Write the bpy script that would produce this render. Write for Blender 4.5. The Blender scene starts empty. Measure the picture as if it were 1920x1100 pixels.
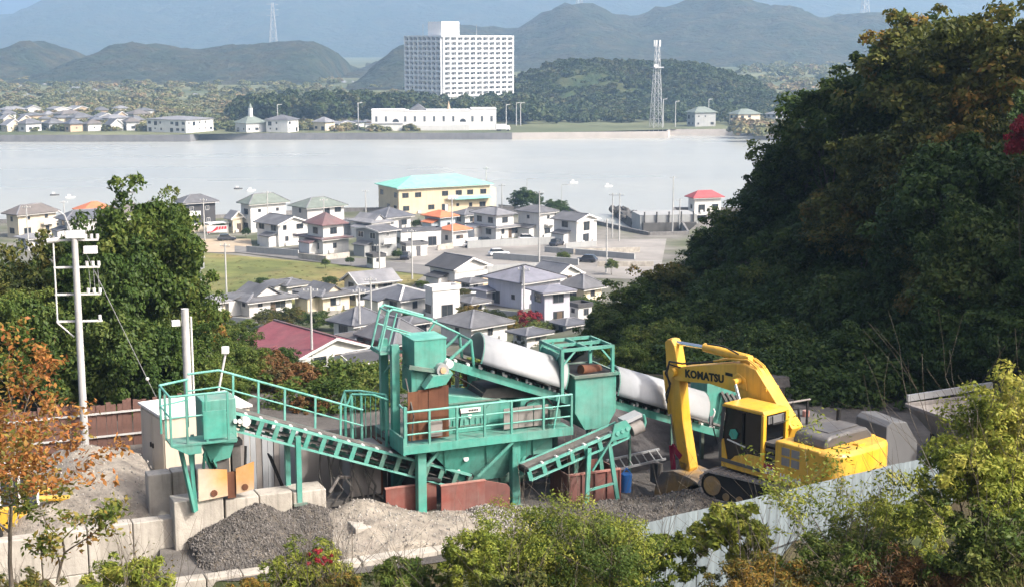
import bpy, math, random
import numpy as np
from mathutils import Vector, Matrix, noise
random.seed(7)
SC = bpy.context.scene
COL = SC.collection
R = math.radians
# ------------------------------------------------------------------ camera
CAMZ, FPX, CX, CY, HOR = 45.0, 2700.0, 960.0, 550.0, 82.0
PITCH = math.atan((CY - HOR) / FPX)
cam = bpy.data.cameras.new('camera'); cam.sensor_width = 36.0; cam.lens = FPX / 1920 * 36
cam.clip_start = 0.5; cam.clip_end = 20000
camo = bpy.data.objects.new('camera', cam); COL.objects.link(camo)
camo.location = (0, 0, CAMZ); camo.rotation_euler = (math.pi / 2 - PITCH, 0, 0)
SC.camera = camo
# ------------------------------------------------------------------ light
SUN_AZ, SUN_EL = 117.0, 41.0
world = bpy.data.worlds.new('World'); SC.world = world; world.use_nodes = True
wn = world.node_tree
sky = wn.nodes.new('ShaderNodeTexSky'); sky.sky_type = 'NISHITA'; sky.sun_disc = False
sky.sun_elevation = R(SUN_EL); sky.sun_rotation = R(SUN_AZ); sky.air_density = 0.65; sky.dust_density = 9.0; sky.ozone_density = 1.0
wn.links.new(sky.outputs[0], wn.nodes['Background'].inputs[0])
wn.nodes['Background'].inputs[1].default_value = 0.15
sl = bpy.data.lights.new('sun', 'SUN'); sl.energy = 2.5; sl.angle = R(3.0); sl.color = (1.0, 0.94, 0.86)
so = bpy.data.objects.new('sun', sl); COL.objects.link(so)
sd = Vector((math.sin(R(SUN_AZ)) * math.cos(R(SUN_EL)), math.cos(R(SUN_AZ)) * math.cos(R(SUN_EL)), math.sin(R(SUN_EL))))
so.rotation_euler = sd.to_track_quat('Z', 'Y').to_euler(); so.location = sd * 200
vs = SC.view_settings
vs.view_transform = 'Standard'; vs.look = 'None'; vs.exposure = 1.0; vs.gamma = 1.0; vs.use_curve_mapping = False
SC.render.engine = 'CYCLES'
cy = SC.cycles
cy.use_denoising = True; cy.max_bounces = 6; cy.diffuse_bounces = 3; cy.glossy_bounces = 3; cy.transmission_bounces = 4
cy.transparent_max_bounces = 8; cy.volume_bounces = 1; cy.caustics_reflective = False; cy.caustics_refractive = False
cy.sample_clamp_indirect = 6
# ------------------------------------------------------------------ pixel <-> place (photo pixels, 1920 wide)
_F = Vector((0, math.cos(PITCH), -math.sin(PITCH))); _U = Vector((0, math.sin(PITCH), math.cos(PITCH)))
CAMP = Vector((0, 0, CAMZ))
def ray(u, v): return _F * FPX + Vector((1, 0, 0)) * (u - CX) + _U * (CY - v)
def at(u, v, Y):
    d = ray(u, v); return CAMP + d * (Y / d.y)
def atz(u, v, z):
    d = ray(u, v); return CAMP + d * ((z - CAMZ) / d.z)
def sm(a, b, x):
    t = min(1, max(0, (x - a) / (b - a))); return t * t * (3 - 2 * t)
def lerp_tab(tab, x):
    if x <= tab[0][0]: return tab[0][1]
    for (x0, y0), (x1, y1) in zip(tab, tab[1:]):
        if x <= x1: return y0 + (y1 - y0) * (x - x0) / (x1 - x0)
    return tab[-1][1]
# ------------------------------------------------------------------ custom properties
def tag(o, label=None, cat=None, group=None, kind=None):
    if label: o['label'] = label
    if cat: o['category'] = cat
    if group: o['group'] = group
    if kind: o['kind'] = kind
    return o
def empty(name, loc=(0, 0, 0), rz=0.0, label=None, cat=None, group=None):
    o = bpy.data.objects.new(name, None); COL.objects.link(o); o.empty_display_size = 0.2
    o.location = loc; o.rotation_euler = (0, 0, rz)
    return tag(o, label, cat, group)
def link(name, me, parent=None, loc=(0, 0, 0), rot=(0, 0, 0), scale=(1, 1, 1)):
    o = bpy.data.objects.new(name, me); COL.objects.link(o)
    o.parent = parent; o.location = loc; o.rotation_euler = rot; o.scale = scale
    return o
# ------------------------------------------------------------------ mesh building
class MB:
    def __init__(s): s.v = []; s.f = []
    def add(s, vs_, fs_):
        b = len(s.v); s.v += [tuple(p) for p in vs_]; s.f += [tuple(i + b for i in f) for f in fs_]; return s
    def box(s, x0, x1, y0, y1, z0, z1):
        return s.add([(x0, y0, z0), (x1, y0, z0), (x1, y1, z0), (x0, y1, z0), (x0, y0, z1), (x1, y0, z1), (x1, y1, z1), (x0, y1, z1)],
                     [(0, 3, 2, 1), (4, 5, 6, 7), (0, 1, 5, 4), (1, 2, 6, 5), (2, 3, 7, 6), (3, 0, 4, 7)])
    def cbox(s, c, sx, sy, sz): return s.box(c[0] - sx / 2, c[0] + sx / 2, c[1] - sy / 2, c[1] + sy / 2, c[2] - sz / 2, c[2] + sz / 2)
    def bar(s, p0, p1, w, h=None, up=(0, 0, 1)):
        h = h or w; p0 = Vector(p0); p1 = Vector(p1); d = (p1 - p0).normalized(); up = Vector(up)
        if abs(d.dot(up)) > 0.98: up = Vector((1, 0, 0)) if abs(d.x) < 0.9 else Vector((0, 1, 0))
        sx = d.cross(up).normalized() * (w / 2); uz = sx.cross(d).normalized() * (h / 2)
        return s.add([p0 - sx - uz, p0 + sx - uz, p0 + sx + uz, p0 - sx + uz, p1 - sx - uz, p1 + sx - uz, p1 + sx + uz, p1 - sx + uz],
                     [(0, 3, 2, 1), (4, 5, 6, 7), (0, 1, 5, 4), (1, 2, 6, 5), (2, 3, 7, 6), (3, 0, 4, 7)])
    def tube(s, p0, p1, r0, r1=None, n=10, cap=True):
        r1 = r0 if r1 is None else r1; p0 = Vector(p0); p1 = Vector(p1); d = (p1 - p0).normalized()
        a = d.orthogonal().normalized(); b = d.cross(a)
        vs_ = []
        for p, r in ((p0, r0), (p1, r1)):
            for i in range(n):
                t = 2 * math.pi * i / n; vs_.append(p + (a * math.cos(t) + b * math.sin(t)) * r)
        fs_ = [(i, (i + 1) % n, n + (i + 1) % n, n + i) for i in range(n)]
        if cap: fs_ += [tuple(range(n))[::-1], tuple(range(n, 2 * n))]
        return s.add(vs_, fs_)
    def path(s, pts, r, n=8):
        pts = [Vector(p) for p in pts]
        for p, q in zip(pts, pts[1:]): s.tube(p, q, r, n=n)
        return s
    def prism(s, poly, O, ax, ay, az):
        """extrude polygon (2-D, in ax, ay from O) along the vector az"""
        O = Vector(O); ax = Vector(ax); ay = Vector(ay); az = Vector(az); n = len(poly)
        vs_ = [O + ax * p[0] + ay * p[1] for p in poly] + [O + ax * p[0] + ay * p[1] + az for p in poly]
        return s.add(vs_, [tuple(range(n))[::-1], tuple(range(n, 2 * n))] + [(i, (i + 1) % n, n + (i + 1) % n, n + i) for i in range(n)])
    def quad(s, a, b, c, d): return s.add([a, b, c, d], [(0, 1, 2, 3)])
    def sphere(s, c, r, n=8, m=6, sz=1.0):
        vs_ = []; fs_ = []
        for j in range(m + 1):
            t = math.pi * j / m
            for i in range(n):
                p = 2 * math.pi * i / n
                vs_.append((c[0] + r * math.sin(t) * math.cos(p), c[1] + r * math.sin(t) * math.sin(p), c[2] + r * sz * math.cos(t)))
        for j in range(m):
            for i in range(n): fs_.append((j * n + i, (j + 1) * n + i, (j + 1) * n + (i + 1) % n, j * n + (i + 1) % n))
        return s.add(vs_, fs_)
    def mesh(s, name, mat=None, smooth=False):
        me = bpy.data.meshes.new(name); me.from_pydata(s.v, [], s.f)
        if mat: me.materials.append(mat)
        if smooth: me.shade_smooth()
        return me
    def build(s, name, mat, parent=None, smooth=False, bevel=0, loc=(0, 0, 0), rot=(0, 0, 0)):
        me = s.mesh(name, mat, False)
        import bmesh
        bm = bmesh.new(); bm.from_mesh(me); bmesh.ops.recalc_face_normals(bm, faces=bm.faces)
        bm.to_mesh(me); bm.free()
        if smooth: me.shade_smooth()
        o = link(name, me, parent, loc, rot)
        if smooth and smooth != 'all':
            m = None
            try: me.set_sharp_from_angle(angle=R(40))
            except Exception: pass
        if bevel:
            b = o.modifiers.new('bevel', 'BEVEL'); b.width = bevel; b.segments = 2; b.limit_method = 'ANGLE'; b.angle_limit = R(35)
        return o
def np_mesh(name, V, F, mat, smooth=False):
    """V (n,3), F (m,k) numpy arrays"""
    me = bpy.data.meshes.new(name); n = len(V); m, k = F.shape
    me.vertices.add(n); me.vertices.foreach_set('co', np.ascontiguousarray(V, dtype=np.float32).ravel())
    me.loops.add(m * k); me.loops.foreach_set('vertex_index', np.ascontiguousarray(F, dtype=np.int32).ravel())
    me.polygons.add(m); me.polygons.foreach_set('loop_start', np.arange(0, m * k, k, dtype=np.int32))
    me.update(calc_edges=True); me.validate()
    if mat: me.materials.append(mat)
    if smooth: me.shade_smooth()
    return me
def grid_mesh(name, xs, ys, hfun, mat, smooth=True):
    nx, ny = len(xs), len(ys)
    V = np.array([(x, y, hfun(x, y)) for y in ys for x in xs], dtype=np.float32)
    idx = np.arange(nx * ny).reshape(ny, nx)
    F = np.stack([idx[:-1, :-1], idx[:-1, 1:], idx[1:, 1:], idx[1:, :-1]], -1).reshape(-1, 4)
    return np_mesh(name, V, F, mat, smooth)
# ------------------------------------------------------------------ materials
def _new(name):
    m = bpy.data.materials.new(name); m.use_nodes = True
    nt = m.node_tree; return m, nt, nt.nodes, nt.links, nt.nodes['Principled BSDF']
def mat(name, col, rough=0.7, var=0.25, scale=3.0, metal=0.0, bump=0.0, bscale=None, col2=None, streak=0.0, spec=0.3, coat=0.0, island=0.0, world=False, dist=0.05, dust=0.0, dustcol=(0.30, 0.28, 0.25)):
    """base colour broken up by two octaves of noise, optional second colour in blotches, vertical streaks and bump"""
    m, nt, N, L, P = _new(name)
    tc = N.new('ShaderNodeTexCoord'); src = tc.outputs['Object']
    if world: g = N.new('ShaderNodeNewGeometry'); src = g.outputs['Position']
    nz = N.new('ShaderNodeTexNoise'); nz.inputs['Scale'].default_value = scale; nz.inputs['Detail'].default_value = 6; nz.inputs['Roughness'].default_value = 0.65
    L.new(src, nz.inputs['Vector'])
    mr = N.new('ShaderNodeMapRange'); mr.inputs[1].default_value = 0.28; mr.inputs[2].default_value = 0.72
    mr.inputs[3].default_value = 1 - var; mr.inputs[4].default_value = 1 + var * 0.5
    L.new(nz.outputs['Fac'], mr.inputs[0])
    base = N.new('ShaderNodeRGB'); base.outputs[0].default_value = (*col, 1); c = base.outputs[0]
    if col2:
        n2 = N.new('ShaderNodeTexNoise'); n2.inputs['Scale'].default_value = scale * 0.45; n2.inputs['Detail'].default_value = 5
        L.new(src, n2.inputs['Vector'])
        r2 = N.new('ShaderNodeMapRange'); r2.inputs[1].default_value = 0.42; r2.inputs[2].default_value = 0.62; L.new(n2.outputs['Fac'], r2.inputs[0])
        mx = N.new('ShaderNodeMix'); mx.data_type = 'RGBA'; L.new(r2.outputs[0], mx.inputs[0]); L.new(c, mx.inputs[6]); mx.inputs[7].default_value = (*col2, 1); c = mx.outputs[2]
    vm = N.new('ShaderNodeMix'); vm.data_type = 'RGBA'; vm.blend_type = 'MULTIPLY'; vm.inputs[0].default_value = 1
    L.new(c, vm.inputs[6]); L.new(mr.outputs[0], vm.inputs[7]); c = vm.outputs[2]
    if streak:
        mp = N.new('ShaderNodeMapping'); mp.inputs['Scale'].default_value = (scale * 3, scale * 3, scale * 0.15); L.new(src, mp.inputs[0])
        n3 = N.new('ShaderNodeTexNoise'); n3.inputs['Scale'].default_value = 1.6; n3.inputs['Detail'].default_value = 4; L.new(mp.outputs[0], n3.inputs['Vector'])
        r3 = N.new('ShaderNodeMapRange'); r3.inputs[1].default_value = 0.5; r3.inputs[2].default_value = 0.75; r3.inputs[3].default_value = 1; r3.inputs[4].default_value = 1 - streak
        L.new(n3.outputs['Fac'], r3.inputs[0])
        v2 = N.new('ShaderNodeMix'); v2.data_type = 'RGBA'; v2.blend_type = 'MULTIPLY'; v2.inputs[0].default_value = 1
        L.new(c, v2.inputs[6]); L.new(r3.outputs[0], v2.inputs[7]); c = v2.outputs[2]
    if island:
        g2 = N.new('ShaderNodeNewGeometry'); r4 = N.new('ShaderNodeMapRange'); r4.inputs[3].default_value = 1 - island; r4.inputs[4].default_value = 1 + island
        L.new(g2.outputs['Random Per Island'], r4.inputs[0])
        v3 = N.new('ShaderNodeMix'); v3.data_type = 'RGBA'; v3.blend_type = 'MULTIPLY'; v3.inputs[0].default_value = 1
        L.new(c, v3.inputs[6]); L.new(r4.outputs[0], v3.inputs[7]); c = v3.outputs[2]
    if dust:     # stone dust lying on faces that look upward, and in thin patches elsewhere
        gd = N.new('ShaderNodeNewGeometry'); sx = N.new('ShaderNodeSeparateXYZ'); L.new(gd.outputs['True Normal'], sx.inputs[0])
        r5 = N.new('ShaderNodeMapRange'); r5.inputs[1].default_value = -0.2; r5.inputs[2].default_value = 0.9; r5.inputs[3].default_value = 0.18; r5.inputs[4].default_value = 1.0; L.new(sx.outputs['Z'], r5.inputs[0])
        nd = N.new('ShaderNodeTexNoise'); nd.inputs['Scale'].default_value = 2.2; nd.inputs['Detail'].default_value = 7; nd.inputs['Roughness'].default_value = 0.7; L.new(gd.outputs['Position'], nd.inputs['Vector'])
        r6 = N.new('ShaderNodeMapRange'); r6.inputs[1].default_value = 0.38; r6.inputs[2].default_value = 0.68; r6.inputs[3].default_value = 0.15; r6.inputs[4].default_value = 1.0; L.new(nd.outputs['Fac'], r6.inputs[0])
        md = N.new('ShaderNodeMath'); md.operation = 'MULTIPLY'; L.new(r5.outputs[0], md.inputs[0]); L.new(r6.outputs[0], md.inputs[1])
        m2 = N.new('ShaderNodeMath'); m2.operation = 'MULTIPLY'; L.new(md.outputs[0], m2.inputs[0]); m2.inputs[1].default_value = dust
        xd = N.new('ShaderNodeMix'); xd.data_type = 'RGBA'; L.new(m2.outputs[0], xd.inputs[0]); L.new(c, xd.inputs[6]); xd.inputs[7].default_value = (*dustcol, 1); c = xd.outputs[2]
    L.new(c, P.inputs['Base Color'])
    P.inputs['Roughness'].default_value = rough; P.inputs['Metallic'].default_value = metal
    P.inputs['Specular IOR Level'].default_value = spec; P.inputs['Coat Weight'].default_value = coat
    if bump:
        nb = N.new('ShaderNodeTexNoise'); nb.inputs['Scale'].default_value = bscale or scale * 4; nb.inputs['Detail'].default_value = 5; L.new(src, nb.inputs['Vector'])
        b = N.new('ShaderNodeBump'); b.inputs['Strength'].default_value = bump; b.inputs['Distance'].default_value = dist
        L.new(nb.outputs['Fac'], b.inputs['Height']); L.new(b.outputs[0], P.inputs['Normal'])
    return m
def leaf_mat(name, cols, trans=0.25, obj_var=0.15, nscale=0.35):
    """cols: list of (position, colour) over a mix of per-leaf random and soft noise through the crown"""
    m, nt, N, L, P = _new(name)
    g = N.new('ShaderNodeNewGeometry'); nz = N.new('ShaderNodeTexNoise'); nz.inputs['Scale'].default_value = nscale; nz.inputs['Detail'].default_value = 3
    L.new(g.outputs['Position'], nz.inputs['Vector'])
    oi = N.new('ShaderNodeObjectInfo')
    a = N.new('ShaderNodeMath'); a.operation = 'MULTIPLY_ADD'; L.new(g.outputs['Random Per Island'], a.inputs[0]); a.inputs[1].default_value = 0.45
    sc_ = N.new('ShaderNodeMath'); sc_.operation = 'MULTIPLY_ADD'; L.new(nz.outputs['Fac'], sc_.inputs[0]); sc_.inputs[1].default_value = 1.6; sc_.inputs[2].default_value = -0.52
    L.new(sc_.outputs[0], a.inputs[2])
    ov = N.new('ShaderNodeMath'); ov.operation = 'MULTIPLY_ADD'; L.new(oi.outputs['Random'], ov.inputs[0]); ov.inputs[1].default_value = obj_var; L.new(a.outputs[0], ov.inputs[2])
    cr = N.new('ShaderNodeValToRGB'); el = cr.color_ramp.elements
    while len(el) < len(cols): el.new(0.5)
    for e, (p, c) in zip(el, cols): e.position = p; e.color = (*c, 1)
    L.new(ov.outputs[0], cr.inputs[0])
    L.new(cr.outputs[0], P.inputs['Base Color']); P.inputs['Roughness'].default_value = 0.5; P.inputs['Specular IOR Level'].default_value = 0.15
    tr = N.new('ShaderNodeBsdfTranslucent'); L.new(cr.outputs[0], tr.inputs[0])
    ms = N.new('ShaderNodeMixShader'); ms.inputs[0].default_value = trans
    L.new(P.outputs[0], ms.inputs[1]); L.new(tr.outputs[0], ms.inputs[2])
    L.new(ms.outputs[0], N['Material Output'].inputs['Surface'])
    return m
M = {}
# ================================================================== terrain
YZ = 30.6                                   # level of the works yard
ANG = R(24.0)                               # the yard's building grid is turned by this
E1 = Vector((math.cos(ANG), math.sin(ANG), 0)); E2 = Vector((-math.sin(ANG), math.cos(ANG), 0)); EZ = Vector((0, 0, 1))
YO = Vector((-3.217, 42.0, YZ))             # origin of the yard grid: foot of the plant's front corner
def yw(a, b, c=0): return YO + E1 * a + E2 * b + EZ * c
def yl(p):
    q = Vector(p) - YO; return q.dot(E1), q.dot(E2), q.z
def loc(u, v, a=None, b=None, c=None):
    """where the line of sight through a photo pixel meets a plane of the yard grid"""
    d = ray(u, v)
    if b is not None: t = (b - (CAMP - YO).dot(E2)) / d.dot(E2)
    elif a is not None: t = (a - (CAMP - YO).dot(E1)) / d.dot(E1)
    else: t = (c + YZ - CAMZ) / d.z
    return yl(CAMP + d * t)
EDGE = [(-40, 27), (-16, 36.9), (-10.2, 39.9), (-9.6, 37.2), (-6.5, 37.2), (-3.8, 37.9), (-0.5, 39.3), (1.8, 36), (3.6, 34.4), (12.6, 40.4), (22, 44), (40, 50)]
def base_z(y):
    return lerp_tab([(-40, 47), (0, 43.2), (6, 41.6), (14, 38.2), (22, 35.0), (26, 33.4), (30, 31.5), (33, 30.0), (34.5, 29.2), (36, YZ), (58, YZ), (62, 30.2), (100, 20.5), (165, 6.2), (200, 5.2), (330, 2.2), (470, 2.0), (480, 1.6)], y)
def hill_add(x, y):
    w = sm(56, 104, y) * (1 - sm(150, 215, y))
    return min(21, max(0, (x - 4) * 0.92)) * w
def near_z(x, y):
    z = base_z(y) + hill_add(x, y)
    n = noise.noise(Vector((x * 0.12, y * 0.12, 3.0)))
    e = lerp_tab(EDGE, x)
    if 24 < y < 60:
        if y < e: z = base_z(y) if y < 34.5 else max(29.2, YZ - 1.6 * sm(0, 1.0, e - y))
        else:
            z += 0.9 * sm(4.8, 7.0, x) * (1 - sm(44.5, 47, y))          # raised pad under the excavator
            z -= 0.5 * math.exp(-((x - 4.6) ** 2 + (y - 46.2) ** 2) / 3.0)
    if x > 5 and y < e + 2: z += min(2.2, (x - 5) * 0.28) * sm(10, 26, y) * (1 - sm(e - 1.5, e + 1.0, y))
    if x > 22: z += min(17, (x - 22) * 1.35) * sm(34, 46, y) * (1 - sm(60, 76, y))  # unseen rise right of the view, shaped to shade the lower wooded slope
    if x < -3 and y < e: z -= 1.3 * sm(3, 8, -x) * sm(27, 33, y)
    if x > 17 and 20 < y < 62: z += (x - 17) * 0.55 * sm(20, 40, y)
    if x < -17 and 36 < y < 60: z -= (-17 - x) * 0.12
    if y < 30 or (y > 62 and y < 170): z += n * 0.7
    elif y < 62: z += n * 0.08
    return z
def town_z(y): return base_z(y)
def on_ground(u, v):
    z = 3.0
    for _ in range(30):
        p = atz(u, v, z); z = 0.5 * z + 0.5 * town_z(p.y)
    p = atz(u, v, z); p.z = z; return p

M['soil'] = mat('soil_and_litter', (0.075, 0.06, 0.035), 0.95, 0.5, 0.8, bump=0.6, bscale=5, col2=(0.05, 0.065, 0.025), world=True)
M['town_ground'] = mat('town_ground', (0.20, 0.19, 0.17), 0.95, 0.45, 0.14, bump=0.2, bscale=1.2, col2=(0.10, 0.115, 0.06), world=True)
M['yard'] = mat('yard_grit', (0.105, 0.098, 0.092), 0.95, 0.45, 0.9, bump=0.7, bscale=14, col2=(0.15, 0.14, 0.128), world=True)
M['concrete'] = mat('concrete', (0.46, 0.43, 0.38), 0.9, 0.28, 1.6, bump=0.25, bscale=18, col2=(0.37, 0.345, 0.30), streak=0.3)
M['lot'] = mat('pale_concrete_lot', (0.29, 0.275, 0.255), 0.95, 0.3, 0.12, col2=(0.22, 0.21, 0.195), world=True)
M['asphalt'] = mat('asphalt', (0.145, 0.142, 0.14), 0.9, 0.25, 0.3, col2=(0.19, 0.185, 0.175), world=True)
M['sand'] = mat('sandy_lot', (0.40, 0.32, 0.22), 0.95, 0.2, 0.15, col2=(0.44, 0.37, 0.28), world=True)
M['wall_grey'] = mat('grey_block_wall', (0.20, 0.195, 0.19), 0.9, 0.3, 1.0, streak=0.2)

def axis(*segs):
    out = []
    for a, b, st in segs:
        n = max(1, int(round((b - a) / st))); out += [a + (b - a) * i / n for i in range(n)]
    return out + [segs[-1][1]]
gx = axis((-240, -60, 12), (-60, -24, 3), (-24, 24, 0.6), (24, 60, 1.5), (60, 240, 12)); gy = axis((-30, 0, 5), (0, 30, 1.5), (30, 62, 0.6), (62, 66, 1.3), (66, 175, 3), (175, 480, 12))
tag(link('hillside_ground', grid_mesh('hillside_ground', gx, [y for y in gy if y <= 150.001], near_z, M['soil'])), 'brown soil and leaf litter of the slope around the works yard', kind='structure')
gy2 = axis((146, 470, 9), (470, 474, 2))
def tz(x, y):
    return near_z(x, y) - 0.03 if y < 150 else base_z(y) + hill_add(x, y)
SHORE = [(-260, 345), (-123, 346), (-80, 352), (-45, 371), (8, 374), (15, 372), (20, 344), (31, 322), (40, 324), (42, 372), (260, 374)]
gxt = axis((-260, 260, 13))
def town_grid():
    V = []; ny = 26
    for j in range(ny + 1):
        for x in gxt:
            y1 = lerp_tab(SHORE, x); y = 146 + (y1 - 146) * j / ny; V.append((x, y, tz(x, y)))
    nx = len(gxt); idx = np.arange(nx * (ny + 1)).reshape(ny + 1, nx)
    F = np.stack([idx[:-1, :-1], idx[:-1, 1:], idx[1:, 1:], idx[1:, :-1]], -1).reshape(-1, 4)
    return np_mesh('town_ground', np.array(V), F, M['town_ground'], True)
tag(link('town_ground', town_grid()), 'pale flat ground of the seaside town', kind='structure')

# near seawall along the shore
mb = MB()
for (x0, y0), (x1, y1) in zip(SHORE, SHORE[1:]):
    mb.bar((x0, y0 + .3, 1.0), (x1, y1 + .3, 1.0), 0.5, 4.2)
tag(mb.build('seawall', M['wall_grey']), 'dark grey concrete seawall along the near shore behind the town', 'seawall')

# sea
m, nt, N, L, P = _new('sea_water')
P.inputs['Base Color'].default_value = (0.33, 0.345, 0.325, 1); P.inputs['Roughness'].default_value = 0.16; P.inputs['IOR'].default_value = 1.33
g = N.new('ShaderNodeNewGeometry'); mp = N.new('ShaderNodeMapping'); mp.inputs['Scale'].default_value = (0.35, 0.8, 1); L.new(g.outputs['Position'], mp.inputs[0])
nz = N.new('ShaderNodeTexNoise'); nz.inputs['Scale'].default_value = 0.6; nz.inputs['Detail'].default_value = 6; L.new(mp.outputs[0], nz.inputs[0])
b = N.new('ShaderNodeBump'); b.inputs['Strength'].default_value = 0.35; b.inputs['Distance'].default_value = 0.25; L.new(nz.outputs[0], b.inputs['Height']); L.new(b.outputs[0], P.inputs['Normal'])
n2 = N.new('ShaderNodeTexNoise'); n2.inputs['Scale'].default_value = 0.012; n2.inputs['Detail'].default_value = 4
mp2 = N.new('ShaderNodeMapping'); mp2.inputs['Scale'].default_value = (0.25, 1.4, 1); L.new(g.outputs['Position'], mp2.inputs[0]); L.new(mp2.outputs[0], n2.inputs[0])
mr = N.new('ShaderNodeMapRange'); mr.inputs[1].default_value = .35; mr.inputs[2].default_value = .7; mr.inputs[3].default_value = 0.25; mr.inputs[4].default_value = 0.38; L.new(n2.outputs[0], mr.inputs[0]); L.new(mr.outputs[0], P.inputs['Roughness'])
M['sea'] = m
tag(MB().quad((-900, 330, 0), (900, 330, 0), (900, 720, 0), (-900, 720, 0)).build('sea', M['sea']), 'calm pale grey-blue water of the inlet', kind='structure')

# far shore: plain, then hills
M['plain'] = mat('far_plain', (0.16, 0.165, 0.085), 0.95, 0.35, 0.02, col2=(0.085, 0.105, 0.05), world=True)
FS = [(-1200, 668), (-420, 668), (-150, 672), (-148, 684), (0, 688), (75, 700), (78, 716), (175, 716), (800, 716)]
def far_z(x, y):
    return 3.2 + 10 * sm(800, 1500, y) * sm(-100, 100, x) + 6 * sm(900, 2200, y)
V = []; fx = axis((-1400, 1400, 40)); ny = 30
for j in range(ny + 1):
    for x in fx:
        y0 = lerp_tab(FS, x) + 0.5; y = y0 + (9000 - y0) * (j / ny) ** 2.6; xx = x * (1 + 2.2 * (j / ny)); V.append((xx, y, far_z(xx, y)))
nx = len(fx); idx = np.arange(nx * (ny + 1)).reshape(ny + 1, nx)
F = np.stack([idx[:-1, :-1], idx[:-1, 1:], idx[1:, 1:], idx[1:, :-1]], -1).reshape(-1, 4)
tag(link('far_plain_ground', np_mesh('far_plain_ground', np.array(V), F, M['plain'], True)), 'green and brown coastal plain across the inlet', kind='structure')
M['far_seawall'] = mat('far_seawall', (0.17, 0.17, 0.175), 0.9, 0.25, 0.2, streak=0.15)
M['far_quay'] = mat('far_quay_concrete', (0.40, 0.37, 0.34), 0.9, 0.2, 0.15)
mb = MB(); mq = MB()
for (x0, y0), (x1, y1) in zip(FS, FS[1:]):
    (mb if x0 < 0 else mq).bar((x0, y0, 0.9), (x1, y1, 0.9), 0.8, 4.6)
tag(mb.build('far_seawall', M['far_seawall']), 'long dark seawall along the far shore on the left', 'seawall')
tag(mq.build('quay_wall', M['far_quay']), 'pale concrete quay wall on the far shore near the lattice tower', 'quay')

def canopy(x, y, cell, amp):
    d, p = noise.voronoi(Vector((x / cell, y / cell, 0.0)))[0:2]
    return amp * (1 - min(1, d[0] * 1.25) ** 2)
def hill(name, label, sil, Y, depth, base, matl, step=8.0, cell=7.0, amp=3.0, rough=4.0, back=1.0, over=0):
    """a ridge whose crest line follows sil [(u, v)] at distance Y"""
    pts = []
    for u, v in sil:
        p = at(u, v, Y); pts.append((p.x, p.z))
    x0, x1 = pts[0][0], pts[-1][0]
    xs = axis((x0, x1, step)); ys = axis((-depth, depth * back, step))
    def h(x, y):
        crest = lerp_tab(pts, x) - base
        t = y / depth
        prof = (1 - sm(0, 1, -t)) if t < 0 else (1 - sm(0, 1.0, t / back)) 
        gully = 1 + 0.75 * noise.noise(Vector((x * 14 / Y, y * 4 / Y, Y * 0.01))) * (1 - prof) + 0.3 * noise.noise(Vector((x * 45 / Y, y * 12 / Y, 7.0))) * (1 - prof)
        z = max(crest, 0) * prof * gully
        z += noise.noise(Vector((x * 0.02, y * 0.02, 1.0))) * rough * prof
        z += canopy(x, y, cell, amp) * sm(0.0, 0.06, prof)
        return base - 1.5 + z
    nx, ny = len(xs), len(ys)
    V = np.array([(x, Y + y, h(x, y)) for y in ys for x in xs]); idx = np.arange(nx * ny).reshape(ny, nx)
    F = np.stack([idx[:-1, :-1], idx[:-1, 1:], idx[1:, 1:], idx[1:, :-1]], -1).reshape(-1, 4)
    return tag(link(name, np_mesh(name, V, F, matl, True)), label, kind='structure')
M['forest_far'] = mat('far_forest', (0.03, 0.048, 0.032), 0.95, 0.7, 0.03, col2=(0.055, 0.058, 0.036), world=True, bump=1.0, bscale=0.05, dist=12)
M['forest_mid'] = mat('mid_forest', (0.022, 0.036, 0.022), 0.95, 0.7, 0.06, col2=(0.05, 0.048, 0.027), world=True, bump=1.0, bscale=0.1, dist=7)
M['forest_near'] = mat('near_forest', (0.032, 0.055, 0.02), 0.95, 0.55, 0.10, col2=(0.075, 0.08, 0.025), world=True, bump=1.0, bscale=0.8, dist=1)
hill('mountain', 'high blue hazy mountain filling the horizon', [(-500, 70), (-60, 45), (0, 36), (40, 32), (85, 26), (100, 14), (125, 0), (200, -14), (330, -24), (600, -30), (900, -24), (1200, -30), (1500, -24), (1900, -18), (2500, 0)], 5200, 1500, 6, M['forest_far'], 42, 40, 8, 30)
hill('wooded_ridge', 'blue-green wooded ridge with several peaks on the right', [(700, 150), (740, 110), (800, 80), (860, 52), (910, 60), (955, 62), (1005, 38), (1060, 12), (1100, 12), (1150, 32), (1185, 40), (1225, 24), (1290, 10), (1335, 0), (1390, 3), (1440, 16), (1500, 36), (1535, 40), (1580, 30), (1640, 32), (1700, 46), (1800, 60), (1950, 80), (2150, 110)], 2300, 700, 8, M['forest_mid'], 19, 20, 6, 14)
hill('wooded_hill', 'low dark hill behind the plain at the far left edge', [(-160, 130), (-40, 112), (20, 92), (65, 77), (100, 88), (150, 112), (200, 132), (240, 145)], 1800, 300, 6, M['forest_mid'], 9, 10, 4, 6)
hill('wooded_hill', 'long low wooded hill below the distant pylon on the left', [(130, 150), (185, 104), (225, 85), (300, 88), (380, 95), (440, 90), (500, 82), (560, 79), (600, 82), (630, 102), (652, 145)], 1700, 300, 6, M['forest_mid'], 9, 10, 4, 5)
hill('wooded_hill', 'small dark hill just left of the white apartment block', [(690, 158), (705, 128), (735, 98), (765, 84), (820, 80), (870, 100), (920, 130), (960, 150)], 1500, 220, 7, M['forest_mid'], 8, 9, 4, 5)
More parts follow.
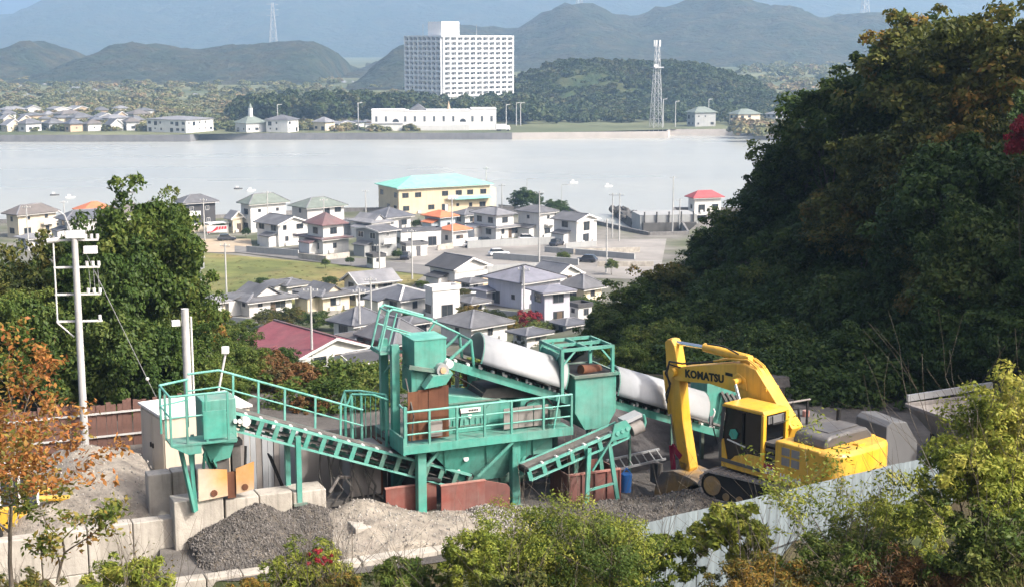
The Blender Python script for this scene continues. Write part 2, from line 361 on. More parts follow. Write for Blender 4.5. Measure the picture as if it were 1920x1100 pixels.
hill('wooded_hill', 'dark green wooded hill behind the lattice tower', [(900, 205), (935, 178), (985, 146), (1040, 122), (1100, 118), (1160, 121), (1230, 121), (1290, 124), (1340, 133), (1395, 148), (1430, 175), (1450, 200)], 1020, 150, 4, M['forest_near'], 3.2, 7, 4.0, 3, back=1.4)
# ================================================================== foliage
def _unit(a): return a / np.maximum(1e-6, np.linalg.norm(a, axis=1, keepdims=True))
def crown_arrays(seed, rx, ry, rz, n_clumps, per, ll, lw, clump=0.3, shell=0.55, droop=0.0, jitter=0.22, bottom=-0.55, elong=0.0):
    """leaf diamonds in clumps spread through an uneven ellipsoid centred on the origin -> (V, F)"""
    rs = np.random.RandomState(seed)
    d = _unit(rs.normal(size=(n_clumps, 3))); d[:, 2] = np.where(d[:, 2] < bottom, -d[:, 2], d[:, 2])
    lump = 1 + jitter * np.sin(d[:, 0] * 3.1 + seed) * np.cos(d[:, 1] * 4.3 + seed * 2) + rs.normal(size=n_clumps) * jitter * 0.5
    rad = (shell + (1 - shell) * rs.rand(n_clumps) ** 0.6) * lump
    cc = d * rad[:, None] * np.array([rx, ry, rz])
    cr = clump * (rx + ry + rz) / 3 * (0.6 + 0.8 * rs.rand(n_clumps))
    n = n_clumps * per; ci = np.repeat(np.arange(n_clumps), per)
    od = _unit(rs.normal(size=(n, 3)) + np.repeat(d, per, 0) * 0.5 + np.array([0, 0, 0.35]))
    rr = (0.45 + 0.6 * rs.rand(n)) * cr[ci]
    C = cc[ci] + od * rr[:, None] * np.array([1, 1, 0.72])
    nrm = _unit(od * 0.8 + rs.normal(size=(n, 3)) * 0.55 + np.array([0, 0, 0.45]))
    a = _unit(np.cross(nrm, rs.normal(size=(n, 3)))); a[:, 2] -= droop; a = _unit(a); b = _unit(np.cross(nrm, a))
    sz = (0.65 + 0.7 * rs.rand(n))[:, None]
    a = a * ll * 0.5 * sz; b = b * lw * 0.5 * sz
    V = np.stack([C - a, C + b - a * 0.1, C + a, C - b - a * 0.1], 1).reshape(-1, 3)
    return V, np.arange(n * 4).reshape(-1, 4)
def crown_mesh(name, matl, **k):
    V, F = crown_arrays(**k); return np_mesh(name, V, F, matl)
def scatter_mesh(name, protos, places, matl, seed=0):
    """one mesh made of copies of the proto leaf clouds at places [(x, y, z, scale, zscale)]"""
    rs = np.random.RandomState(seed); Vs = []; n = 0
    for (x, y, z, s_, zs) in places:
        V = protos[rs.randint(len(protos))]; t = rs.rand() * 6.283; c, s__ = math.cos(t), math.sin(t)
        W = V @ np.array([[c, s__, 0], [-s__, c, 0], [0, 0, 1]]); W = W * np.array([s_, s_, s_ * zs]) + np.array([x, y, z]); Vs.append(W)
    V = np.concatenate(Vs); return np_mesh(name, V, np.arange(len(V)).reshape(-1, 4), matl)
def limb(mb, p, d, L_, r, rnd, depth, spread=0.6, n=6):
    """a tapering, bending limb that forks"""
    p = Vector(p); d = Vector(d).normalized(); seg = 3 if depth else 2
    for k in range(seg):
        d2 = (d + Vector((rnd.gauss(0, .16), rnd.gauss(0, .16), rnd.gauss(0.04, .1)))).normalized(); q = p + d2 * L_ / seg; r2 = r * .84
        mb.tube(p, q, r, r2, n, cap=False); p, d, r = q, d2, r2
        if depth and k >= 1:
            for j in range(2 if k == seg - 1 else 1):
                nd = (d + Vector((rnd.gauss(0, spread), rnd.gauss(0, spread), rnd.uniform(-.1, .5)))).normalized()
                limb(mb, p, nd, L_ * rnd.uniform(.55, .8), r * rnd.uniform(.5, .7), rnd, depth - 1, spread, max(4, n - 1))
def trunk_mesh(name, seed, h, r, matl, depth=3, spread=.6, lean=(0, 0, 1)):
    rnd = random.Random(seed); mb = MB(); limb(mb, (0, 0, -.4), lean, h, r, rnd, depth, spread, 8); return mb.mesh(name, matl, True)
M['bark'] = mat('bark', (0.10, 0.08, 0.06), 0.95, 0.4, 3, bump=.6, bscale=14, col2=(0.17, 0.15, 0.125)); M['bark_pale'] = mat('pale_bark', (0.30, 0.27, 0.22), 0.9, 0.35, 3, bump=.4, bscale=14, col2=(0.18, 0.15, 0.12))
g1, g2, g3, g4 = (0.018, 0.040, 0.010), (0.040, 0.075, 0.016), (0.075, 0.115, 0.025), (0.14, 0.16, 0.04)
M['leaf_far'] = leaf_mat('far_leaves', [(0.1, (0.025, 0.045, 0.016)), (0.45, (0.045, 0.07, 0.022)), (0.7, (0.06, 0.075, 0.028)), (0.95, (0.085, 0.08, 0.036))], .15, .15, .05)
M['leaf_plain'] = leaf_mat('plain_leaves', [(0.1, (0.085, 0.11, 0.045)), (0.45, (0.15, 0.165, 0.065)), (0.7, (0.23, 0.21, 0.10)), (0.95, (0.30, 0.21, 0.12))], .15, .15, .02)
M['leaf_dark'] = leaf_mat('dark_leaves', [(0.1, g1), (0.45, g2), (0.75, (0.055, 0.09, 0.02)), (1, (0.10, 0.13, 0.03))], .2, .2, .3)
M['leaf_mid'] = leaf_mat('mid_leaves', [(0.1, g1), (0.4, (0.05, 0.09, 0.018)), (0.7, (0.10, 0.145, 0.03)), (1, (0.18, 0.20, 0.05))], .35, .2, .4)
M['leaf_light'] = leaf_mat('light_leaves', [(0.1, (0.06, 0.095, 0.018)), (0.4, (0.14, 0.185, 0.028)), (0.7, (0.25, 0.28, 0.045)), (1, (0.40, 0.37, 0.08))], .35, .2, .8)
M['leaf_autumn'] = leaf_mat('autumn_leaves', [(0.05, (0.06, 0.10, 0.022)), (0.38, (0.15, 0.18, 0.035)), (0.55, (0.26, 0.19, 0.045)), (0.75, (0.30, 0.105, 0.035)), (1, (0.38, 0.20, 0.055))], .3, .2, .6)
M['leaf_rust'] = leaf_mat('rust_leaves', [(0.1, (0.05, 0.055, 0.02)), (0.45, (0.10, 0.075, 0.03)), (0.75, (0.17, 0.08, 0.035)), (1, (0.22, 0.13, 0.05))], .25, .2, .5)
M['leaf_red'] = leaf_mat('red_leaves', [(0.1, (0.12, 0.012, 0.02)), (0.5, (0.24, 0.02, 0.035)), (1, (0.36, 0.05, 0.05))], .3, .1, .6)
M['leaf_olive'] = leaf_mat('olive_leaves', [(0.1, (0.025, 0.038, 0.012)), (0.4, (0.055, 0.075, 0.02)), (0.7, (0.14, 0.135, 0.033)), (1, (0.27, 0.16, 0.035))], .35, .2, .3)
M['leaf_gold'] = leaf_mat('gold_tinged_leaves', [(0.1, (0.035, 0.05, 0.014)), (0.4, (0.085, 0.105, 0.025)), (0.7, (0.14, 0.15, 0.033)), (0.9, (0.20, 0.155, 0.035)), (1, (0.30, 0.17, 0.04))], .35, .2, .25)
# ================================================================== air
hz = MB().box(-4700, 4700, -120, 9150, -4, 330).build('haze', None)
hm = bpy.data.materials.new('haze_air'); hm.use_nodes = True; hn = hm.node_tree
hn.nodes.remove(hn.nodes['Principled BSDF'])
pv = hn.nodes.new('ShaderNodeVolumePrincipled'); pv.inputs['Density'].default_value = 0.00024; pv.inputs['Color'].default_value = (0.46, 0.69, 0.98, 1); pv.inputs['Anisotropy'].default_value = 0.3
hn.links.new(pv.outputs[0], hn.nodes['Material Output'].inputs['Volume'])
hz.data.materials.append(hm)
tag(hz, 'thin pale blue haze in the air over the inlet', kind='stuff')
# ================================================================== houses
def wallm(n, c, **k): M[n] = mat(n, c, 0.85, 0.12, 0.5, streak=0.12, **k)
wallm('wall_white', (0.66, 0.655, 0.63)); wallm('wall_cream', (0.66, 0.58, 0.44)); wallm('wall_greywhite', (0.55, 0.55, 0.54)); wallm('wall_beige', (0.60, 0.50, 0.34))
wallm('wall_charcoal', (0.07, 0.07, 0.075)); wallm('wall_blue', (0.42, 0.48, 0.52)); wallm('wall_lilac', (0.50, 0.50, 0.57)); wallm('wall_brown', (0.20, 0.12, 0.10)); wallm('wall_tan', (0.50, 0.38, 0.27)); wallm('wall_grey', (0.33, 0.34, 0.34))
def roofm(n, c, c2=None): M[n] = mat(n, c, 0.6, 0.3, 0.6, bump=0.4, bscale=3, col2=c2, spec=0.4)
roofm('roof_grey', (0.12, 0.122, 0.13), (0.155, 0.157, 0.163)); roofm('roof_dark', (0.07, 0.07, 0.074)); roofm('roof_blue', (0.10, 0.107, 0.125), (0.13, 0.136, 0.152)); roofm('roof_pale', (0.20, 0.203, 0.217), (0.25, 0.25, 0.26))
roofm('roof_sage', (0.17, 0.20, 0.175)); roofm('roof_maroon', (0.17, 0.10, 0.10), (0.14, 0.12, 0.12)); roofm('roof_red', (0.24, 0.07, 0.082), (0.21, 0.075, 0.082)); roofm('roof_orange', (0.56, 0.19, 0.09)); roofm('roof_teal', (0.24, 0.56, 0.46)); roofm('roof_brown', (0.15, 0.135, 0.125)); roofm('roof_lilac', (0.20, 0.203, 0.24)); roofm('roof_brightred', (0.34, 0.08, 0.085))
M['frame_dark'] = mat('window_frame_dark', (0.10, 0.10, 0.11), 0.5, 0.1); M['frame_pale'] = mat('window_frame_pale', (0.55, 0.55, 0.54), 0.5, 0.1)
M['glass'] = mat('window_glass', (0.035, 0.042, 0.05), 0.08, 0.3, 0.5, spec=0.6); M['door'] = mat('door_wood', (0.12, 0.085, 0.06), 0.6, 0.2)
M['trim'] = mat('white_trim', (0.66, 0.65, 0.63), 0.7, 0.1)
_WC = {}
def window_meshes(w, h, fm):
    k = (round(w, 2), round(h, 2), fm)
    if k not in _WC:
        f = MB(); t = 0.09
        f.box(-w / 2 - t, w / 2 + t, -0.07, 0.03, -t, 0); f.box(-w / 2 - t, w / 2 + t, -0.07, 0.03, h, h + t)
        f.box(-w / 2 - t, -w / 2, -0.07, 0.03, 0, h); f.box(w / 2, w / 2 + t, -0.07, 0.03, 0, h); f.box(-0.03, 0.03, -0.05, 0.02, 0, h)
        p = MB().box(-w / 2, w / 2, -0.02, 0.01, 0, h)
        _WC[k] = (f.mesh('window', M[fm]), p.mesh('pane', M['glass']))
    return _WC[k]
def add_window(parent, x, y, z, rz, w, h, fm='frame_dark'):
    a, b_ = window_meshes(w, h, fm)
    o = link('window', a, parent, (x, y, z), (0, 0, rz)); link('pane', b_, o); return o
def hip_roof(mb, x0, x1, y0, y1, z, rise, t=0.18, ov=0.8):
    x0 -= ov; x1 += ov; y0 -= ov; y1 += ov; w = x1 - x0; d = y1 - y0
    if w >= d: r0 = (x0 + d / 2, (y0 + y1) / 2); r1 = (x1 - d / 2, (y0 + y1) / 2)
    else: r0 = ((x0 + x1) / 2, y0 + w / 2); r1 = ((x0 + x1) / 2, y1 - w / 2)
    if abs(r0[0] - r1[0]) + abs(r0[1] - r1[1]) < 0.05: r1 = (r1[0] + 0.1, r1[1])
    e = [(x0, y0, z), (x1, y0, z), (x1, y1, z), (x0, y1, z)]; et = [(p[0], p[1], z + t) for p in e]
    A = (*r0, z + t + rise); B = (*r1, z + t + rise)
    if w >= d: fs = [(4, 5, 9, 8), (5, 6, 9), (6, 7, 8, 9), (7, 4, 8)]
    else: fs = [(4, 5, 8), (5, 6, 9, 8), (6, 7, 9), (7, 4, 8, 9)]
    mb.add(e + et + [A, B], [(3, 2, 1, 0), (0, 1, 5, 4), (1, 2, 6, 5), (2, 3, 7, 6), (3, 0, 4, 7)] + fs)
    lines = [(A, B)] + [(et[0], A), (et[1], B if w >= d else A), (et[2], B), (et[3], A if w >= d else B)]
    return lines
def gable_roof(mb, x0, x1, y0, y1, z, rise, axis_x, t=0.18, ov=0.7):
    if axis_x: # ridge along x
        ym = (y0 + y1) / 2; k = rise / (ym - y0); ye0 = y0 - ov; ye1 = y1 + ov; ze = z - ov * k; X0, X1 = x0 - ov * .8, x1 + ov * .8
        poly = [(ye0, ze), (ym, z + rise), (ye1, ze), (ye1, ze + t), (ym, z + rise + t), (ye0, ze + t)]
        mb.prism(poly, (X0, 0, 0), (0, 1, 0), (0, 0, 1), (X1 - X0, 0, 0)); return [((X0, ym, z + rise + t), (X1, ym, z + rise + t))]
    xm = (x0 + x1) / 2; k = rise / (xm - x0); xe0 = x0 - ov; xe1 = x1 + ov; ze = z - ov * k; Y0, Y1 = y0 - ov * .8, y1 + ov * .8
    poly = [(xe0, ze), (xm, z + rise), (xe1, ze), (xe1, ze + t), (xm, z + rise + t), (xe0, ze + t)]
    mb.prism(poly, (0, Y0, 0), (1, 0, 0), (0, 0, 1), (0, Y1 - Y0, 0)); return [((xm, Y0, z + rise + t), (xm, Y1, z + rise + t))]
def skirt_roof(mb, x0, x1, y0, y1, z, wdt, rise):
    """lean-to roof running round a storey"""
    a, b_ = wdt, 0.05
    o = [(x0 - a, y0 - a), (x1 + a, y0 - a), (x1 + a, y1 + a), (x0 - a, y1 + a)]; i = [(x0 - b_, y0 - b_), (x1 + b_, y0 - b_), (x1 + b_, y1 + b_), (x0 - b_, y1 + b_)]
    vs_ = [(*p, z) for p in o] + [(*p, z + 0.14) for p in o] + [(*p, z + rise) for p in i] + [(*p, z) for p in i]
    fs_ = []
    for k in range(4):
        j = (k + 1) % 4; fs_ += [(k, j, 4 + j, 4 + k), (4 + k, 4 + j, 8 + j, 8 + k), (j, k, 12 + k, 12 + j)]
    mb.add(vs_, fs_)
def house(label, ul, uc, ur, vb, ve, vr, wall='wall_white', roof='roof_grey', kind='hip', a=42, g='R', tier=None, group=None, cat='house', name='house',
          fm='frame_dark', win=True, seed=None, door=True, ridge=None, lower_wall=None, z0=None, wr=None, skirt=None):
    """near corner at photo column uc with its foot at row vb; eaves at row ve, ridge at row vr.  Local x runs along the right-hand face, local y along the left-hand one"""
    rnd = random.Random(seed if seed is not None else int(ul * 7 + vb * 13))
    C = on_ground(uc, vb) if z0 is None else atz(uc, vb, z0); s = FPX / C.y
    ar = R(a); L1 = max(2.5, (ur - uc) / (s * math.cos(ar))); L2 = max(2.5, (uc - ul) / (s * math.sin(ar)))
    H = max(2.2, at(uc, ve, C.y).z - C.z)
    ctr = C + Vector((math.cos(ar), math.sin(ar), 0)) * L1 / 2 + Vector((-math.sin(ar), math.cos(ar), 0)) * L2 / 2
    rise = max(0.5, at(ctr.x / ctr.y * FPX + CX, vr, ctr.y).z - C.z - H)
    t = empty(name, C, ar, label, cat, group)
    w = MB(); axx = (g == 'R')      # gable on the right-hand face means the ridge runs along local y
    if kind == 'gable':
        if g == 'R': poly = [(0, -.6), (L1, -.6), (L1, H), (L1 / 2, H + rise - .02), (0, H)]; w.prism(poly, (0, 0, 0), (1, 0, 0), (0, 0, 1), (0, L2, 0))
        else: poly = [(0, -.6), (L2, -.6), (L2, H), (L2 / 2, H + rise - .02), (0, H)]; w.prism(poly, (0, 0, 0), (0, 1, 0), (0, 0, 1), (L1, 0, 0))
    else: w.box(0, L1, 0, L2, -.6, H)
    w.build('wall', M[wall], t)
    if lower_wall:
        MB().box(-.04, L1 + .04, -.04, L2 + .04, -.6, H * 0.42).build('lower_wall', M[lower_wall], t)
    rm = MB(); lines = []
    if kind == 'hip': lines = hip_roof(rm, 0, L1, 0, L2, H, rise)
    elif kind == 'gable': lines = gable_roof(rm, 0, L1, 0, L2, H, rise, g != 'R')
    elif kind == 'flat':
        rm.box(-.15, L1 + .15, -.15, L2 + .15, H, H + .25)
        for q in ((-.15, L1 + .15, -.15, .1), (-.15, L1 + .15, L2 - .1, L2 + .15), (-.15, .1, .1, L2 - .1), (L1 - .1, L1 + .15, .1, L2 - .1)): rm.box(*q, H + .25, H + .6)
    elif kind == 'irimoya':     # hipped lower part with a small gable on top
        lines = hip_roof(rm, 0, L1, 0, L2, H, rise * .55)
    ro = rm.build('roof', M[roof], t)
    if kind == 'irimoya':
        g2 = MB(); ins = min(L1, L2) * .25
        if g == 'R':
            gable_roof(g2, ins, L1 - ins, ins * .5, L2 - ins * .5, H + rise * .38, rise * .62, False, .15, .5)
            g2.build('upper_roof', M[roof], ro); gw = MB().prism([(ins, H + rise * .3), (L1 - ins, H + rise * .3), (L1 / 2, H + rise * .95)], (0, ins * .5 - .1, 0), (1, 0, 0), (0, 0, 1), (0, L2 - ins + .2, 0)); gw.build('gable_wall', M[wall], t)
        else:
            gable_roof(g2, ins * .5, L1 - ins * .5, ins, L2 - ins, H + rise * .38, rise * .62, True, .15, .5)
            g2.build('upper_roof', M[roof], ro); gw = MB().prism([(ins, H + rise * .3), (L2 - ins, H + rise * .3), (L2 / 2, H + rise * .95)], (ins * .5 - .1, 0, 0), (0, 1, 0), (0, 0, 1), (L1 - ins + .2, 0, 0)); gw.build('gable_wall', M[wall], t)
    if lines and ridge:
        for p, q in lines: MB().bar(p, q, .3, .22).build('ridge_cap', M[ridge], ro)
    if kind == 'gable':   # barge boards
        bb = MB(); k = rise / ((L1 if g == 'R' else L2) / 2); o_ = .6
        if g == 'R':
            for sgn in (-1, 1):
                xm = L1 / 2; xe = xm + sgn * (xm + .7); bb.bar((xm, -o_, H + rise + .02), (xe, -o_, H - .7 * k + .02), .08, .3)
        else:
            for sgn in (-1, 1):
                ym = L2 / 2; ye = ym + sgn * (ym + .7); bb.bar((-o_, ym, H + rise + .02), (-o_, ye, H - .7 * k + .02), .08, .3)
        bb.build('barge_board', M['trim'], ro)
    tz_ = 0.0
    if tier:   # an upper storey set back on the lower one
        ul2, ur2, ve2, vr2 = tier; i1 = min(L1 * .3, max(.4, (ur - ur2) / (s * math.cos(ar)))); i2 = min(L2 * .3, max(.4, (ul2 - ul) / (s * math.sin(ar))))
        H2 = max(2.2, at(uc, ve2, C.y).z - C.z - H) + H
        rs2 = max(.5, at(ctr.x / ctr.y * FPX + CX, vr2, ctr.y).z - C.z - H2)
        MB().box(.5, L1 - i1, .5, L2 - i2, H, H2).build('upper_wall', M[wall], t)
        r2 = MB(); ln = hip_roof(r2, .5, L1 - i1, .5, L2 - i2, H2, rs2); ur_ = r2.build('upper_roof', M[wr or roof], t)
        if ridge:
            for p, q in ln: MB().bar(p, q, .3, .22).build('ridge_cap', M[ridge], ur_)
        if win:
            for k in range(max(1, int((L1 - i1) / 3.6))): add_window(t, .5 + (L1 - i1 - .5) * (k + .5) / max(1, int((L1 - i1) / 3.6)), .5, H + (H2 - H) * .35, 0, 1.5, (H2 - H) * .42, fm)
            for k in range(max(1, int((L2 - i2) / 3.6))): add_window(t, .5, .5 + (L2 - i2 - .5) * (k + .5) / max(1, int((L2 - i2) / 3.6)), H + (H2 - H) * .35, -math.pi / 2, 1.5, (H2 - H) * .42, fm)
    if ridge is None and roof in ('roof_grey', 'roof_blue', 'roof_dark', 'roof_brown', 'roof_maroon', 'roof_sage') and lines and C.y < 420:
        for p, q in lines: MB().bar(p, q, .26, .16).build('ridge_cap', M['roof_pale'], ro)
    if door and kind != 'flat' and C.y < 420:
        if H > 4.4 and rnd.random() < .6 and L1 > 4:      # balcony with a slatted front
            x0 = rnd.uniform(.3, L1 - 3.2); bo_ = MB().box(x0, x0 + 2.9, -1.0, 0, H * .5 - .05, H * .5 + .1).build('balcony', M['trim'], t)
            MB().box(x0, x0 + 2.9, -1.0, -.94, H * .5 + .1, H * .5 + 1.05).build('balcony_front', M[rnd.choice(['trim', 'frame_pale', 'wall_greywhite'])], bo_)
        if rnd.random() < .55 and L2 > 5:                 # low lean-to on the shaded side
            y0 = rnd.uniform(.3, L2 - 4); MB().box(-2.0, 0, y0, y0 + 3.4, -.5, 2.2).build('lean_to', M[wall], t)
            MB().prism([(-2.3, 2.15), (.05, 2.75), (.05, 2.9), (-2.3, 2.3)], (0, y0 - .3, 0), (1, 0, 0), (0, 0, 1), (0, 4.0, 0)).build('lean_to_roof', M[roof], t)
        for k in range(rnd.choice([1, 2])): MB().box(L1 * (.2 + .55 * k), L1 * (.2 + .55 * k) + .8, -.42, -.04, .1, .75).build('air_conditioner', M['trim'], t)
        MB().bar((-.7, -.72, H - .12), (L1 + .7, -.72, H - .12), .12, .1).build('gutter', M['trim'], ro)
    if skirt:
        sk_ = MB(); skirt_roof(sk_, 0, L1, 0, L2, H * .47, skirt, .7); sk_.build('skirt_roof', M[roof], t)
    if win:
        st = 2 if H > 4.4 else 1
        for k in range(st):
            zf = H / st * k
            for face, Ln in (('R', L1), ('L', L2)):
                n = max(1, int(Ln / 3.4)); skip = rnd.randrange(n) if n > 2 else -1
                for i in range(n):
                    if i == skip: continue
                    ww, hh, zz = rnd.choice([(1.6, 1.1, .95), (1.6, 1.1, .95), (.7, .9, 1.1), (1.7, 1.75, .3), (.6, .6, 1.4)])
                    if zz + hh > H / st - .25: hh = max(.5, H / st - .3 - zz)
                    p = Ln * (i + .5) / n + rnd.uniform(-.3, .3)
                    if face == 'R': add_window(t, p, 0, zf + zz, 0, ww, hh, fm)
                    else: add_window(t, 0, p, zf + zz, -math.pi / 2, ww, hh, fm)
        if door and rnd.random() < .45: MB().box(L1 * .5 - .05, L1 * .5 + .85, -.05, .02, 0, 2.0).build('door', M[rnd.choice(['door', 'frame_dark', 'frame_pale'])], t)
    t['L1'] = L1; t['L2'] = L2; t['H'] = H
    return t
def prop(t, *k):
    return [t[x] for x in k]
# ---- shoreline row and the middle of the town
house('two-storey cream house with a grey hipped roof at the far left edge', 6, 36, 87, 447, 404, 384, 'wall_cream', 'roof_brown', 'hip', 52)
house('low house with a pale blue-grey roof in front of the leftmost cream house', 26, 52, 84, 468, 453, 438, 'wall_greywhite', 'roof_pale', 'hip', 45)
house('house with a salmon-orange hipped roof behind the tall left tree', 134, 160, 206, 436, 397, 379, 'wall_cream', 'roof_orange', 'hip', 35)
house('house with a broad blue-grey roof left of the tall left tree', 100, 128, 204, 452, 414, 394, 'wall_greywhite', 'roof_blue', 'hip', 38)
house('house with a brown-grey roof half hidden by the tall left tree', 206, 228, 268, 444, 404, 383, 'wall_greywhite', 'roof_brown', 'hip', 42)
hc = house('charcoal two-storey house with a grey hipped roof', 325, 348, 398, 428, 382, 366, 'wall_charcoal', 'roof_grey', 'hip', 35, fm='frame_pale')
house('tall white house under the larger sage-green roof', 448, 471, 530, 437, 384, 364, 'wall_white', 'roof_sage', 'hip', 40)
house('grey house under the smaller sage-green roof', 542, 577, 640, 428, 391, 371, 'wall_greywhite', 'roof_sage', 'hip', 40)
house('tiny cream gabled house left of the tall white house', 429, 437, 449, 437, 407, 396, 'wall_cream', 'roof_pale', 'gable', 40)
house('white gabled house above the dark garden wall beside the grass field', 474, 523, 570, 463, 421, 404, 'wall_white', 'roof_grey', 'gable', 45)
house('white two-tier house with a maroon-grey tiled roof', 551, 606, 650, 477, 450, 440, 'wall_white', 'roof_maroon', 'hip', 42, tier=(573, 644, 424, 399))
house('house with a pale grey roof and small white gable behind the grey workshop', 652, 698, 730, 446, 419, 401, 'wall_white', 'roof_pale', 'irimoya', 45)
house('white house with a blue-grey hipped roof in front of the green-roofed school', 685, 725, 768, 432, 409, 390, 'wall_white', 'roof_blue', 'hip', 42)
house('grey-green workshop with blank walls beside the street', 663, 711, 742, 482, 434, 424, 'wall_grey', 'roof_grey', 'gable', 45, g='L', fm='frame_pale')
house('low white house with a flat grey roof between the workshop and the orange roofs', 742, 752, 826, 466, 436, 430, 'wall_white', 'roof_blue', 'flat', 25)
house('pale blue house with the upper of two orange roofs', 795, 826, 853, 436, 408, 395, 'wall_blue', 'roof_orange', 'hip', 42)
house('small grey house with the lower of two orange roofs', 826, 848, 877, 461, 433, 421, 'wall_greywhite', 'roof_orange', 'hip', 42)
house('large white two-tier house with a pale grey tiled roof', 878, 930, 978, 449, 428, 418, 'wall_white', 'roof_pale', 'hip', 42, tier=(884, 966, 405, 389), ridge='roof_grey')
house('white and grey-blue two-storey house with a grey roof left of the tall gabled one', 972, 1012, 1041, 447, 400, 386, 'wall_white', 'roof_grey', 'hip', 45)
house('tall white gabled house at the right end of the town', 1039, 1081, 1121, 459, 414, 400, 'wall_white', 'roof_grey', 'gable', 45)
house('small house with a grey roof behind the orange roofs', 850, 872, 900, 424, 404, 393, 'wall_greywhite', 'roof_grey', 'hip', 40)
house('small white house with a bright red roof at the waterside right of the breakwater', 1293, 1302, 1354, 400, 372, 358, 'wall_white', 'roof_brightred', 'hip', 20)
# ---- nearer rows
house('tiled house with a grey hip-and-gable roof below the grass field', 411, 468, 540, 594, 568, 533, 'wall_white', 'roof_grey', 'irimoya', 40, ridge='roof_pale')
house('grey-roofed house with a cream gable right of the hip-and-gable house', 553, 606, 652, 586, 556, 531, 'wall_cream', 'roof_grey', 'irimoya', 42, ridge='roof_pale')
house('white gabled house with a pale grey roof at the right end of the field', 640, 674, 742, 556, 532, 508, 'wall_white', 'roof_pale', 'gable', 35, g='L')
house('white house with a slate hipped roof beside the white flat-roofed block', 690, 752, 806, 594, 563, 537, 'wall_white', 'roof_blue', 'hip', 42, ridge='trim')
house('plain white flat-roofed block behind the top of the conveyor', 800, 812, 862, 600, 546, 544, 'wall_white', 'trim', 'flat', 30)
house('white house with a dark blue-grey hipped roof above the red-roofed house', 620, 664, 716, 640, 613, 577, 'wall_white', 'roof_blue', 'hip', 45, ridge='roof_pale')
house('house with a broad grey roof and maroon walls behind the green chute', 668, 742, 800, 684, 645, 596, 'wall_brown', 'roof_grey', 'hip', 40)
house('long house with a dark red metal roof and white gable end', 425, 566, 683, 705, 668, 618, 'wall_white', 'roof_red', 'gable', 40, ridge='roof_maroon')
house('small house with a dark tiled roof right of the red-roofed house', 628, 664, 736, 718, 693, 663, 'wall_greywhite', 'roof_dark', 'gable', 38, g='L')
house('small pale house at the right edge of the tall left tree', 378, 396, 412, 600, 568, 553, 'wall_cream', 'roof_pale', 'hip', 45)
house('white house with a dark roof, tan lower walls and a front lean-to', 803, 853, 914, 546, 504, 480, 'wall_white', 'roof_dark', 'gable', 42, lower_wall='wall_tan')
house('large lilac-grey house with a broad pale hipped roof', 913, 978, 1054, 580, 531, 499, 'wall_lilac', 'roof_lilac', 'hip', 42, ridge='roof_dark')
house('white two-storey annex with a lilac roof in front of the lilac house', 996, 1021, 1070, 613, 549, 536, 'wall_lilac', 'roof_lilac', 'hip', 30)
house('white gabled house with a slate roof behind the lilac house', 998, 1042, 1090, 543, 517, 494, 'wall_white', 'roof_blue', 'gable', 45)
house('cream house with a plain grey roof at the foot of the dark wooded slope', 1056, 1094, 1130, 570, 542, 516, 'wall_cream', 'roof_grey', 'hip', 42)
house('white house with a grey hipped roof right behind the white conveyor cover', 822, 884, 952, 648, 615, 583, 'wall_white', 'roof_grey', 'hip', 42)
house('lean-to with a lilac roof on the left of the lilac house', 893, 912, 932, 572, 552, 543, 'wall_lilac', 'roof_lilac', 'hip', 42, win=False)
house('small grey tiled house behind the hip-and-gable house', 500, 540, 575, 562, 548, 538, 'wall_greywhite', 'roof_grey', 'hip', 42)
for l, q in (('low white-walled garage left of the workshop street', (752, 762, 800, 482, 468, 464, 'wall_white', 'roof_grey', 'flat', 30)), ('small tiled house peeping out behind the two-tier maroon house', (628, 648, 672, 440, 424, 412, 'wall_greywhite', 'roof_grey', 'hip', 40)), ('low house with a slate roof behind the white gabled house by the field', (548, 566, 600, 438, 424, 414, 'wall_greywhite', 'roof_blue', 'hip', 40)),
        ('grey shed at the back of the broad blue-grey roof on the left', (84, 96, 120, 434, 420, 412, 'wall_grey', 'roof_brown', 'gable', 35)), ('white house with a slate roof between the tall left tree and the charcoal house', (286, 300, 322, 446, 420, 408, 'wall_white', 'roof_blue', 'hip', 40)), ('low tiled house between the flat-roofed block and the lilac house', (866, 882, 906, 556, 542, 532, 'wall_white', 'roof_grey', 'hip', 40)),
        ('small garage with a dark roof below the grey shoreline workshop', (690, 700, 722, 505, 496, 492, 'wall_greywhite', 'roof_dark', 'flat', 35)), ('low house with a brown roof below the house with a broad grey roof', (640, 670, 700, 668, 650, 634, 'wall_tan', 'roof_brown', 'hip', 40)), ('pale house with a slate roof under the lilac annex', (1040, 1062, 1098, 640, 616, 600, 'wall_white', 'roof_blue', 'hip', 38)), ('low grey-roofed house just behind the chute box', (742, 770, 806, 636, 614, 596, 'wall_greywhite', 'roof_grey', 'hip', 40)), ('small tiled house right of the plain flat-roofed block', (868, 884, 908, 596, 580, 568, 'wall_white', 'roof_grey', 'hip', 40)), ('grey-roofed house half hidden behind the surge bin frame', (962, 988, 1026, 660, 638, 618, 'wall_white', 'roof_blue', 'hip', 40)), ('small slate-roofed house below the field beside the cream gable', (650, 668, 692, 574, 560, 550, 'wall_white', 'roof_blue', 'hip', 40)), ('low dark-roofed garage right of the lilac annex', (1072, 1084, 1110, 605, 590, 584, 'wall_greywhite', 'roof_dark', 'flat', 35))):
    house(l, *q)
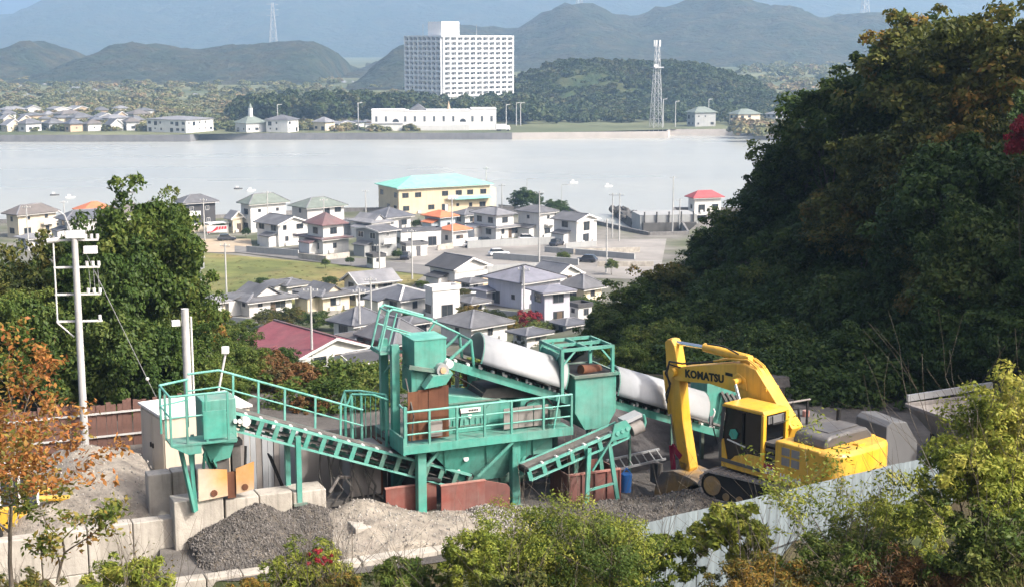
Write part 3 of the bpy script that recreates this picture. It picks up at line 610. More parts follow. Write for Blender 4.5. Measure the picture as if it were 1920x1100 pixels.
# ---- the school with the green roof
sc = house('long beige school building with a bright mint-green hipped roof', 702, 748, 918, 403, 354, 329, 'wall_beige', 'roof_teal', 'hip', 28, cat='school', name='school_building')
L1, L2, H = prop(sc, 'L1', 'L2', 'H')
MB().prism([(0, 0), (1.6, -.5), (1.6, -.3), (0, .25)], (L1 * .58, 0, H * .55), (0, -1, 0), (0, 0, 1), (L1 * .42, 0, 0)).build('awning', M['roof_teal'], sc)
MB().box(L1, L1 + 2.0, .3, 4, -.5, H * .85).build('stair_tower', M['wall_cream'], sc)
GARDEN = [('garden wall beside the white gabled house by the field', 560, 486, 612, 492), ('block wall in front of the two-tier maroon house', 596, 490, 655, 484), ('garden wall in front of the hip-and-gable house', 405, 606, 470, 612), ('garden wall in front of the cream-gabled house', 560, 600, 640, 596), ('garden wall behind the slate-roofed white house', 745, 560, 800, 556), ('garden wall in front of the lilac house', 905, 592, 975, 600), ('garden wall beside the lilac annex', 1020, 622, 1075, 618), ('block wall below the small orange-roofed house', 820, 470, 850, 466), ('garden wall in front of the tall white gabled house', 1060, 466, 1118, 462), ('wall along the shore road behind the school', 935, 392, 1000, 398), ('long wall behind the concrete lots', 1075, 478, 1200, 474), ('block wall below the low tiled house right of the flat-roofed block', 862, 566, 912, 562)]
for l, u0, v0, u1, v1 in GARDEN:
    a_ = on_ground(u0, v0); b_ = on_ground(u1, v1); o = MB().bar((a_.x, a_.y, a_.z + .45), (b_.x, b_.y, b_.z + .45), .2, 1.5).build('garden_wall', M['wall_grey' if len(l) % 2 else 'concrete']); tag(o, l, 'wall', 'garden walls of the town')
# ---- shoreline props
M['roadpaint'] = mat('road_paint', (0.7, 0.7, 0.68), 0.8, 0.2)
def sheet(name, label, pts, matl, dz, kind='structure'):
    V = []
    for u, v in pts:
        p = on_ground(u, v); V.append((p.x, p.y, p.z + dz))
    mb_ = MB(); mb_.add(V, [tuple(range(len(V)))]); o = mb_.build(name, matl)
    return tag(o, label, kind=kind)
M['grass'] = mat('field_grass', (0.135, 0.155, 0.045), 0.95, 0.5, 0.12, bump=0.8, bscale=1.5, col2=(0.26, 0.21, 0.085), world=True)
def draped(name, label, outline, matl, dz, nu=26, nv=14):
    """outline: four photo corners; a grid is draped on the ground between them"""
    V = []
    for j in range(nv + 1):
        for i in range(nu + 1):
            a_, b_ = i / nu, j / nv
            u = (outline[0][0] * (1 - a_) + outline[1][0] * a_) * (1 - b_) + (outline[3][0] * (1 - a_) + outline[2][0] * a_) * b_
            v = (outline[0][1] * (1 - a_) + outline[1][1] * a_) * (1 - b_) + (outline[3][1] * (1 - a_) + outline[2][1] * a_) * b_
            p = on_ground(u, v); V.append((p.x, p.y, p.z + dz))
    idx = np.arange((nu + 1) * (nv + 1)).reshape(nv + 1, nu + 1); F = np.stack([idx[:-1, :-1], idx[:-1, 1:], idx[1:, 1:], idx[1:, :-1]], -1).reshape(-1, 4)
    return tag(link(name, np_mesh(name, np.array(V), F, matl, True)), label, kind='structure')
draped('grass_field', 'rough green and straw-coloured grass field in the town', [(318, 575), (700, 600), (800, 512), (318, 468)], M['grass'], .06)
draped('sandy_lot', 'sandy yellow lot beside the charcoal house', [(300, 474), (475, 474), (470, 449), (300, 449)], M['sand'], .10, 10, 6)
draped('street', 'grey asphalt street along the top of the grass field', [(440, 474), (800, 517), (815, 500), (440, 462)], M['asphalt'], .14, 20, 4)
draped('concrete_lot', 'pale empty concrete lots right of the street', [(760, 512), (1235, 525), (1250, 448), (760, 452)], M['lot'], .05, 20, 8)
def lowwall(name, label, p, q, h, t_, matl, grp=None):
    a_ = on_ground(*p); b_ = on_ground(*q); o = MB().bar((a_.x, a_.y, a_.z + h / 2 - .2), (b_.x, b_.y, b_.z + h / 2 - .2), t_, h + .4).build(name, matl)
    return tag(o, label, 'wall', grp)
G = 'low walls between the town lots'
lowwall('garden_wall', 'dark grey garden wall in front of the white gabled house', (463, 474), (560, 482), 1.4, .3, M['wall_grey'], G)
lowwall('lot_wall', 'long grey retaining wall below the large two-tier house', (876, 466), (1040, 458), 1.6, .4, M['wall_grey'], G)
lowwall('lot_wall', 'grey retaining wall in the middle of the concrete lots', (925, 486), (1085, 498), 1.3, .4, M['wall_grey'], G)
lowwall('lot_wall', 'grey retaining wall below the tall gabled house', (1022, 473), (1190, 487), 1.2, .4, M['wall_grey'], G)
lowwall('lot_wall', 'pale retaining wall at the right side of the lots', (1120, 500), (1225, 500), 1.0, .4, M['concrete'], G)
lowwall('lot_wall', 'grey retaining wall behind the dark-roofed house', (890, 512), (1010, 505), 1.2, .4, M['wall_grey'], G)
lowwall('lot_wall', 'white wall beside the lower orange roof', (846, 463), (895, 458), 1.5, .3, M['trim'], G)
lowwall('lot_wall', 'white wall in front of the charcoal house', (345, 436), (450, 434), 1.6, .3, M['wall_cream'], G)
# breakwater and pier
M['rock'] = mat('dark_rock', (0.09, 0.088, 0.085), 0.9, 0.4, 0.4, bump=0.8, bscale=1.5)
def rubble(name, label, p0, p1, w, h, n, seed, cat):
    rnd = random.Random(seed); t = empty(name, p0, 0, label, cat); d = (Vector(p1) - Vector(p0)); L_ = d.length; d.normalize(); sd_ = Vector((-d.y, d.x, 0))
    core = MB().prism([(-w / 2, -2), (w / 2, -2), (w * .3, h), (-w * .3, h)], (0, 0, 0), sd_, EZ, d * L_); core.build('core', M['rock'], t)
    me = []
    for k in range(3):
        b_ = MB().sphere((0, 0, 0), 1, 7, 5, .8); b_.v = [tuple(Vector(q) * (0.75 + .5 * rnd.random())) for q in b_.v]; me.append(b_.mesh('stone', M['rock']))
    for i in range(n):
        q = d * rnd.uniform(0, L_) + sd_ * rnd.uniform(-w / 2, w / 2) + EZ * (h * rnd.uniform(.2, 1.0)); r_ = rnd.uniform(.6, 1.1)
        link('stone', rnd.choice(me), t, q, (rnd.random() * 6, rnd.random() * 6, rnd.random() * 6), (r_, r_, r_))
    return t
rubble('breakwater', 'dark rubble breakwater jutting into the inlet', atz(1163, 400, .5), atz(1205, 428, .5), 5, 1.5, 40, 3, 'breakwater')
p = atz(1200, 432, 1.0)
t = empty('landing_stage', p, R(8), 'dark weathered landing stage at the water beside the breakwater', 'pier')
MB().box(0, 14, 0, 9, -2, 3.6).build('deck', M['wall_grey'], t); MB().box(.5, 13.5, -1.5, 0, -2, 1.8).build('step', M['rock'], t)
for k in range(5): MB().tube((1 + k * 3, -.3, -2), (1 + k * 3, -.3, 4.4), .18).build('bollard_post', M['rock'], t)
# red and white banner frame and cars on the sandy lot
M['red'] = mat('red_paint', (0.55, 0.03, 0.05), 0.5, 0.15); M['carwhite'] = mat('white_car_paint', (0.72, 0.72, 0.72), 0.25, 0.05, spec=0.6, coat=0.6); M['cardark'] = mat('dark_car_paint', (0.03, 0.035, 0.05), 0.25, 0.05, spec=0.6, coat=0.6)
M['tyre'] = mat('tyre_rubber', (0.025, 0.025, 0.025), 0.85, 0.2)
def car(label, u, v, rz, matl, grp='parked cars in the town'):
    p_ = on_ground(u, v); t = empty('parked_car', p_, rz, label, 'car', grp)
    MB().prism([(-2, .3), (2, .3), (2.05, .75), (1.2, .9), (-1.9, .95), (-2.05, .7)], (0, -.8, 0), (1, 0, 0), (0, 0, 1), (0, 1.6, 0)).build('body', matl, t, bevel=.08)
    c_ = MB().prism([(-1.7, .95), (1.0, .9), (.4, 1.45), (-1.4, 1.48)], (0, -.7, 0), (1, 0, 0), (0, 0, 1), (0, 1.4, 0)).build('cabin_glass', M['glass'], t)
    MB().box(-1.4, .4, -.68, .68, 1.46, 1.52).build('roof', matl, t)
    for x in (-1.3, 1.3):
        for y in (-.82, .62): MB().tube((x, y, .32), (x, y + .2, .32), .32, n=12).build('wheel', M['tyre'], t)
    for y in (-.55, .55): MB().cbox((2.03, y, .66), .06, .3, .14).build('headlight', M['glass'], t)
car('white car parked on the sandy lot below the charcoal house', 357, 458, R(170), M['carwhite'])
car('dark car parked beside the tall white gabled house', 1044, 461, R(60), M['cardark'])
car('white car in the gap right of the large two-tier house', 990, 452, R(10), M['carwhite'])
car('dark car parked below the large two-tier house', 912, 458, R(15), M['cardark'])
car('silver-white car on the concrete lots below the long wall', 935, 480, R(20), M['carwhite']); car('dark car on the concrete lots near the small round tree', 1100, 492, R(160), M['cardark']); car('white car in front of the dark-roofed house with tan walls', 880, 556, R(30), M['carwhite']); car('white car beside the lower orange-roofed house', 886, 464, R(10), M['carwhite']); car('dark car at the upper end of the sandy lot', 425, 452, R(15), M['cardark'])
car('dark car parked beside the workshop street', 762, 486, R(80), M['cardark'])
b_ = at(388, 432, on_ground(388, 441).y)
t = empty('red_banner', on_ground(388, 441), R(10), 'red and white slanted banner strips on a low frame beside the sandy lot', 'banner')
MB().box(0, 4.6, -.05, .05, .5, 2.1).build('board', M['trim'], t)
MB().prism([(.1, .75), (.9, .7), (1.7, 1.3), (2.2, 1.85), (4.4, 1.95), (4.4, 1.35), (2.4, 1.2), (1.2, .62), (.2, .55)], (0, -.1, 0), (1, 0, 0), (0, 0, 1), (0, .04, 0)).build('strip', M['red'], t)
for k in range(3): MB().bar((2.5 + .6 * k, -.115, 1.2), (2.7 + .6 * k, -.115, 1.95), .12, .02, (0, 1, 0)).build('white_stripe', M['trim'], t)
for x in (.1, 4.5): MB().tube((x, .08, -.2), (x, .08, 2.2), .06).build('post', M['trim'], t)
# small carport beside the charcoal house
t = empty('carport', on_ground(382, 437), R(35), 'white flat carport in front of the charcoal house', 'carport')
MB().box(0, 5, -3, 0, 2.3, 2.42).build('roof', M['trim'], t)
for x in (.2, 4.8): MB().tube((x, -2.8, -.3), (x, -2.8, 2.3), .06).build('post', M['trim'], t)
# ---- poles
M['pole'] = mat('concrete_pole', (0.46, 0.46, 0.45), 0.85, 0.2, 1.5, streak=.2); M['steel'] = mat('galvanised_steel', (0.45, 0.46, 0.47), 0.45, 0.2, 2, metal=.5); M['insul'] = mat('porcelain', (0.7, 0.7, 0.68), 0.3, 0.1)
def pole(label, u, vt, vbm, arms=1, lamp=False, trafo=False, grp='utility poles in the town', r=.17):
    p_ = on_ground(u, vbm); h = at(u, vt, p_.y).z - p_.z; t = empty('street_lamp' if lamp else 'utility_pole', p_, R(random.uniform(-25, 25)), label, 'street lamp' if lamp else 'utility pole', grp)
    MB().tube((0, 0, -.5), (0, 0, h), r, r * .65, 8).build('pole', M['pole'], t, smooth=True)
    if lamp:
        MB().bar((0, 0, h), (1.9, 0, h + .15), .1).build('arm', M['pole'], t); MB().box(1.6, 2.4, -.15, .15, h + .02, h + .16).build('lamp_head', M['trim'], t)
    for k in range(arms):
        z = h - .5 - k * .9; ao = MB().bar((-.9, 0, z), (.9, 0, z), .1).build('crossarm', M['steel'], t)
        for x in (-.8, -.3, .3, .8): MB().tube((x, 0, z + .05), (x, 0, z + .3), .06, n=6).build('insulator', M['insul'], ao)
    if trafo:
        for y in (-.45, .45): MB().tube((.3, y, h - 3.2), (.3, y, h - 2.2), .28, n=10).build('transformer', M['steel'], t)
pole('pole with transformers standing left in the grass field', 377, 468, 548, 2, trafo=True)
pole('slim pole standing in the grass field left of the hip-and-gable house', 425, 456, 556)
pole('pole standing at the right end of the grass field', 712, 456, 512)
pole('pole standing left of the dark-roofed house with tan walls', 773, 430, 524)
pole('tall pole in front of the red-roofed house', 586, 538, 702, 1)
pole('pole standing in front of the lower orange roof', 848, 370, 463)
pole('tall pole below the large two-tier house, in the middle of the lots', 1011, 358, 500, 1)
pole('pole at the right end of the concrete lots', 1137, 410, 512)
pole('pole in front of the large lilac house', 982, 500, 612)
pole('pole in front of the house with the maroon walls', 696, 520, 600)
pole('left one of two close poles at the seawall', 1148, 362, 446)
pole('right one of two close poles at the seawall', 1161, 362, 452)
pole('pole by the landing stage near the bright red roof', 1261, 330, 430)
pole('short pole beside the landing stage', 1274, 372, 425)
pole('pole at the right corner of the green-roofed school', 912, 313, 388)
pole('pole behind the large two-tier house', 941, 345, 398)
pole('pole in front of the tall white house with the sage roof', 503, 358, 440)
pole('pole in front of the smaller sage roof', 608, 372, 432)
pole('pole left of the green-roofed school', 686, 356, 404)
pole('pole at the left edge beside the cream house', 54, 385, 470)
pole('pole left of the broad blue-grey roof', 123, 376, 446)
pole('pole in front of the charcoal house', 384, 372, 452)
pole('pole between the two slate roofs above the red house', 675, 540, 640)
pole('street lamp left of the dark bushes on the shore', 988, 336, 392, 0, True, grp='street lamps on the shore road', r=.1)
pole('street lamp right of the dark bushes on the shore', 1053, 347, 404, 0, True, grp='street lamps on the shore road', r=.1)
# ---- fishing boats and buoys on the water
M['buoy'] = mat('buoy', (0.10, 0.10, 0.10), 0.6, 0.2)
def boat(label, u, v, rz, L_=2.4, dark=False):
    p_ = atz(u, v, 0); t = empty('fishing_boat', p_, rz, label, 'boat', 'small boats and floats on the inlet')
    MB().prism([(-L_ / 2, -.5), (L_ / 2 - .8, -.5), (L_ / 2 + .3, 0), (L_ / 2 - .8, .5), (-L_ / 2, .5)], (0, 0, -.2), (1, 0, 0), (0, 1, 0), (0, 0, .6)).build('hull', M['buoy' if dark else 'carwhite'], t)
    MB().box(-.6, .2, -.35, .35, .5, 1.0).build('cabin', M['trim'], t)
boat('small dark boat on the water above the left cream house', 102, 367, .2, 2.4, True); boat('small white boat above the salmon-orange roof', 131, 371, .2, 2.4); boat('small dark boat above the tall left tree', 244, 362, .4, 2.4, True)
boat('small dark boat above the larger sage roof', 446, 355, 0, 2.4, True); boat('white boat right of the dark boat above the sage roof', 470, 358, .3, 2.4)
boat('white boat on the water right of the shore street lamps', 1075, 343, .1, 2.4); boat('small white boat furthest right of the shore street lamps', 1140, 350, .1, 2.4)
# ================================================================== far shore
M['aptwhite'] = mat('apartment_white', (0.78, 0.78, 0.77), 0.8, 0.08, 0.1); M['aptdark'] = mat('apartment_recess', (0.10, 0.11, 0.13), 0.5, 0.2, 0.3)
def apartment():
    Y = 900.0; C = at(830, 182, Y); s = FPX / Y; a = R(40); L1 = (958 - 830) / s / math.cos(a); L2 = (830 - 758) / s / math.sin(a)
    H = at(830, 70, Y).z - C.z; t = empty('apartment_block', C, a, 'tall white apartment block with rows of balconies across the inlet', 'apartment block')
    MB().box(0, L1, 0, L2, -4, H).build('wall', M['aptwhite'], t)
    NS = 12; fh = H / NS; n1, n2 = 11, 8
    bal1 = MB().box(.2, L1 - .2, -1.5, 0, 0, .25).box(.2, L1 - .2, -1.5, -1.3, .25, 1.2).mesh('balcony', M['aptwhite']); bal2 = MB().box(-1.5, 0, .2, L2 - .2, 0, .25).box(-1.5, -1.3, .2, L2 - .2, .25, 1.2).mesh('balcony', M['aptwhite'])
    wm1, wp1 = window_meshes(2.7, 1.7, 'frame_pale')
    for k in range(NS):
        link('balcony', bal1, t, (0, 0, k * fh)); link('balcony', bal2, t, (0, 0, k * fh))
        for i in range(n1):
            o = link('window', wm1, t, (L1 * (i + .5) / n1, -.02, k * fh + .45), (0, 0, 0)); link('pane', wp1, o)
        for i in range(n2):
            o = link('window', wm1, t, (-.02, L2 * (i + .5) / n2, k * fh + .45), (0, 0, -math.pi / 2)); link('pane', wp1, o)
    fin1 = MB().box(-.5, .5, -1.7, 0, 0, H + .4).mesh('fin', M['aptwhite']); fin2 = MB().box(-1.7, 0, -.5, .5, 0, H + .4).mesh('fin', M['aptwhite'])
    for i in range(n1 + 1): link('fin', fin1, t, (L1 * i / n1, -.003, 0))
    for i in range(n2 + 1): link('fin', fin2, t, (-.003, L2 * i / n2, 0))
    MB().box(-1.8, L1 + .5, -1.8, L2 + .5, H, H + 1.0).build('parapet', M['aptwhite'], t)
    MB().box(4, 18, 6, 20, H + 1, H + 9.5).build('penthouse', M['aptwhite'], t)
    for x, y in ((L1 * .6, 8), (2, L2 * .6)): MB().tube((x, y, H + 1), (x, y, H + 8), .12, n=5).build('mast', M['steel'], t)
apartment()
FH = 'small houses in the village across the inlet'
def fhouse(label, ul, uc, ur, vb, ve, vr, wall='wall_white', roof='roof_grey', kind='hip', a=35, win=True, grp=None, cat='house', name='house', g='R'):
    return house(label, ul, uc, ur, vb, ve, vr, wall, roof, kind, a, g=g, group=grp, cat=cat, name=name, win=win, z0=3.2, door=False)
fhouse('long white two-storey building with a pale green roof on the far shore', 265, 349, 386, 250, 226, 218, 'wall_white', 'roof_pale', 'hip', 62, cat='building', name='office_building')
t = fhouse('pavilion with a pale green roof and small cupola on the far shore', 437, 462, 494, 249, 232, 218, 'wall_greywhite', 'roof_sage', 'hip', 45, cat='building', name='pavilion')
L1, L2, H = prop(t, 'L1', 'L2', 'H')
MB().box(L1 / 2 - .8, L1 / 2 + .8, L2 / 2 - .8, L2 / 2 + .8, H + 2, H + 7).build('cupola', M['wall_white'], t); MB().tube((L1 / 2, L2 / 2, H + 7), (L1 / 2, L2 / 2, H + 9.5), 1.1, .05, 8).build('spire', M['roof_sage'], t)
fhouse('white cube-like house with a grey hipped roof on the far shore', 497, 540, 554, 249, 226, 216, 'wall_white', 'roof_grey', 'hip', 70)
fhouse('small cream house with a pale roof right of the white cube-like house', 586, 610, 625, 246, 230, 220, 'wall_cream', 'roof_pale', 'hip', 55)
def hall():
    C = atz(697, 245, 3.2); s = FPX / C.y; t = empty('banquet_hall', C, R(4), 'long white banquet hall with arched windows on the far shore', 'hall')
    W = (930 - 697) / s
    for x0, x1, h, d in ((0, W * .27, 9.5, 14), (W * .27, W * .44, 9.0, 16), (W * .44, W * .80, 9.3, 14), (W * .80, W, 10.0, 15)):
        MB().box(x0, x1 - .01, 0, d, -2, h).build('wall', M['wall_white'], t); MB().box(x0 - .15, x1 + .1, -.15, d, h, h + .5).build('parapet', M['trim'], t)
    MB().prism([(0, 0), (9, 0), (4.5, 3)], (W * .3, 4, 9.5), (1, 0, 0), (0, 0, 1), (0, 12, 0)).build('roof', M['roof_grey'], t)
    MB().box(-3, W * .24, -3.5, 0, -2, 3.2).build('front_wing', M['wall_white'], t); MB().box(-3.3, W * .25, -3.8, .2, 3.2, 3.5).build('front_roof', M['roof_pale'], t)
    MB().box(W * .36, W * .78, -2.5, 0, -2, 2.6).build('arcade', M['wall_greywhite'], t)
    MB().tube((W * .62, 6, 9.5), (W * .62, 6, 14), 1.0, .05, 6).build('spire', M['wall_tan'], t)
    for k in range(13):
        if k in (2, 9):
            ar = MB().prism([(1.6 * math.cos(q * math.pi / 8), 1.6 * math.sin(q * math.pi / 8)) for q in range(9)], (W * (k + .5) / 13, -.05, 4), (1, 0, 0), (0, 0, 1), (0, .1, 0)); ar.build('window', M['glass'], t)
        else: add_window(t, W * (k + .5) / 13, 0, 4.2, 0, 1.0, 2.6, 'frame_pale')
hall()
fhouse('grey-green gabled warehouse on the far quay beside the lattice tower', 1291, 1303, 1344, 238, 212, 201, 'wall_grey', 'roof_sage', 'hip', 25, cat='warehouse', name='warehouse')
fhouse('pale shed with a round-shouldered roof at the right end of the far quay', 1371, 1384, 1428, 235, 215, 205, 'wall_cream', 'roof_sage', 'hip', 25, cat='shed', name='shed')
fhouse('small white house peeping out left of the dark trees on the far quay', 1440, 1455, 1478, 232, 215, 208, 'wall_greywhite', 'roof_pale', 'hip', 35)
# lorry on the quay
p = atz(941, 246, 3.2); t = empty('parked_lorry', p, R(10), 'white box lorry parked at the right end of the banquet hall', 'lorry')
MB().box(-3, 2, -1.2, 1.2, .9, 3.4).build('cargo_box', M['carwhite'], t); MB().prism([(2.1, .6), (4, .6), (4, 1.7), (3.5, 2.7), (2.1, 2.7)], (0, -1.1, 0), (1, 0, 0), (0, 0, 1), (0, 2.2, 0)).build('cab', M['carwhite'], t)
for x in (-2, -1, 3):
    for y in (-1.1, .85): MB().tube((x, y, .5), (x, y + .25, .5), .5, n=10).build('wheel', M['tyre'], t)
# village on the left: rows of small houses, then specks further back
rnd = random.Random(11); walls_ = ['wall_white', 'wall_greywhite', 'wall_greywhite', 'wall_cream', 'wall_tan']; roofs_ = ['roof_grey', 'roof_blue', 'roof_brown', 'roof_pale', 'roof_grey']
rn = {'roof_grey': 'grey', 'roof_blue': 'blue-grey', 'roof_brown': 'brown', 'roof_pale': 'pale'}
wn_ = {'wall_white': 'white', 'wall_greywhite': 'light grey', 'wall_cream': 'cream', 'wall_tan': 'tan'}
ORD = ['first', 'second', 'third', 'fourth', 'fifth', 'sixth', 'seventh', 'eighth', 'ninth', 'tenth']
for row, (vb_, n_, u0, u1, hh, rown) in enumerate(((248, 7, -4, 262, 25, 'the far waterfront row'), (238, 8, -12, 262, 23, 'the second far village row'), (228, 8, -5, 268, 19, 'the third far village row'), (215, 7, -10, 290, 15, 'the rearmost far village row'), (240, 4, 622, 690, 14, 'the group left of the banquet hall'))):
    for k in range(n_):
        u = u0 + (u1 - u0) * (k + .5) / n_ + rnd.uniform(-6, 6); w_ = rnd.uniform(13, 26); wl, rf = rnd.choice(walls_), rnd.choice(roofs_); v_ = vb_ + rnd.uniform(-3, 2)
        fhouse('%s %s-roofed house, %s from left in %s' % (wn_[wl], rn[rf], ORD[k], rown), u - w_ * rnd.uniform(.6, 1), u, u + w_, v_, v_ - hh * rnd.uniform(.5, .65), v_ - hh * rnd.uniform(.85, 1.05), wl, rf, rnd.choice(['hip', 'hip', 'gable']), rnd.uniform(25, 60), grp=FH, win=row == 0)
for k in range(46):
    u = rnd.choice([rnd.uniform(0, 420), rnd.uniform(0, 215), rnd.uniform(640, 750)]); v_ = rnd.uniform(152, 188) if u < 600 else rnd.uniform(152, 172); w_ = rnd.uniform(3.5, 8); wl = rnd.choice(['wall_white', 'wall_white', 'wall_greywhite', 'wall_cream'])
    if u > 600 and u < 700 and False: continue
    fhouse('distant tiny %s building on the hazy plain' % wn_[wl], u - w_ * .7, u, u + w_, v_, v_ - rnd.uniform(3, 6), v_ - 7, wl, 'roof_pale', 'hip', 35, grp='specks of buildings on the far plain', cat='building', win=False)
for k in range(14):
    u = rnd.uniform(1438, 1530); v_ = rnd.uniform(150, 176); w_ = rnd.uniform(4, 8)
    fhouse('distant pale house in the valley beside the dark trees', u - w_ * .7, u, u + w_, v_, v_ - 4, v_ - 7, 'wall_white', rnd.choice(['roof_orange', 'roof_pale', 'roof_grey']), 'hip', 35, grp='houses in the far valley', win=False)
# lattice masts
def lattice(name, label, cat, u, vt, vbm, Y, w0, w1, nseg, dish=True, arms=0, thick=.15):
    C = at(u, vbm, Y); h = at(u, vt, Y).z - C.z; t = empty(name, C, R(20), label, cat)
    def cor(k): w = w0 + (w1 - w0) * k; return [Vector((sx * w / 2, sy * w / 2, h * k)) for sx, sy in ((-1, -1), (1, -1), (1, 1), (-1, 1))]
    for q in range(4): MB().bar(cor(0)[q] - Vector((0, 0, 2)), cor(1)[q], thick * 1.3).build('leg', M['steel'], t)
    for k in range(nseg):
        a_, b_ = cor(k / nseg), cor((k + 1) / nseg); br = MB()
        for q in range(4):
            br.bar(a_[q], b_[(q + 1) % 4], thick * .6); br.bar(a_[(q + 1) % 4], b_[q], thick * .6); br.bar(b_[q], b_[(q + 1) % 4], thick * .6)
        br.build('brace', M['steel'], t)
    if dish:
        MB().box(-w1 * 1.6, w1 * 1.6, -w1 * 1.6, w1 * 1.6, h * .72, h * .735).build('platform', M['steel'], t)
        for k in range(5):
            an = 1.26 * k; MB().bar((1.6 * math.cos(an), 1.6 * math.sin(an), h - 1), (1.6 * math.cos(an), 1.6 * math.sin(an), h + 2.2), .4).build('antenna', M['insul'], t)
        MB().tube((-w1, -w1 - .6, h * .74), (-w1, -w1 - .2, h * .74), 1.1, n=12).build('dish', M['insul'], t)
    for k in range(arms):
        z = h * (.97 - .12 * k); MB().bar((-w1 * 3.2, 0, z), (w1 * 3.2, 0, z), thick * 1.2).build('crossarm', M['steel'], t)
lattice('lattice_tower', 'tall grey lattice radio tower on the far quay', 'tower', 1230, 84, 240, 730, 5.2, 1.6, 9)
lattice('power_pylon', 'hazy lattice pylon standing behind the long low hill on the left', 'pylon', 513, 6, 92, 2100, 11, 2.6, 7, False, 3, .35)
lattice('power_pylon', 'hazy pylon on the left peak of the wooded ridge', 'pylon', 1086, -16, 18, 2290, 11, 3, 4, False, 2, .45)
lattice('power_pylon', 'hazy pylon on the right peak of the wooded ridge', 'pylon', 1621, -22, 40, 2290, 13, 4, 5, False, 2, .5)
# quay poles and floodlights
def qpole(label, u, vt, vbm, arm=False):
    C = atz(u, vbm, 3.2); h = at(u, vt, C.y).z - C.z; t = empty('lamp_post', C, R(30), label, 'lamp post', 'posts on the far shore'); MB().tube((0, 0, -.5), (0, 0, h), .3, .2, 6).build('pole', M['pole'], t)
    MB().bar((0, 0, h - .2), (2.4, 0, h), .25).build('arm', M['pole'], t)
for l, u, vt, vbm in (('slim post on the far quay right of the parked lorry', 949, 196, 236), ('thick left one of two posts on the far quay', 968, 193, 236), ('thick right one of two posts on the far quay', 976, 193, 236), ('post just right of the lattice tower', 1243, 186, 238), ('post between the lattice tower and the grey-green warehouse', 1266, 190, 238), ('post above the grey-green warehouse roof', 1328, 186, 236), ('post left of the banquet hall', 672, 193, 244), ('post behind the white cube-like house', 521, 196, 240)): qpole(l, u, vt, vbm)
# ---- woods across the inlet (one mass)
prot = [crown_arrays(s_, 1, 1, .85, 26, 9, .55, .5, .34, .6)[0] for s_ in (1, 2, 3, 4)]
rnd = random.Random(5); pl = []
for k in range(520):      # belt below the apartment block
    u = rnd.uniform(445, 960) if k % 5 else rnd.uniform(860, 1010); Y = rnd.uniform(760, 880); z = far_z((u - CX) / FPX * Y, Y); r_ = rnd.uniform(2.6, 5.0)
    top = lerp_tab([(440, 11), (480, 15), (620, 16), (760, 15), (860, 12), (960, 14)], u) * rnd.uniform(.5, 1); pl.append(((u - CX) / FPX * Y, Y, z + max(1.5, top - r_), r_, 1.0))
tag(link('shore_wood', scatter_mesh('shore_wood', prot, pl, M['leaf_far'], 1)), 'dark belt of trees below the white apartment block', kind='stuff')
pl = []
hillpts = [(935, 178), (985, 146), (1040, 122), (1100, 118), (1160, 121), (1230, 121), (1290, 124), (1340, 133), (1395, 148), (1430, 175)]
for k in range(950):
    u = rnd.uniform(915, 1450); t_ = rnd.random(); Y = 1020 - 150 * t_; crest = lerp_tab([(900, 205)] + hillpts + [(1450, 200)], u); z = 4 + max(0, at(u, crest, 1020).z - 4) * (1 - sm(0, 1, t_)); r_ = rnd.uniform(2.2, 4.4)
    x = at(u, crest, 1020).x; pl.append((x, Y, z + r_ * .2, r_, .9))
for k in range(260):
    u = rnd.uniform(930, 1470); Y = rnd.uniform(770, 870); r_ = rnd.uniform(1.8, 4.0); pl.append(((u - CX) / FPX * Y, Y, 3.2 + r_ * .6, r_, .9))
tag(link('hill_wood', scatter_mesh('hill_wood', prot, pl, M['leaf_far'], 2)), 'trees covering the wooded hill behind the lattice tower', kind='stuff')
pl = []
for k in range(1500):
    u = rnd.uniform(-30, 780); v_ = 148 + 98 * rnd.random() ** 1.1; 
    if u > 640 and u < 700 and v_ < 180: continue
    p = atz(u, v_, 3.4); r_ = rnd.uniform(1.6, 3.6) * (1 + (p.y - 700) / 1800); pl.append((p.x, p.y, far_z(p.x, p.y) + r_ * .3, r_, .7))
tag(link('plain_trees', scatter_mesh('plain_trees', prot, pl, M['leaf_plain'], 3)), 'scattered trees and hedges of the far coastal plain', kind='stuff')

pl = []
for k in range(520):      # hedges and trees in the valley right of the wooded hill
    u = rnd.uniform(1380, 1640); v_ = 118 + 116 * rnd.random(); p = atz(u, max(v_, 126), 8.0); r_ = rnd.uniform(2.0, 4.0) * (1 + (p.y - 700) / 1500); pl.append((p.x, p.y, far_z(p.x, p.y) + r_ * .3, r_, .8))
tag(link('valley_trees', scatter_mesh('valley_trees', prot, pl, M['leaf_plain'], 4)), 'trees of the far valley right of the wooded hill', kind='stuff')
# ================================================================== works yard
M['green'] = mat('green_machine_paint', (0.06, 0.32, 0.255), 0.55, 0.3, 1.6, col2=(0.10, 0.30, 0.25), streak=.3, spec=.35, bump=.05, dust=.55)
M['green_dusty'] = mat('dusty_green_paint', (0.07, 0.20, 0.16), 0.8, 0.35, 1.6, col2=(0.13, 0.17, 0.145), streak=.3, dust=.8)
M['rail'] = mat('green_rail_paint', (0.17, 0.42, 0.36), 0.5, 0.25, 3, col2=(0.10, 0.34, 0.28))
M['cover'] = mat('white_cover_sheet', (0.38, 0.40, 0.42), 0.38, 0.15, 0.8, spec=.5, streak=.15, dust=.25)
M['belt'] = mat('rubber_belt', (0.07, 0.068, 0.066), 0.85, 0.4, 2, col2=(0.13, 0.122, 0.115), dust=.6, dustcol=(0.2, 0.19, 0.175)); M['black'] = mat('black_grime', (0.02, 0.02, 0.021), 0.8, 0.3, 3)
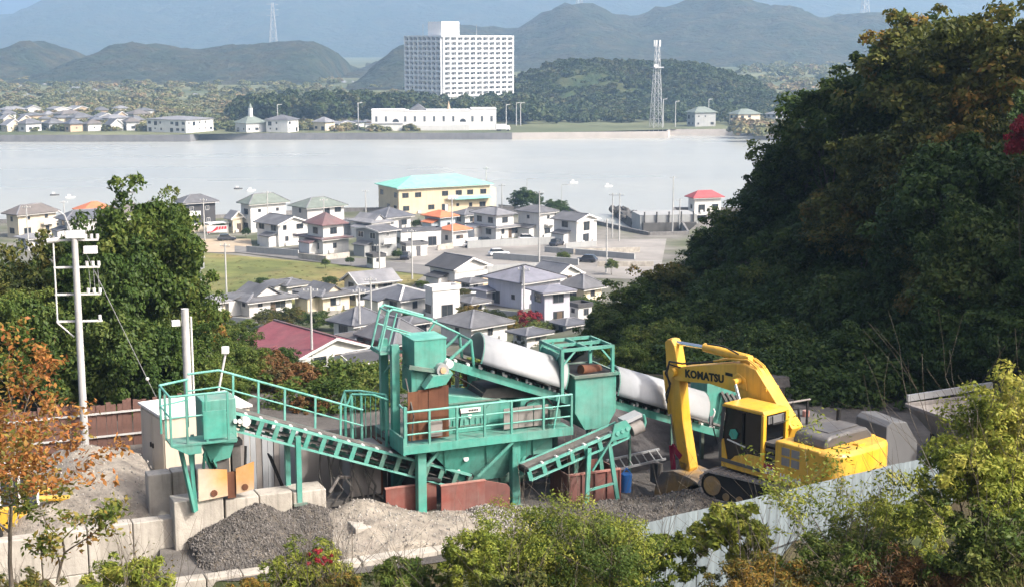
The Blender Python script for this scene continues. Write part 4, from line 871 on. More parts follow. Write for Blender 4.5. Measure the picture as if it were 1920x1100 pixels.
M['rust'] = mat('rusty_sheet', (0.17, 0.075, 0.04), 0.85, 0.3, 1.5, col2=(0.12, 0.05, 0.03), streak=.35); M['greysheet'] = mat('grey_sheet', (0.27, 0.25, 0.235), 0.8, 0.2, 1.2, streak=.2)
M['redsteel'] = mat('red_oxide_steel', (0.22, 0.06, 0.045), 0.8, 0.25, 1.2, col2=(0.17, 0.07, 0.06), streak=.3, dust=.6); M['redpale'] = mat('faded_red_steel', (0.42, 0.20, 0.165), 0.85, 0.2, 1.2, col2=(0.36, 0.15, 0.125), streak=.2, dust=.5)
M['orange'] = mat('orange_steel_plate', (0.55, 0.27, 0.07), 0.75, 0.3, 0.9, col2=(0.50, 0.42, 0.33), streak=.15)
M['gravel'] = mat('crushed_gravel', (0.10, 0.093, 0.085), 0.95, 0.55, 5, bump=1, bscale=26, col2=(0.15, 0.132, 0.11), world=True, dist=.06); M['sandpile'] = mat('sandy_stock', (0.30, 0.27, 0.225), 0.95, 0.4, 3, bump=.8, bscale=12, col2=(0.23, 0.205, 0.175), world=True, dist=.06)
M['stone'] = mat('broken_stone', (0.30, 0.285, 0.26), 0.9, 0.4, 4, island=.5); M['stone_dark'] = mat('grey_broken_stone', (0.12, 0.112, 0.105), 0.9, 0.4, 4, island=.6)
M['beige'] = mat('beige_painted_steel', (0.55, 0.49, 0.40), 0.6, 0.1, 1, streak=.12); M['blackstone'] = mat('dark_retaining_stone', (0.055, 0.053, 0.055), 0.95, 0.45, 1.5, bump=1, bscale=6, col2=(0.085, 0.08, 0.08))
M['bluesteel'] = mat('pale_blue_sheet', (0.235, 0.285, 0.31), 0.5, 0.2, 0.9, col2=(0.19, 0.235, 0.26), streak=.4, spec=.45); M['brownfence'] = mat('weathered_red_brown_boards', (0.15, 0.085, 0.07), 0.95, 0.35, 2, streak=.3)
M['blue'] = mat('blue_plastic', (0.03, 0.16, 0.5), 0.5, 0.15); M['greyhood'] = mat('grey_machine_paint', (0.15, 0.153, 0.157), 0.55, 0.12, 1, streak=.1)
M['loader_yellow'] = mat('loader_yellow', (0.62, 0.36, 0.03), 0.5, 0.25, 2, streak=.2, dust=.3)
_off = {}
def ything(name, label, cat, a, b, c=0, group=None):
    o = empty(name, yw(a, b, c), ANG, label, cat, group); _off[o.name] = (a, b, c); return o
def yb(mb, name, m_, parent, smooth=False, bevel=0):
    """build geometry given in yard coordinates under a yard thing (or under one of its parts)"""
    off = _off.get(parent.name, (0, 0, 0)); o = mb.build(name, m_, parent, smooth, bevel)
    if parent.parent is None and parent.name in _off: o.location = (-off[0], -off[1], -off[2])
    return o
def rail_run(t, pts, posts, h=1.05, mids=(.37, .72), r=.028, m_='rail'):
    """posts and rails along pts (yard coords at deck level)"""
    for p in posts: yb(MB().bar((p[0], p[1], p[2]), (p[0], p[1], p[2] + h), .06), 'rail_post', M[m_], t)
    top = [(p[0], p[1], p[2] + h) for p in pts]; yb(MB().path(top, .034, 8), 'handrail', M[m_], t)
    for k in mids: yb(MB().path([(p[0], p[1], p[2] + k) for p in pts], r * .8, 6), 'mid_rail', M[m_], t)
# ---- screening plant
t = ything('screening_plant', 'green screening plant on legs with a railed platform and big hopper', 'machine', 2.8, 1.2)
PC = 2.42
yb(MB().box(0, 5.6, .02, 1.0, PC - .06, PC), 'deck', M['green'], t)
yb(MB().box(-.04, 5.62, -.06, .02, PC - .22, PC + .04), 'edge_beam', M['green'], t)
yb(MB().box(-.08, -.02, -.06, 1.2, PC - .25, PC + .28), 'side_plate', M['green'], t)
yb(MB().box(0, 5.0, 1.0, 2.9, PC - .2, PC - .02), 'rear_deck', M['green_dusty'], t)
for x in (0, .78, 1.68, 2.6, 3.5, 4.6, 5.58): yb(MB().bar((x, 0, PC), (x, 0, PC + 1.08), .07), 'rail_post', M['green'], t)
for k, r_ in ((1.08, .036), (.38, .024), (.74, .024)): yb(MB().path([(0, 0, PC + k), (5.6, 0, PC + k)], r_), 'handrail', M['rail'], t)
yb(MB().bar((4.95, 0, PC), (5.15, 0, PC + 1.05), .05), 'rail_brace', M['rail'], t)
yb(MB().bar((0, 1.15, PC), (0, 1.15, PC + 1.25), .08), 'gate_post', M['green'], t); yb(MB().bar((0, 0, PC - .2), (0, 0, PC + 1.25), .09), 'gate_post', M['green'], t)
yb(MB().path([(.0, .06, PC + .2), (.0, .06, PC + 1.15), (.0, .5, PC + 1.2)], .03), 'gate_rail', M['rail'], t)
for (x, y) in ((.6, .3), (3.75, .3), (.6, 2.6), (4.6, 2.6)):
    yb(MB().box(x - .14, x + .14, y - .14, y + .14, -.1, PC - .2), 'leg', M['green'], t, bevel=.02)
    yb(MB().box(x - .22, x + .22, y - .22, y + .22, -.1, .06), 'foot_plate', M['green_dusty'], t)
hp = MB(); T = [(.8, .14), (5.0, .14), (5.0, 2.6), (.8, 2.6)]; B = [(2.1, .7), (3.5, .7), (3.5, 1.7), (2.1, 1.7)]
hp.add([(*p, PC - .23) for p in T] + [(*p, .85) for p in B], [(0, 1, 5, 4), (1, 2, 6, 5), (2, 3, 7, 6), (3, 0, 4, 7), (4, 5, 6, 7), (3, 2, 1, 0)])
hpo = yb(hp, 'hopper', M['green'], t)
yb(MB().tube((2.1, .37, 1.72), (2.1, .3, 1.74), .09, n=12), 'inspection_plate', M['steel'], t)
yb(MB().box(2.2, 3.4, .8, 1.65, .5, .85), 'outlet', M['green_dusty'], t)
for p, q in (((3.55, .02, PC - .24), (2.45, .22, 1.15)), ((.75, .2, 1.7), (1.25, .2, PC - .2)), ((3.75, .45, .9), (4.6, .45, PC - .2)), ((.6, 2.4, .5), (.6, .5, PC - .4))): yb(MB().bar(p, q, .09), 'brace', M['green'], t)
yb(MB().box(4.2, 5.1, .4, 1.6, PC - .85, PC - .24), 'discharge_chute', M['green'], t)
# vibrating screen, motors and sheets on the deck
sb = MB().prism([(1.75, PC + .08), (3.55, PC + .08), (3.9, PC + .55), (3.9, PC + .85), (1.75, PC + 1.25)], (0, .9, 0), (1, 0, 0), (0, 0, 1), (0, 1.5, 0)); so_ = yb(sb, 'screen_box', M['green'], t, bevel=.03)
yb(MB().tube((3.35, .86, PC + .45), (3.35, 2.5, PC + .45), .42, n=20), 'eccentric_drum', M['green'], t, smooth=True)
yb(MB().box(1.72, 3.95, .82, .9, PC + .02, PC + .12), 'side_flange', M['green'], t)
sg = yb(MB().box(2.12, 2.82, .855, .895, PC + .62, PC + .76), 'sign_plate', M['trim'], t)
for k in range(6): yb(MB().box(2.42 + k * .055, 2.455 + k * .055, .846, .854, PC + .66, PC + .72), 'sign_letter', M['black'], t)
yb(MB().add([(2.4, .85, PC + .56), (2.52, .85, PC + .56), (2.52, .85, PC + .47), (2.46, .85, PC + .43), (2.4, .85, PC + .47)], [(0, 1, 2, 3, 4)]), 'emblem', M['trim'], t)
for k in range(4):
    x0 = .22 + k * .335; yb(MB().box(x0, x0 + .325, .33 + .02 * (k % 2), .37 + .02 * (k % 2), PC + .08, PC + 1.6 + .03 * k), 'rust_sheet', M['rust'], t)
for k in range(3):
    x0 = 3.45 + k * .52; yb(MB().box(x0, x0 + .5, .46 + .02 * (k % 2), .5 + .02 * (k % 2), PC + .06, PC + .72), 'guard_sheet', M['greysheet'], t)
yb(MB().prism([(2.9, PC + 1.0), (4.85, PC + .85), (4.85, PC + 1.08), (4.0, PC + 1.3), (3.1, PC + 1.28)], (0, 1.0, 0), (1, 0, 0), (0, 0, 1), (0, 1.2, 0)), 'rubber_screen_deck', M['belt'], t)
yb(MB().box(4.15, 5.3, .75, 2.0, PC + .02, PC + .9), 'drive_guard', M['green'], t, bevel=.03)
mo = yb(MB().tube((1.55, .6, PC + .45), (1.55, .95, PC + .45), .16, n=14), 'motor', M['steel'], t, smooth=True)
yb(MB().path([(1.75, .5, PC + .2), (1.95, .5, PC + .3), (2.0, .5, PC + .7), (1.95, .5, PC + 1.0)], .025), 'cable', M['black'], t)
for x in (1.7, 2.6, 3.5, 4.4, 5.2): yb(MB().bar((x, .02, PC - .14), (x, 1.0, PC - .14), .06, .1), 'deck_joist', M['green_dusty'], t)
for k in range(10): yb(MB().box(1.9 + k * .19, 1.93 + k * .19, .86, .9, PC + .14, PC + .42), 'screen_rib', M['green'], t)
for z_ in (PC + .2, PC + .95): yb(MB().bar((1.76, .875, z_), (3.5, .875, z_), .03, .05), 'screen_flange', M['green_dusty'], t)
yb(MB().path([(4.1, .7, PC + .1), (4.3, .6, PC + .8), (4.9, .6, PC + 1.0), (5.4, .5, PC + .4)], .03, 6), 'hydraulic_hose', M['black'], t); yb(MB().path([(.3, .25, PC + .1), (.35, .2, PC + .9), (.25, .6, 4.4)], .025, 6), 'cable_conduit', M['belt'], t); yb(MB().path([(1.6, .62, 4.5), (2.4, .7, 4.0), (2.9, .8, PC + 1.2)], .022, 6), 'cable', M['black'], t)
yb(MB().box(.85, 1.25, .12, .3, PC + .2, PC + .65), 'control_box', M['greysheet'], t); yb(MB().box(4.9, 5.25, .12, .3, PC + .15, PC + .6), 'junction_box', M['green_dusty'], t)
for x in (1.3, 2.7, 4.3): yb(MB().bar((x, .14, PC - .26), (x + .2, .53, 1.3), .03, .08), 'hopper_rib', M['green'], t)
# rear railings, spring packs and steel columns behind the screen
rail_run(t, [(1.7, 2.7, PC), (3.2, 2.7, PC)], [(x, 2.7, PC) for x in (1.7, 2.4, 3.2)])
for k in range(4): yb(MB().tube((2.05 + k * .28, 2.3, PC + 1.1), (2.05 + k * .28, 2.3, PC + 1.75), .07, n=10), 'spring', M['rust' if k % 2 else 'steel'], t)
for x in (2.95, 3.35): yb(MB().box(x, x + .28, 2.2, 2.45, PC, PC + 1.65), 'rear_column', M['green'], t)
# feed chute at the top left
cb = yb(MB().box(.5, 1.55, .5, 1.6, 4.6, 5.55), 'chute_box', M['green'], t, bevel=.02)
yb(MB().box(.48, 1.57, .48, 1.62, 5.55, 5.58), 'chute_lid', M['rail'], t)
yb(MB().prism([(.45, 3.9), (1.0, 3.6), (1.45, 4.0), (1.45, 4.62), (.45, 4.62)], (0, .62, 0), (1, 0, 0), (0, 0, 1), (0, .85, 0)), 'chute_body', M['green'], t)
yb(MB().prism([(.72, 4.1), (1.42, 4.18), (1.66, 4.5), (1.0, 4.46)], (0, .22, 0), (1, 0, 0), (0, 0, 1), (0.0, .3, .06)), 'chute_flap', M['green'], t)
yb(MB().bar((.3, .42, 4.78), (1.5, .42, 4.5), .08, .12), 'chute_beam', M['green_dusty'], t)
yb(MB().tube((1.35, .28, 4.62), (1.35, .6, 4.62), .2, n=16), 'gearbox', M['steel'], t, smooth=True); yb(MB().tube((1.58, .3, 4.78), (1.58, .7, 4.78), .13, n=14), 'motor', M['trim'], t, smooth=True)
yb(MB().tube((1.35, .24, 4.62), (1.35, .28, 4.62), .1, n=12), 'gearbox_cap', M['orange'], t)
for x, y, z1 in ((.1, 1.15, 5.35), (.1, 2.2, 5.35)): yb(MB().box(x - .12, x + .12, y - .1, y + .1, PC, z1), 'column', M['green'], t)
yb(MB().bar((.1, 1.15, 4.9), (.1, 2.2, 4.2), .06), 'brace', M['green'], t)
# top service cage
for y in (1.3, 2.1):
    yb(MB().path([(-.32, y, 5.15), (-.02, y, 6.35), (.1, y, 6.42), (.3, y, 6.36), (1.4, y, 5.9 + .1)], .036), 'cage_rail', M['rail'], t); yb(MB().path([(-.1, y, 5.1), (.24, y, 6.3)], .03), 'cage_rail', M['rail'], t)
    yb(MB().path([(-.1, y, 5.85), (1.3, y, 5.35)], .025), 'mid_rail', M['rail'], t)
yb(MB().path([(-.32, 1.3, 5.15), (-.32, 2.1, 5.15), (-.02, 2.1, 6.35)], .03), 'cage_rail', M['rail'], t); yb(MB().path([(-.02, 1.3, 6.35), (-.02, 2.1, 6.35)], .03), 'cage_rail', M['rail'], t)
yb(MB().box(-.35, .4, 1.2, 2.2, 5.05, 5.12), 'cage_floor', M['green'], t)
# stair landing at the left
for (x, y) in ((-.15, 1.3), (-.75, 1.9), (-1.15, 2.3), (-1.15, 1.6)): yb(MB().bar((x, y, PC - .3), (x, y, PC + 1.35), .07), 'landing_post', M['green'], t)
yb(MB().path([(-.15, 1.3, PC + 1.35), (-.75, 1.9, PC + 1.4), (-1.15, 2.3, PC + 1.35), (-1.35, 2.3, PC + .8)], .034), 'handrail', M['rail'], t); yb(MB().path([(-.1, 1.25, PC + 1.2), (-.6, 1.2, PC + 1.42), (-1.15, 1.6, PC + 1.4), (-1.4, 1.6, PC + .9)], .034), 'handrail', M['rail'], t)
for k in range(9):
    f_ = k / 8; yb(MB().bar((-.15 - f_, 1.3 + f_, PC - .1), (-.15 - f_, 1.3 + f_, PC + 1.3), .022), 'mesh_bar', M['green'], t)
yb(MB().box(-1.25, 0, 1.25, 2.4, PC - .35, PC - .28), 'landing', M['green_dusty'], t)
# ---- inclined belt conveyors
def conveyor(name, label, a0, c0, a1, c1, b0, b1, depth=.22, cover=None, ladder=None, belt_up=.12, grime=None, head_r=.2, rollers=True):
    """belt conveyor from (a0, c0) to (a1, c1) in the vertical plane of the yard grid"""
    t = ything(name, label, 'conveyor', (a0 + a1) / 2, (b0 + b1) / 2); d = Vector((a1 - a0, 0, c1 - c0)); L_ = d.length; d.normalize(); n_ = Vector((-d.z, 0, d.x))
    if n_.z < 0: n_ = -n_
    A = Vector((a0, 0, c0))
    def pt(s_, b, h): return A + d * s_ + n_ * h + Vector((0, b, 0))
    for b in (b0, b1):
        if ladder:
            yb(MB().bar(pt(0, b, 0), pt(L_, b, 0), .07, .08), 'top_chord', M['rail'], t); yb(MB().bar(pt(0, b, -ladder), pt(L_, b, -ladder), .06, .06), 'bottom_chord', M['rail'], t)
            n2 = int(L_ / .5)
            for k in range(n2 + 1):
                s_ = L_ * k / n2; yb(MB().bar(pt(s_, b, -.04), pt(s_, b, -ladder), .14, .05, (0, 1, 0)), 'stanchion', M['green_dusty' if grime and s_ > grime else 'green'], t)
        else: yb(MB().bar(pt(0, b, -depth / 2), pt(L_, b, -depth / 2), .08, depth), 'side_beam', M['green'], t)
    bm = (b0 + b1) / 2; w = (b1 - b0) * .36
    bt = MB(); bt.add([pt(0, bm - w, belt_up), pt(L_, bm - w, belt_up), pt(L_, bm, belt_up - .06), pt(0, bm, belt_up - .06), pt(L_, bm + w, belt_up), pt(0, bm + w, belt_up)], [(0, 1, 2, 3), (3, 2, 4, 5)])
    bo = yb(bt, 'belt', M['belt'], t); so2 = bo.modifiers.new('solid', 'SOLIDIFY'); so2.thickness = .025
    yb(MB().bar(pt(0, bm, -(ladder or depth) * .6), pt(L_, bm, -(ladder or depth) * .6), 2 * w, .02), 'return_belt', M['belt'], t)
    for s_ in (0, L_): yb(MB().tube(pt(s_, b0 + .04, belt_up - head_r), pt(s_, b1 - .04, belt_up - head_r), head_r, n=14), 'pulley', M['black'], t, smooth=True)
    nr = max(3, int(L_ / .45))
    rm_ = MB().tube((0, b0 - .03 - bm, 0), (0, b0 + .12 - bm, 0), .05, n=8).mesh('roller', M['trim'])
    off = _off[t.name]
    for k in range(1, nr):
        p = pt(L_ * k / nr, bm, .03); link('roller', rm_, t, (p.x - off[0], p.y - off[1], p.z - off[2]))
    if cover:
        s0, s1, r_ = cover; nseg = 18; V = []; F_ = []
        for i, s_ in enumerate((s0, s1)):
            for k in range(nseg + 1):
                an = math.pi * k / nseg; V.append(pt(s_, bm - r_ * math.cos(an), .2 + r_ * 1.12 * math.sin(an)))
        for k in range(nseg): F_.append((k, k + 1, nseg + 2 + k, nseg + 1 + k))
        co = yb(MB().add(V, F_), 'belt_cover', M['cover'], t, smooth='all'); sm_ = co.modifiers.new('solid', 'SOLIDIFY'); sm_.thickness = .02; sm_.offset = -1
        for s_ in (s0 + .02, s1 - .02): 
            pts_ = [pt(s_, bm - (r_ + .012) * math.cos(math.pi * k / 12), .2 + (r_ * 1.12 + .012) * math.sin(math.pi * k / 12)) for k in range(13)]; yb(MB().path(pts_, .014, 5), 'cover_hoop', M['green'], t)
        ns = int((s1 - s0) / .28)
        for k in range(ns): p = pt(s0 + (s1 - s0) * (k + .5) / ns, b0 - .01, .07); yb(MB().cbox(p, .07, .05, .12), 'cover_bracket', M['trim' if k % 3 == 0 else 'black'], t)
    return t, pt, L_
tc_, pt, L_ = conveyor('covered_conveyor', 'upper covered belt conveyor with a white arched hood', 1.45, 4.93, 6.1, 3.17, .6, 1.55, cover=(1.15, 4.3, .76), depth=.26)
yb(MB().path([pt(.25, .6, 0), pt(.72, .6, .78), pt(1.12, .6, 0)], .05, 8), 'head_brace', M['green'], tc_); yb(MB().path([pt(.25, 1.55, 0), pt(.72, 1.55, .78), pt(1.12, 1.55, 0)], .05, 8), 'head_brace', M['green'], tc_)
yb(MB().path([pt(.72, .6, .78), pt(.72, 1.55, .78)], .04), 'head_brace', M['green'], tc_); yb(MB().path([pt(-.5, 1.6, .95), pt(.72, 1.55, .8)], .035), 'handrail', M['rail'], tc_)
yb(MB().bar(pt(-.45, 1.6, .05), pt(-.15, 1.6, 1.0), .05), 'head_post', M['green'], tc_)
yb(MB().bar((4.4, 1.5, PC), (4.4, 1.5, 3.6), .1), 'leg', M['green'], tc_)
tc2, pt, L_ = conveyor('covered_conveyor', 'lower covered belt conveyor with a white arched hood behind the excavator arm', 7.35, 3.0, 12.6, 1.13, .75, 1.75, cover=(.05, 3.75, .78), depth=.24)
for s_ in (4.05, 4.5, 4.95): yb(MB().path([pt(s_, .75, -.05), pt(s_, .72, .55), pt(s_, .85, .62)], .03), 'hoop_post', M['trim'], tc2)
for s_ in (.9, 2.6): yb(MB().bar(pt(s_, .85, -.2), (pt(s_, 0, 0).x, .85, -.1), .07), 'leg', M['green_dusty'], tc2)
yb(MB().path([pt(0, 1.8, .75), pt(4.2, 1.8, .75)], .03), 'handrail', M['green'], tc2)
# feed hopper of the lower conveyor
t = ything('feed_hopper', 'green feed hopper with hanging rubber skirts behind the excavator cab', 'hopper', 12.3, 1.8)
yb(MB().prism([(11.75, 1.5), (12.9, .9), (13.9, 1.2), (13.9, 2.9), (11.75, 2.9)], (0, 1.9, 0), (1, 0, 0), (0, 0, 1), (0, 1.1, 0)), 'body', M['green'], t, bevel=.02)
for k in range(7):
    x = 12.3 + k * .2; yb(MB().path([(x, 1.85, 2.5 - .06 * k), (x + .1, 1.6, 2.1), (x - .05, 1.7, 1.7 - .05 * (k % 3))], .07, 6), 'rubber_skirt', M['belt'], t)
for x in (11.9, 13.6): yb(MB().bar((x, 2.4, -.1), (x, 2.4, 1.4), .12), 'leg', M['green_dusty'], t)
# ---- surge bin tower
t = ything('surge_bin', 'green surge bin with an open steel frame on top between the two white hoods', 'bin', 6.55, 1.1)
sb = MB().prism([(5.85, 3.97), (5.85, 2.78), (6.2, 2.2), (7.0, 2.2), (7.32, 2.72), (7.32, 3.97)], (0, .28, 0), (1, 0, 0), (0, 0, 1), (0, 1.7, 0)); yb(sb, 'body', M['green'], t, bevel=.015)
rim = MB(); rim.box(5.78, 7.39, .2, .28, 3.93, 4.02); rim.box(5.78, 7.39, 1.98, 2.06, 3.93, 4.02); rim.box(5.78, 5.86, .28, 1.98, 3.93, 4.02); rim.box(7.31, 7.39, .28, 1.98, 3.93, 4.02); yb(rim, 'rim', M['green_dusty'], t)
yb(MB().box(5.9, 7.28, .34, 1.92, 3.974, 3.99), 'stock', M['black'], t)
yb(MB().tube((6.2, .6, 4.12), (7.0, .9, 4.0), .16, n=12), 'head_pulley', M['rust'], t, smooth=True)
for x in (5.4, 7.2):
    for y in (.33, 1.9): yb(MB().bar((x, y, 3.9 if x > 6 else 3.2), (x, y, 4.86), .1), 'frame_post', M['green'], t)
for p, q in (((5.35, .33, 4.86), (7.25, .33, 4.86)), ((5.35, 1.9, 4.86), (7.25, 1.9, 4.86)), ((5.4, .3, 4.86), (5.4, 1.95, 4.86)), ((7.2, .3, 4.86), (7.2, 1.95, 4.86)), ((6.3, .33, 4.86), (6.3, 1.9, 4.86)), ((5.4, 1.1, 4.86), (7.2, 1.1, 4.86))): yb(MB().bar(p, q, .08, .1), 'frame_beam', M['green'], t)
for p, q in (((5.4, .33, 4.35), (5.85, .33, 4.8)), ((7.2, .33, 4.35), (6.8, .33, 4.8)), ((5.4, 1.9, 4.35), (5.85, 1.9, 4.8)), ((7.2, 1.9, 4.3), (7.2, 1.4, 4.8)), ((5.4, .4, 4.8), (5.4, .9, 4.3))): yb(MB().bar(p, q, .05), 'knee_brace', M['rail'], t)
yb(MB().box(5.42, 5.47, .35, 1.88, 4.05, 4.7), 'back_sheet', M['green'], t); yb(MB().box(5.5, 6.2, 1.92, 1.96, 4.0, 4.72), 'back_sheet', M['green'], t)
for x in (5.95, 7.2): yb(MB().bar((x, 1.95, -.1), (x, 1.95, 2.9), .14), 'leg', M['green_dusty'], t)
# ---- product conveyor to the left
tl, pt, L_ = conveyor('product_conveyor', 'long open product conveyor with a walkway railing sloping down from the left', -5.15, 3.95, 2.35, 1.12, .5, 1.25, ladder=.5, belt_up=.06, grime=4.9, head_r=.13)
sl_ = Vector((7.5, 0, -2.83)).normalized()
for s_ in (.35, 1.15, 2.0, 3.0, 3.85): yb(MB().bar(pt(s_, 1.45, -.1), pt(s_, 1.45, 0) + Vector((0, 0, .98)), .06), 'rail_post', M['rail'], tl)
for k, r_ in ((1.0, .034), (.5, .024)): yb(MB().path([(-6.15, 1.45, 3.95 + k), pt(-.1, 1.45, 0) + Vector((0, 0, k)), pt(4.6, 1.45, 0) + Vector((0, 0, k))], r_), 'handrail', M['rail'], tl)
yb(MB().bar(pt(0, 1.62, -.12), pt(4.6, 1.62, -.12), .35, .04), 'walkway', M['green_dusty'], tl)
for x, y in ((-3.18, .5), (-3.3, 1.3)):
    yb(MB().bar((x, y, .9), (x, y, 3.0), .15), 'leg', M['green'], tl); yb(MB().box(x - .2, x + .2, y - .15, y + .15, .9, .98), 'foot_plate', M['green_dusty'], tl)
# drive head and service cage
hb = yb(MB().box(-6.03, -5.05, .2, 1.1, 3.1, 4.42), 'drive_box', M['green'], tl, bevel=.025)
yb(MB().prism([(-6.0, 3.1), (-5.1, 3.1), (-5.25, 2.65), (-5.8, 2.55)], (0, .3, 0), (1, 0, 0), (0, 0, 1), (0, .7, 0)), 'outlet', M['green'], tl)
yb(MB().box(-5.65, -5.25, .42, .9, 1.75, 2.75), 'falling_stock_skirt', M['belt'], tl)
for k in range(3): yb(MB().tube((-5.1 + k * .13, .1, 3.75 - .02 * k), (-5.1 + k * .13, .22, 3.75 - .02 * k), .06, n=10), 'bearing', M['trim'], tl)
yb(MB().tube((-4.75, .3, 3.65), (-4.75, .5, 3.65), .14, n=12), 'motor', M['trim'], tl, smooth=True)
yb(MB().box(-7.05, -5.2, -.52, .25, 3.36, 3.42), 'cage_deck', M['green'], tl)
yb(MB().prism([(-7.03, 3.355), (-6.22, 3.355), (-6.22, 3.1), (-6.6, 3.1)], (0, -.5, 0), (1, 0, 0), (0, 0, 1), (0, .7, 0)), 'cage_skirt', M['green'], tl)
for x, y in ((-7.05, -.5), (-6.6, -.5), (-6.05, -.5), (-5.45, -.5), (-7.05, .25), (-6.2, 1.45), (-7.05, 1.0)): yb(MB().bar((x, y, 3.38), (x, y, 4.78), .06), 'rail_post', M['green'], tl)
for z_, r_ in ((4.8, .034), (4.2, .024)): yb(MB().path([(-5.45, -.5, z_), (-7.05, -.5, z_), (-7.05, 1.0, z_), (-6.15, 1.45, z_)], r_), 'handrail', M['rail'], tl)
yb(MB().box(-6.15, -5.5, -.54, -.5, 3.5, 4.3), 'mesh_panel', M['green'], tl)
for x, y, x2 in ((-6.45, .1, -6.28), (-6.25, .6, -6.25), (-6.75, .0, -6.35)): yb(MB().bar((x, y, 3.36), (x2, y + .2, 1.2), .1), 'leg', M['green'], tl)
for p, q in (((-5.98, .3, 2.9), (-5.7, .6, 2.3)), ((-6.0, .3, 2.7), (-5.98, .6, 2.25)), ((-5.72, .3, 2.7), (-5.5, .6, 2.25))): yb(MB().bar(p, q, .04, .22), 'chute_plate', M['green'], tl)
yb(MB().box(-5.15, -4.9, .45, .75, 1.6, 3.05), 'waste_chute', M['belt'], tl); yb(MB().box(-5.25, -4.85, .4, .8, 2.95, 3.1), 'waste_chute_collar', M['black'], tl)
yb(MB().path([(-4.75, .45, 2.9), (-4.8, .4, 2.2), (-4.95, .4, 1.8)], .04), 'hose', M['black'], tl)
# ---- right-hand cross conveyor
tr_, pt, L_ = conveyor('product_conveyor', 'short open cross conveyor on an A-frame under the green surge bin', 3.75, 1.45, 7.15, 2.42, -.75, -.05, ladder=.34, belt_up=.03, head_r=.1)
yb(MB().prism([(6.55, 2.05), (7.15, 2.15), (7.3, 2.45), (7.1, 2.7), (6.7, 2.6)], (0, -.82, 0), (1, 0, 0), (0, 0, 1), (0, .06, 0)), 'head_plate', M['green'], tr_)
for k in range(3): yb(MB().tube((6.8 + .18 * k, -.85, 2.3 + .06 * k), (6.8 + .18 * k, -.79, 2.3 + .06 * k), .07, n=10), 'bearing', M['rail'], tr_)
yb(MB().tube((7.35, -.7, 2.3), (7.75, -.7, 2.42), .2, n=14), 'motor', M['greysheet'], tr_, smooth=True); yb(MB().prism([(7.1, 2.55), (7.7, 2.75), (7.68, 2.85), (7.08, 2.66)], (0, -.8, 0), (1, 0, 0), (0, 0, 1), (0, .5, 0)), 'motor_cover', M['cover'], tr_)
yb(MB().path([(7.85, -.6, 2.75), (7.92, -.6, 2.5), (7.85, -.6, 2.25)], .05), 'guard_hoop', M['green'], tr_)
for a_, a2 in ((5.78, 5.6), (6.5, 6.75)):
    for b_ in (-.95, .0): yb(MB().bar((a_, b_ * .8 - .1, 1.95), (a2, b_ - .1, -.05), .09, .13), 'leg', M['green'], tr_)
for b_ in (-.98, -.1): yb(MB().bar((5.66, b_, .62), (6.66, b_, .75), .07), 'cross_bar', M['green'], tr_)
for b_ in (-.86,): yb(MB().bar((5.9, b_, 1.2), (6.55, b_, 2.1), .06), 'brace', M['green'], tr_)
# ---- steel retaining plates and bin
t = ything('steel_plate_wall', 'faded red bent steel plate wall right of the darker red plate', 'steel wall', 2.0, -.1)
yb(MB().box(1.15, 2.6, .0, .06, -.1, 1.05), 'plate', M['redsteel'], t); pl_ = MB().prism([(2.6, -.1), (3.38, -.1), (3.38, .9), (3.3, .98), (2.6, 1.06)], (0, 0, 0), (1, 0, 0), (0, 0, 1), (0, .05, 0))
pl_.v = [(2.6 + (p[0] - 2.6) * .82, p[1] - (p[0] - 2.6) * .6 + .0, p[2]) for p in pl_.v]; yb(pl_, 'plate', M['redpale'], t)
yb(MB().box(1.12, 2.62, -.02, .09, 1.05, 1.09), 'lip', M['redpale'], t)
t = ything('steel_plate_wall', 'dark red steel plate standing behind the pale sand berm', 'steel wall', .5, .6)
yb(MB().box(-.45, 1.2, .55, .61, -.1, 1.0), 'plate', M['redsteel'], t); yb(MB().box(-.48, 1.22, .53, .63, 1.0, 1.04), 'lip', M['redpale'], t)
yb(MB().path([(.6, .45, 1.05), (.8, .5, 1.2), (1.1, .5, 1.15), (1.3, .45, 1.08)], .07, 7), 'scrap_hose', M['black'], t)
t = ything('steel_bin', 'open dark red steel bin under the cross conveyor', 'bin', 6.2, -.2)
bb = MB(); bb.box(5.35, 7.15, -.35, -.3, -.1, .95); bb.box(5.35, 5.4, -.3, 1.0, -.1, .95); bb.box(7.1, 7.15, -.3, 1.0, -.1, .95); bb.box(5.35, 7.15, 1.0, 1.05, -.1, .95); yb(bb, 'shell', M['redsteel'], t)
for k in range(5): yb(MB().bar((5.35 + .45 * k, -.38, -.1), (5.35 + .45 * k, -.38, .95), .05), 'rib', M['redsteel'], t)
yb(MB().box(5.4, 7.1, -.29, .99, -.05, .6), 'stock', M['gravel'], t); yb(MB().box(5.32, 7.18, -.4, -.28, .95, 1.0), 'lip', M['redpale'], t)
yb(MB().box(5.45, 6.3, .2, .95, .6, 1.5), 'rubber_curtain', M['black'], t)
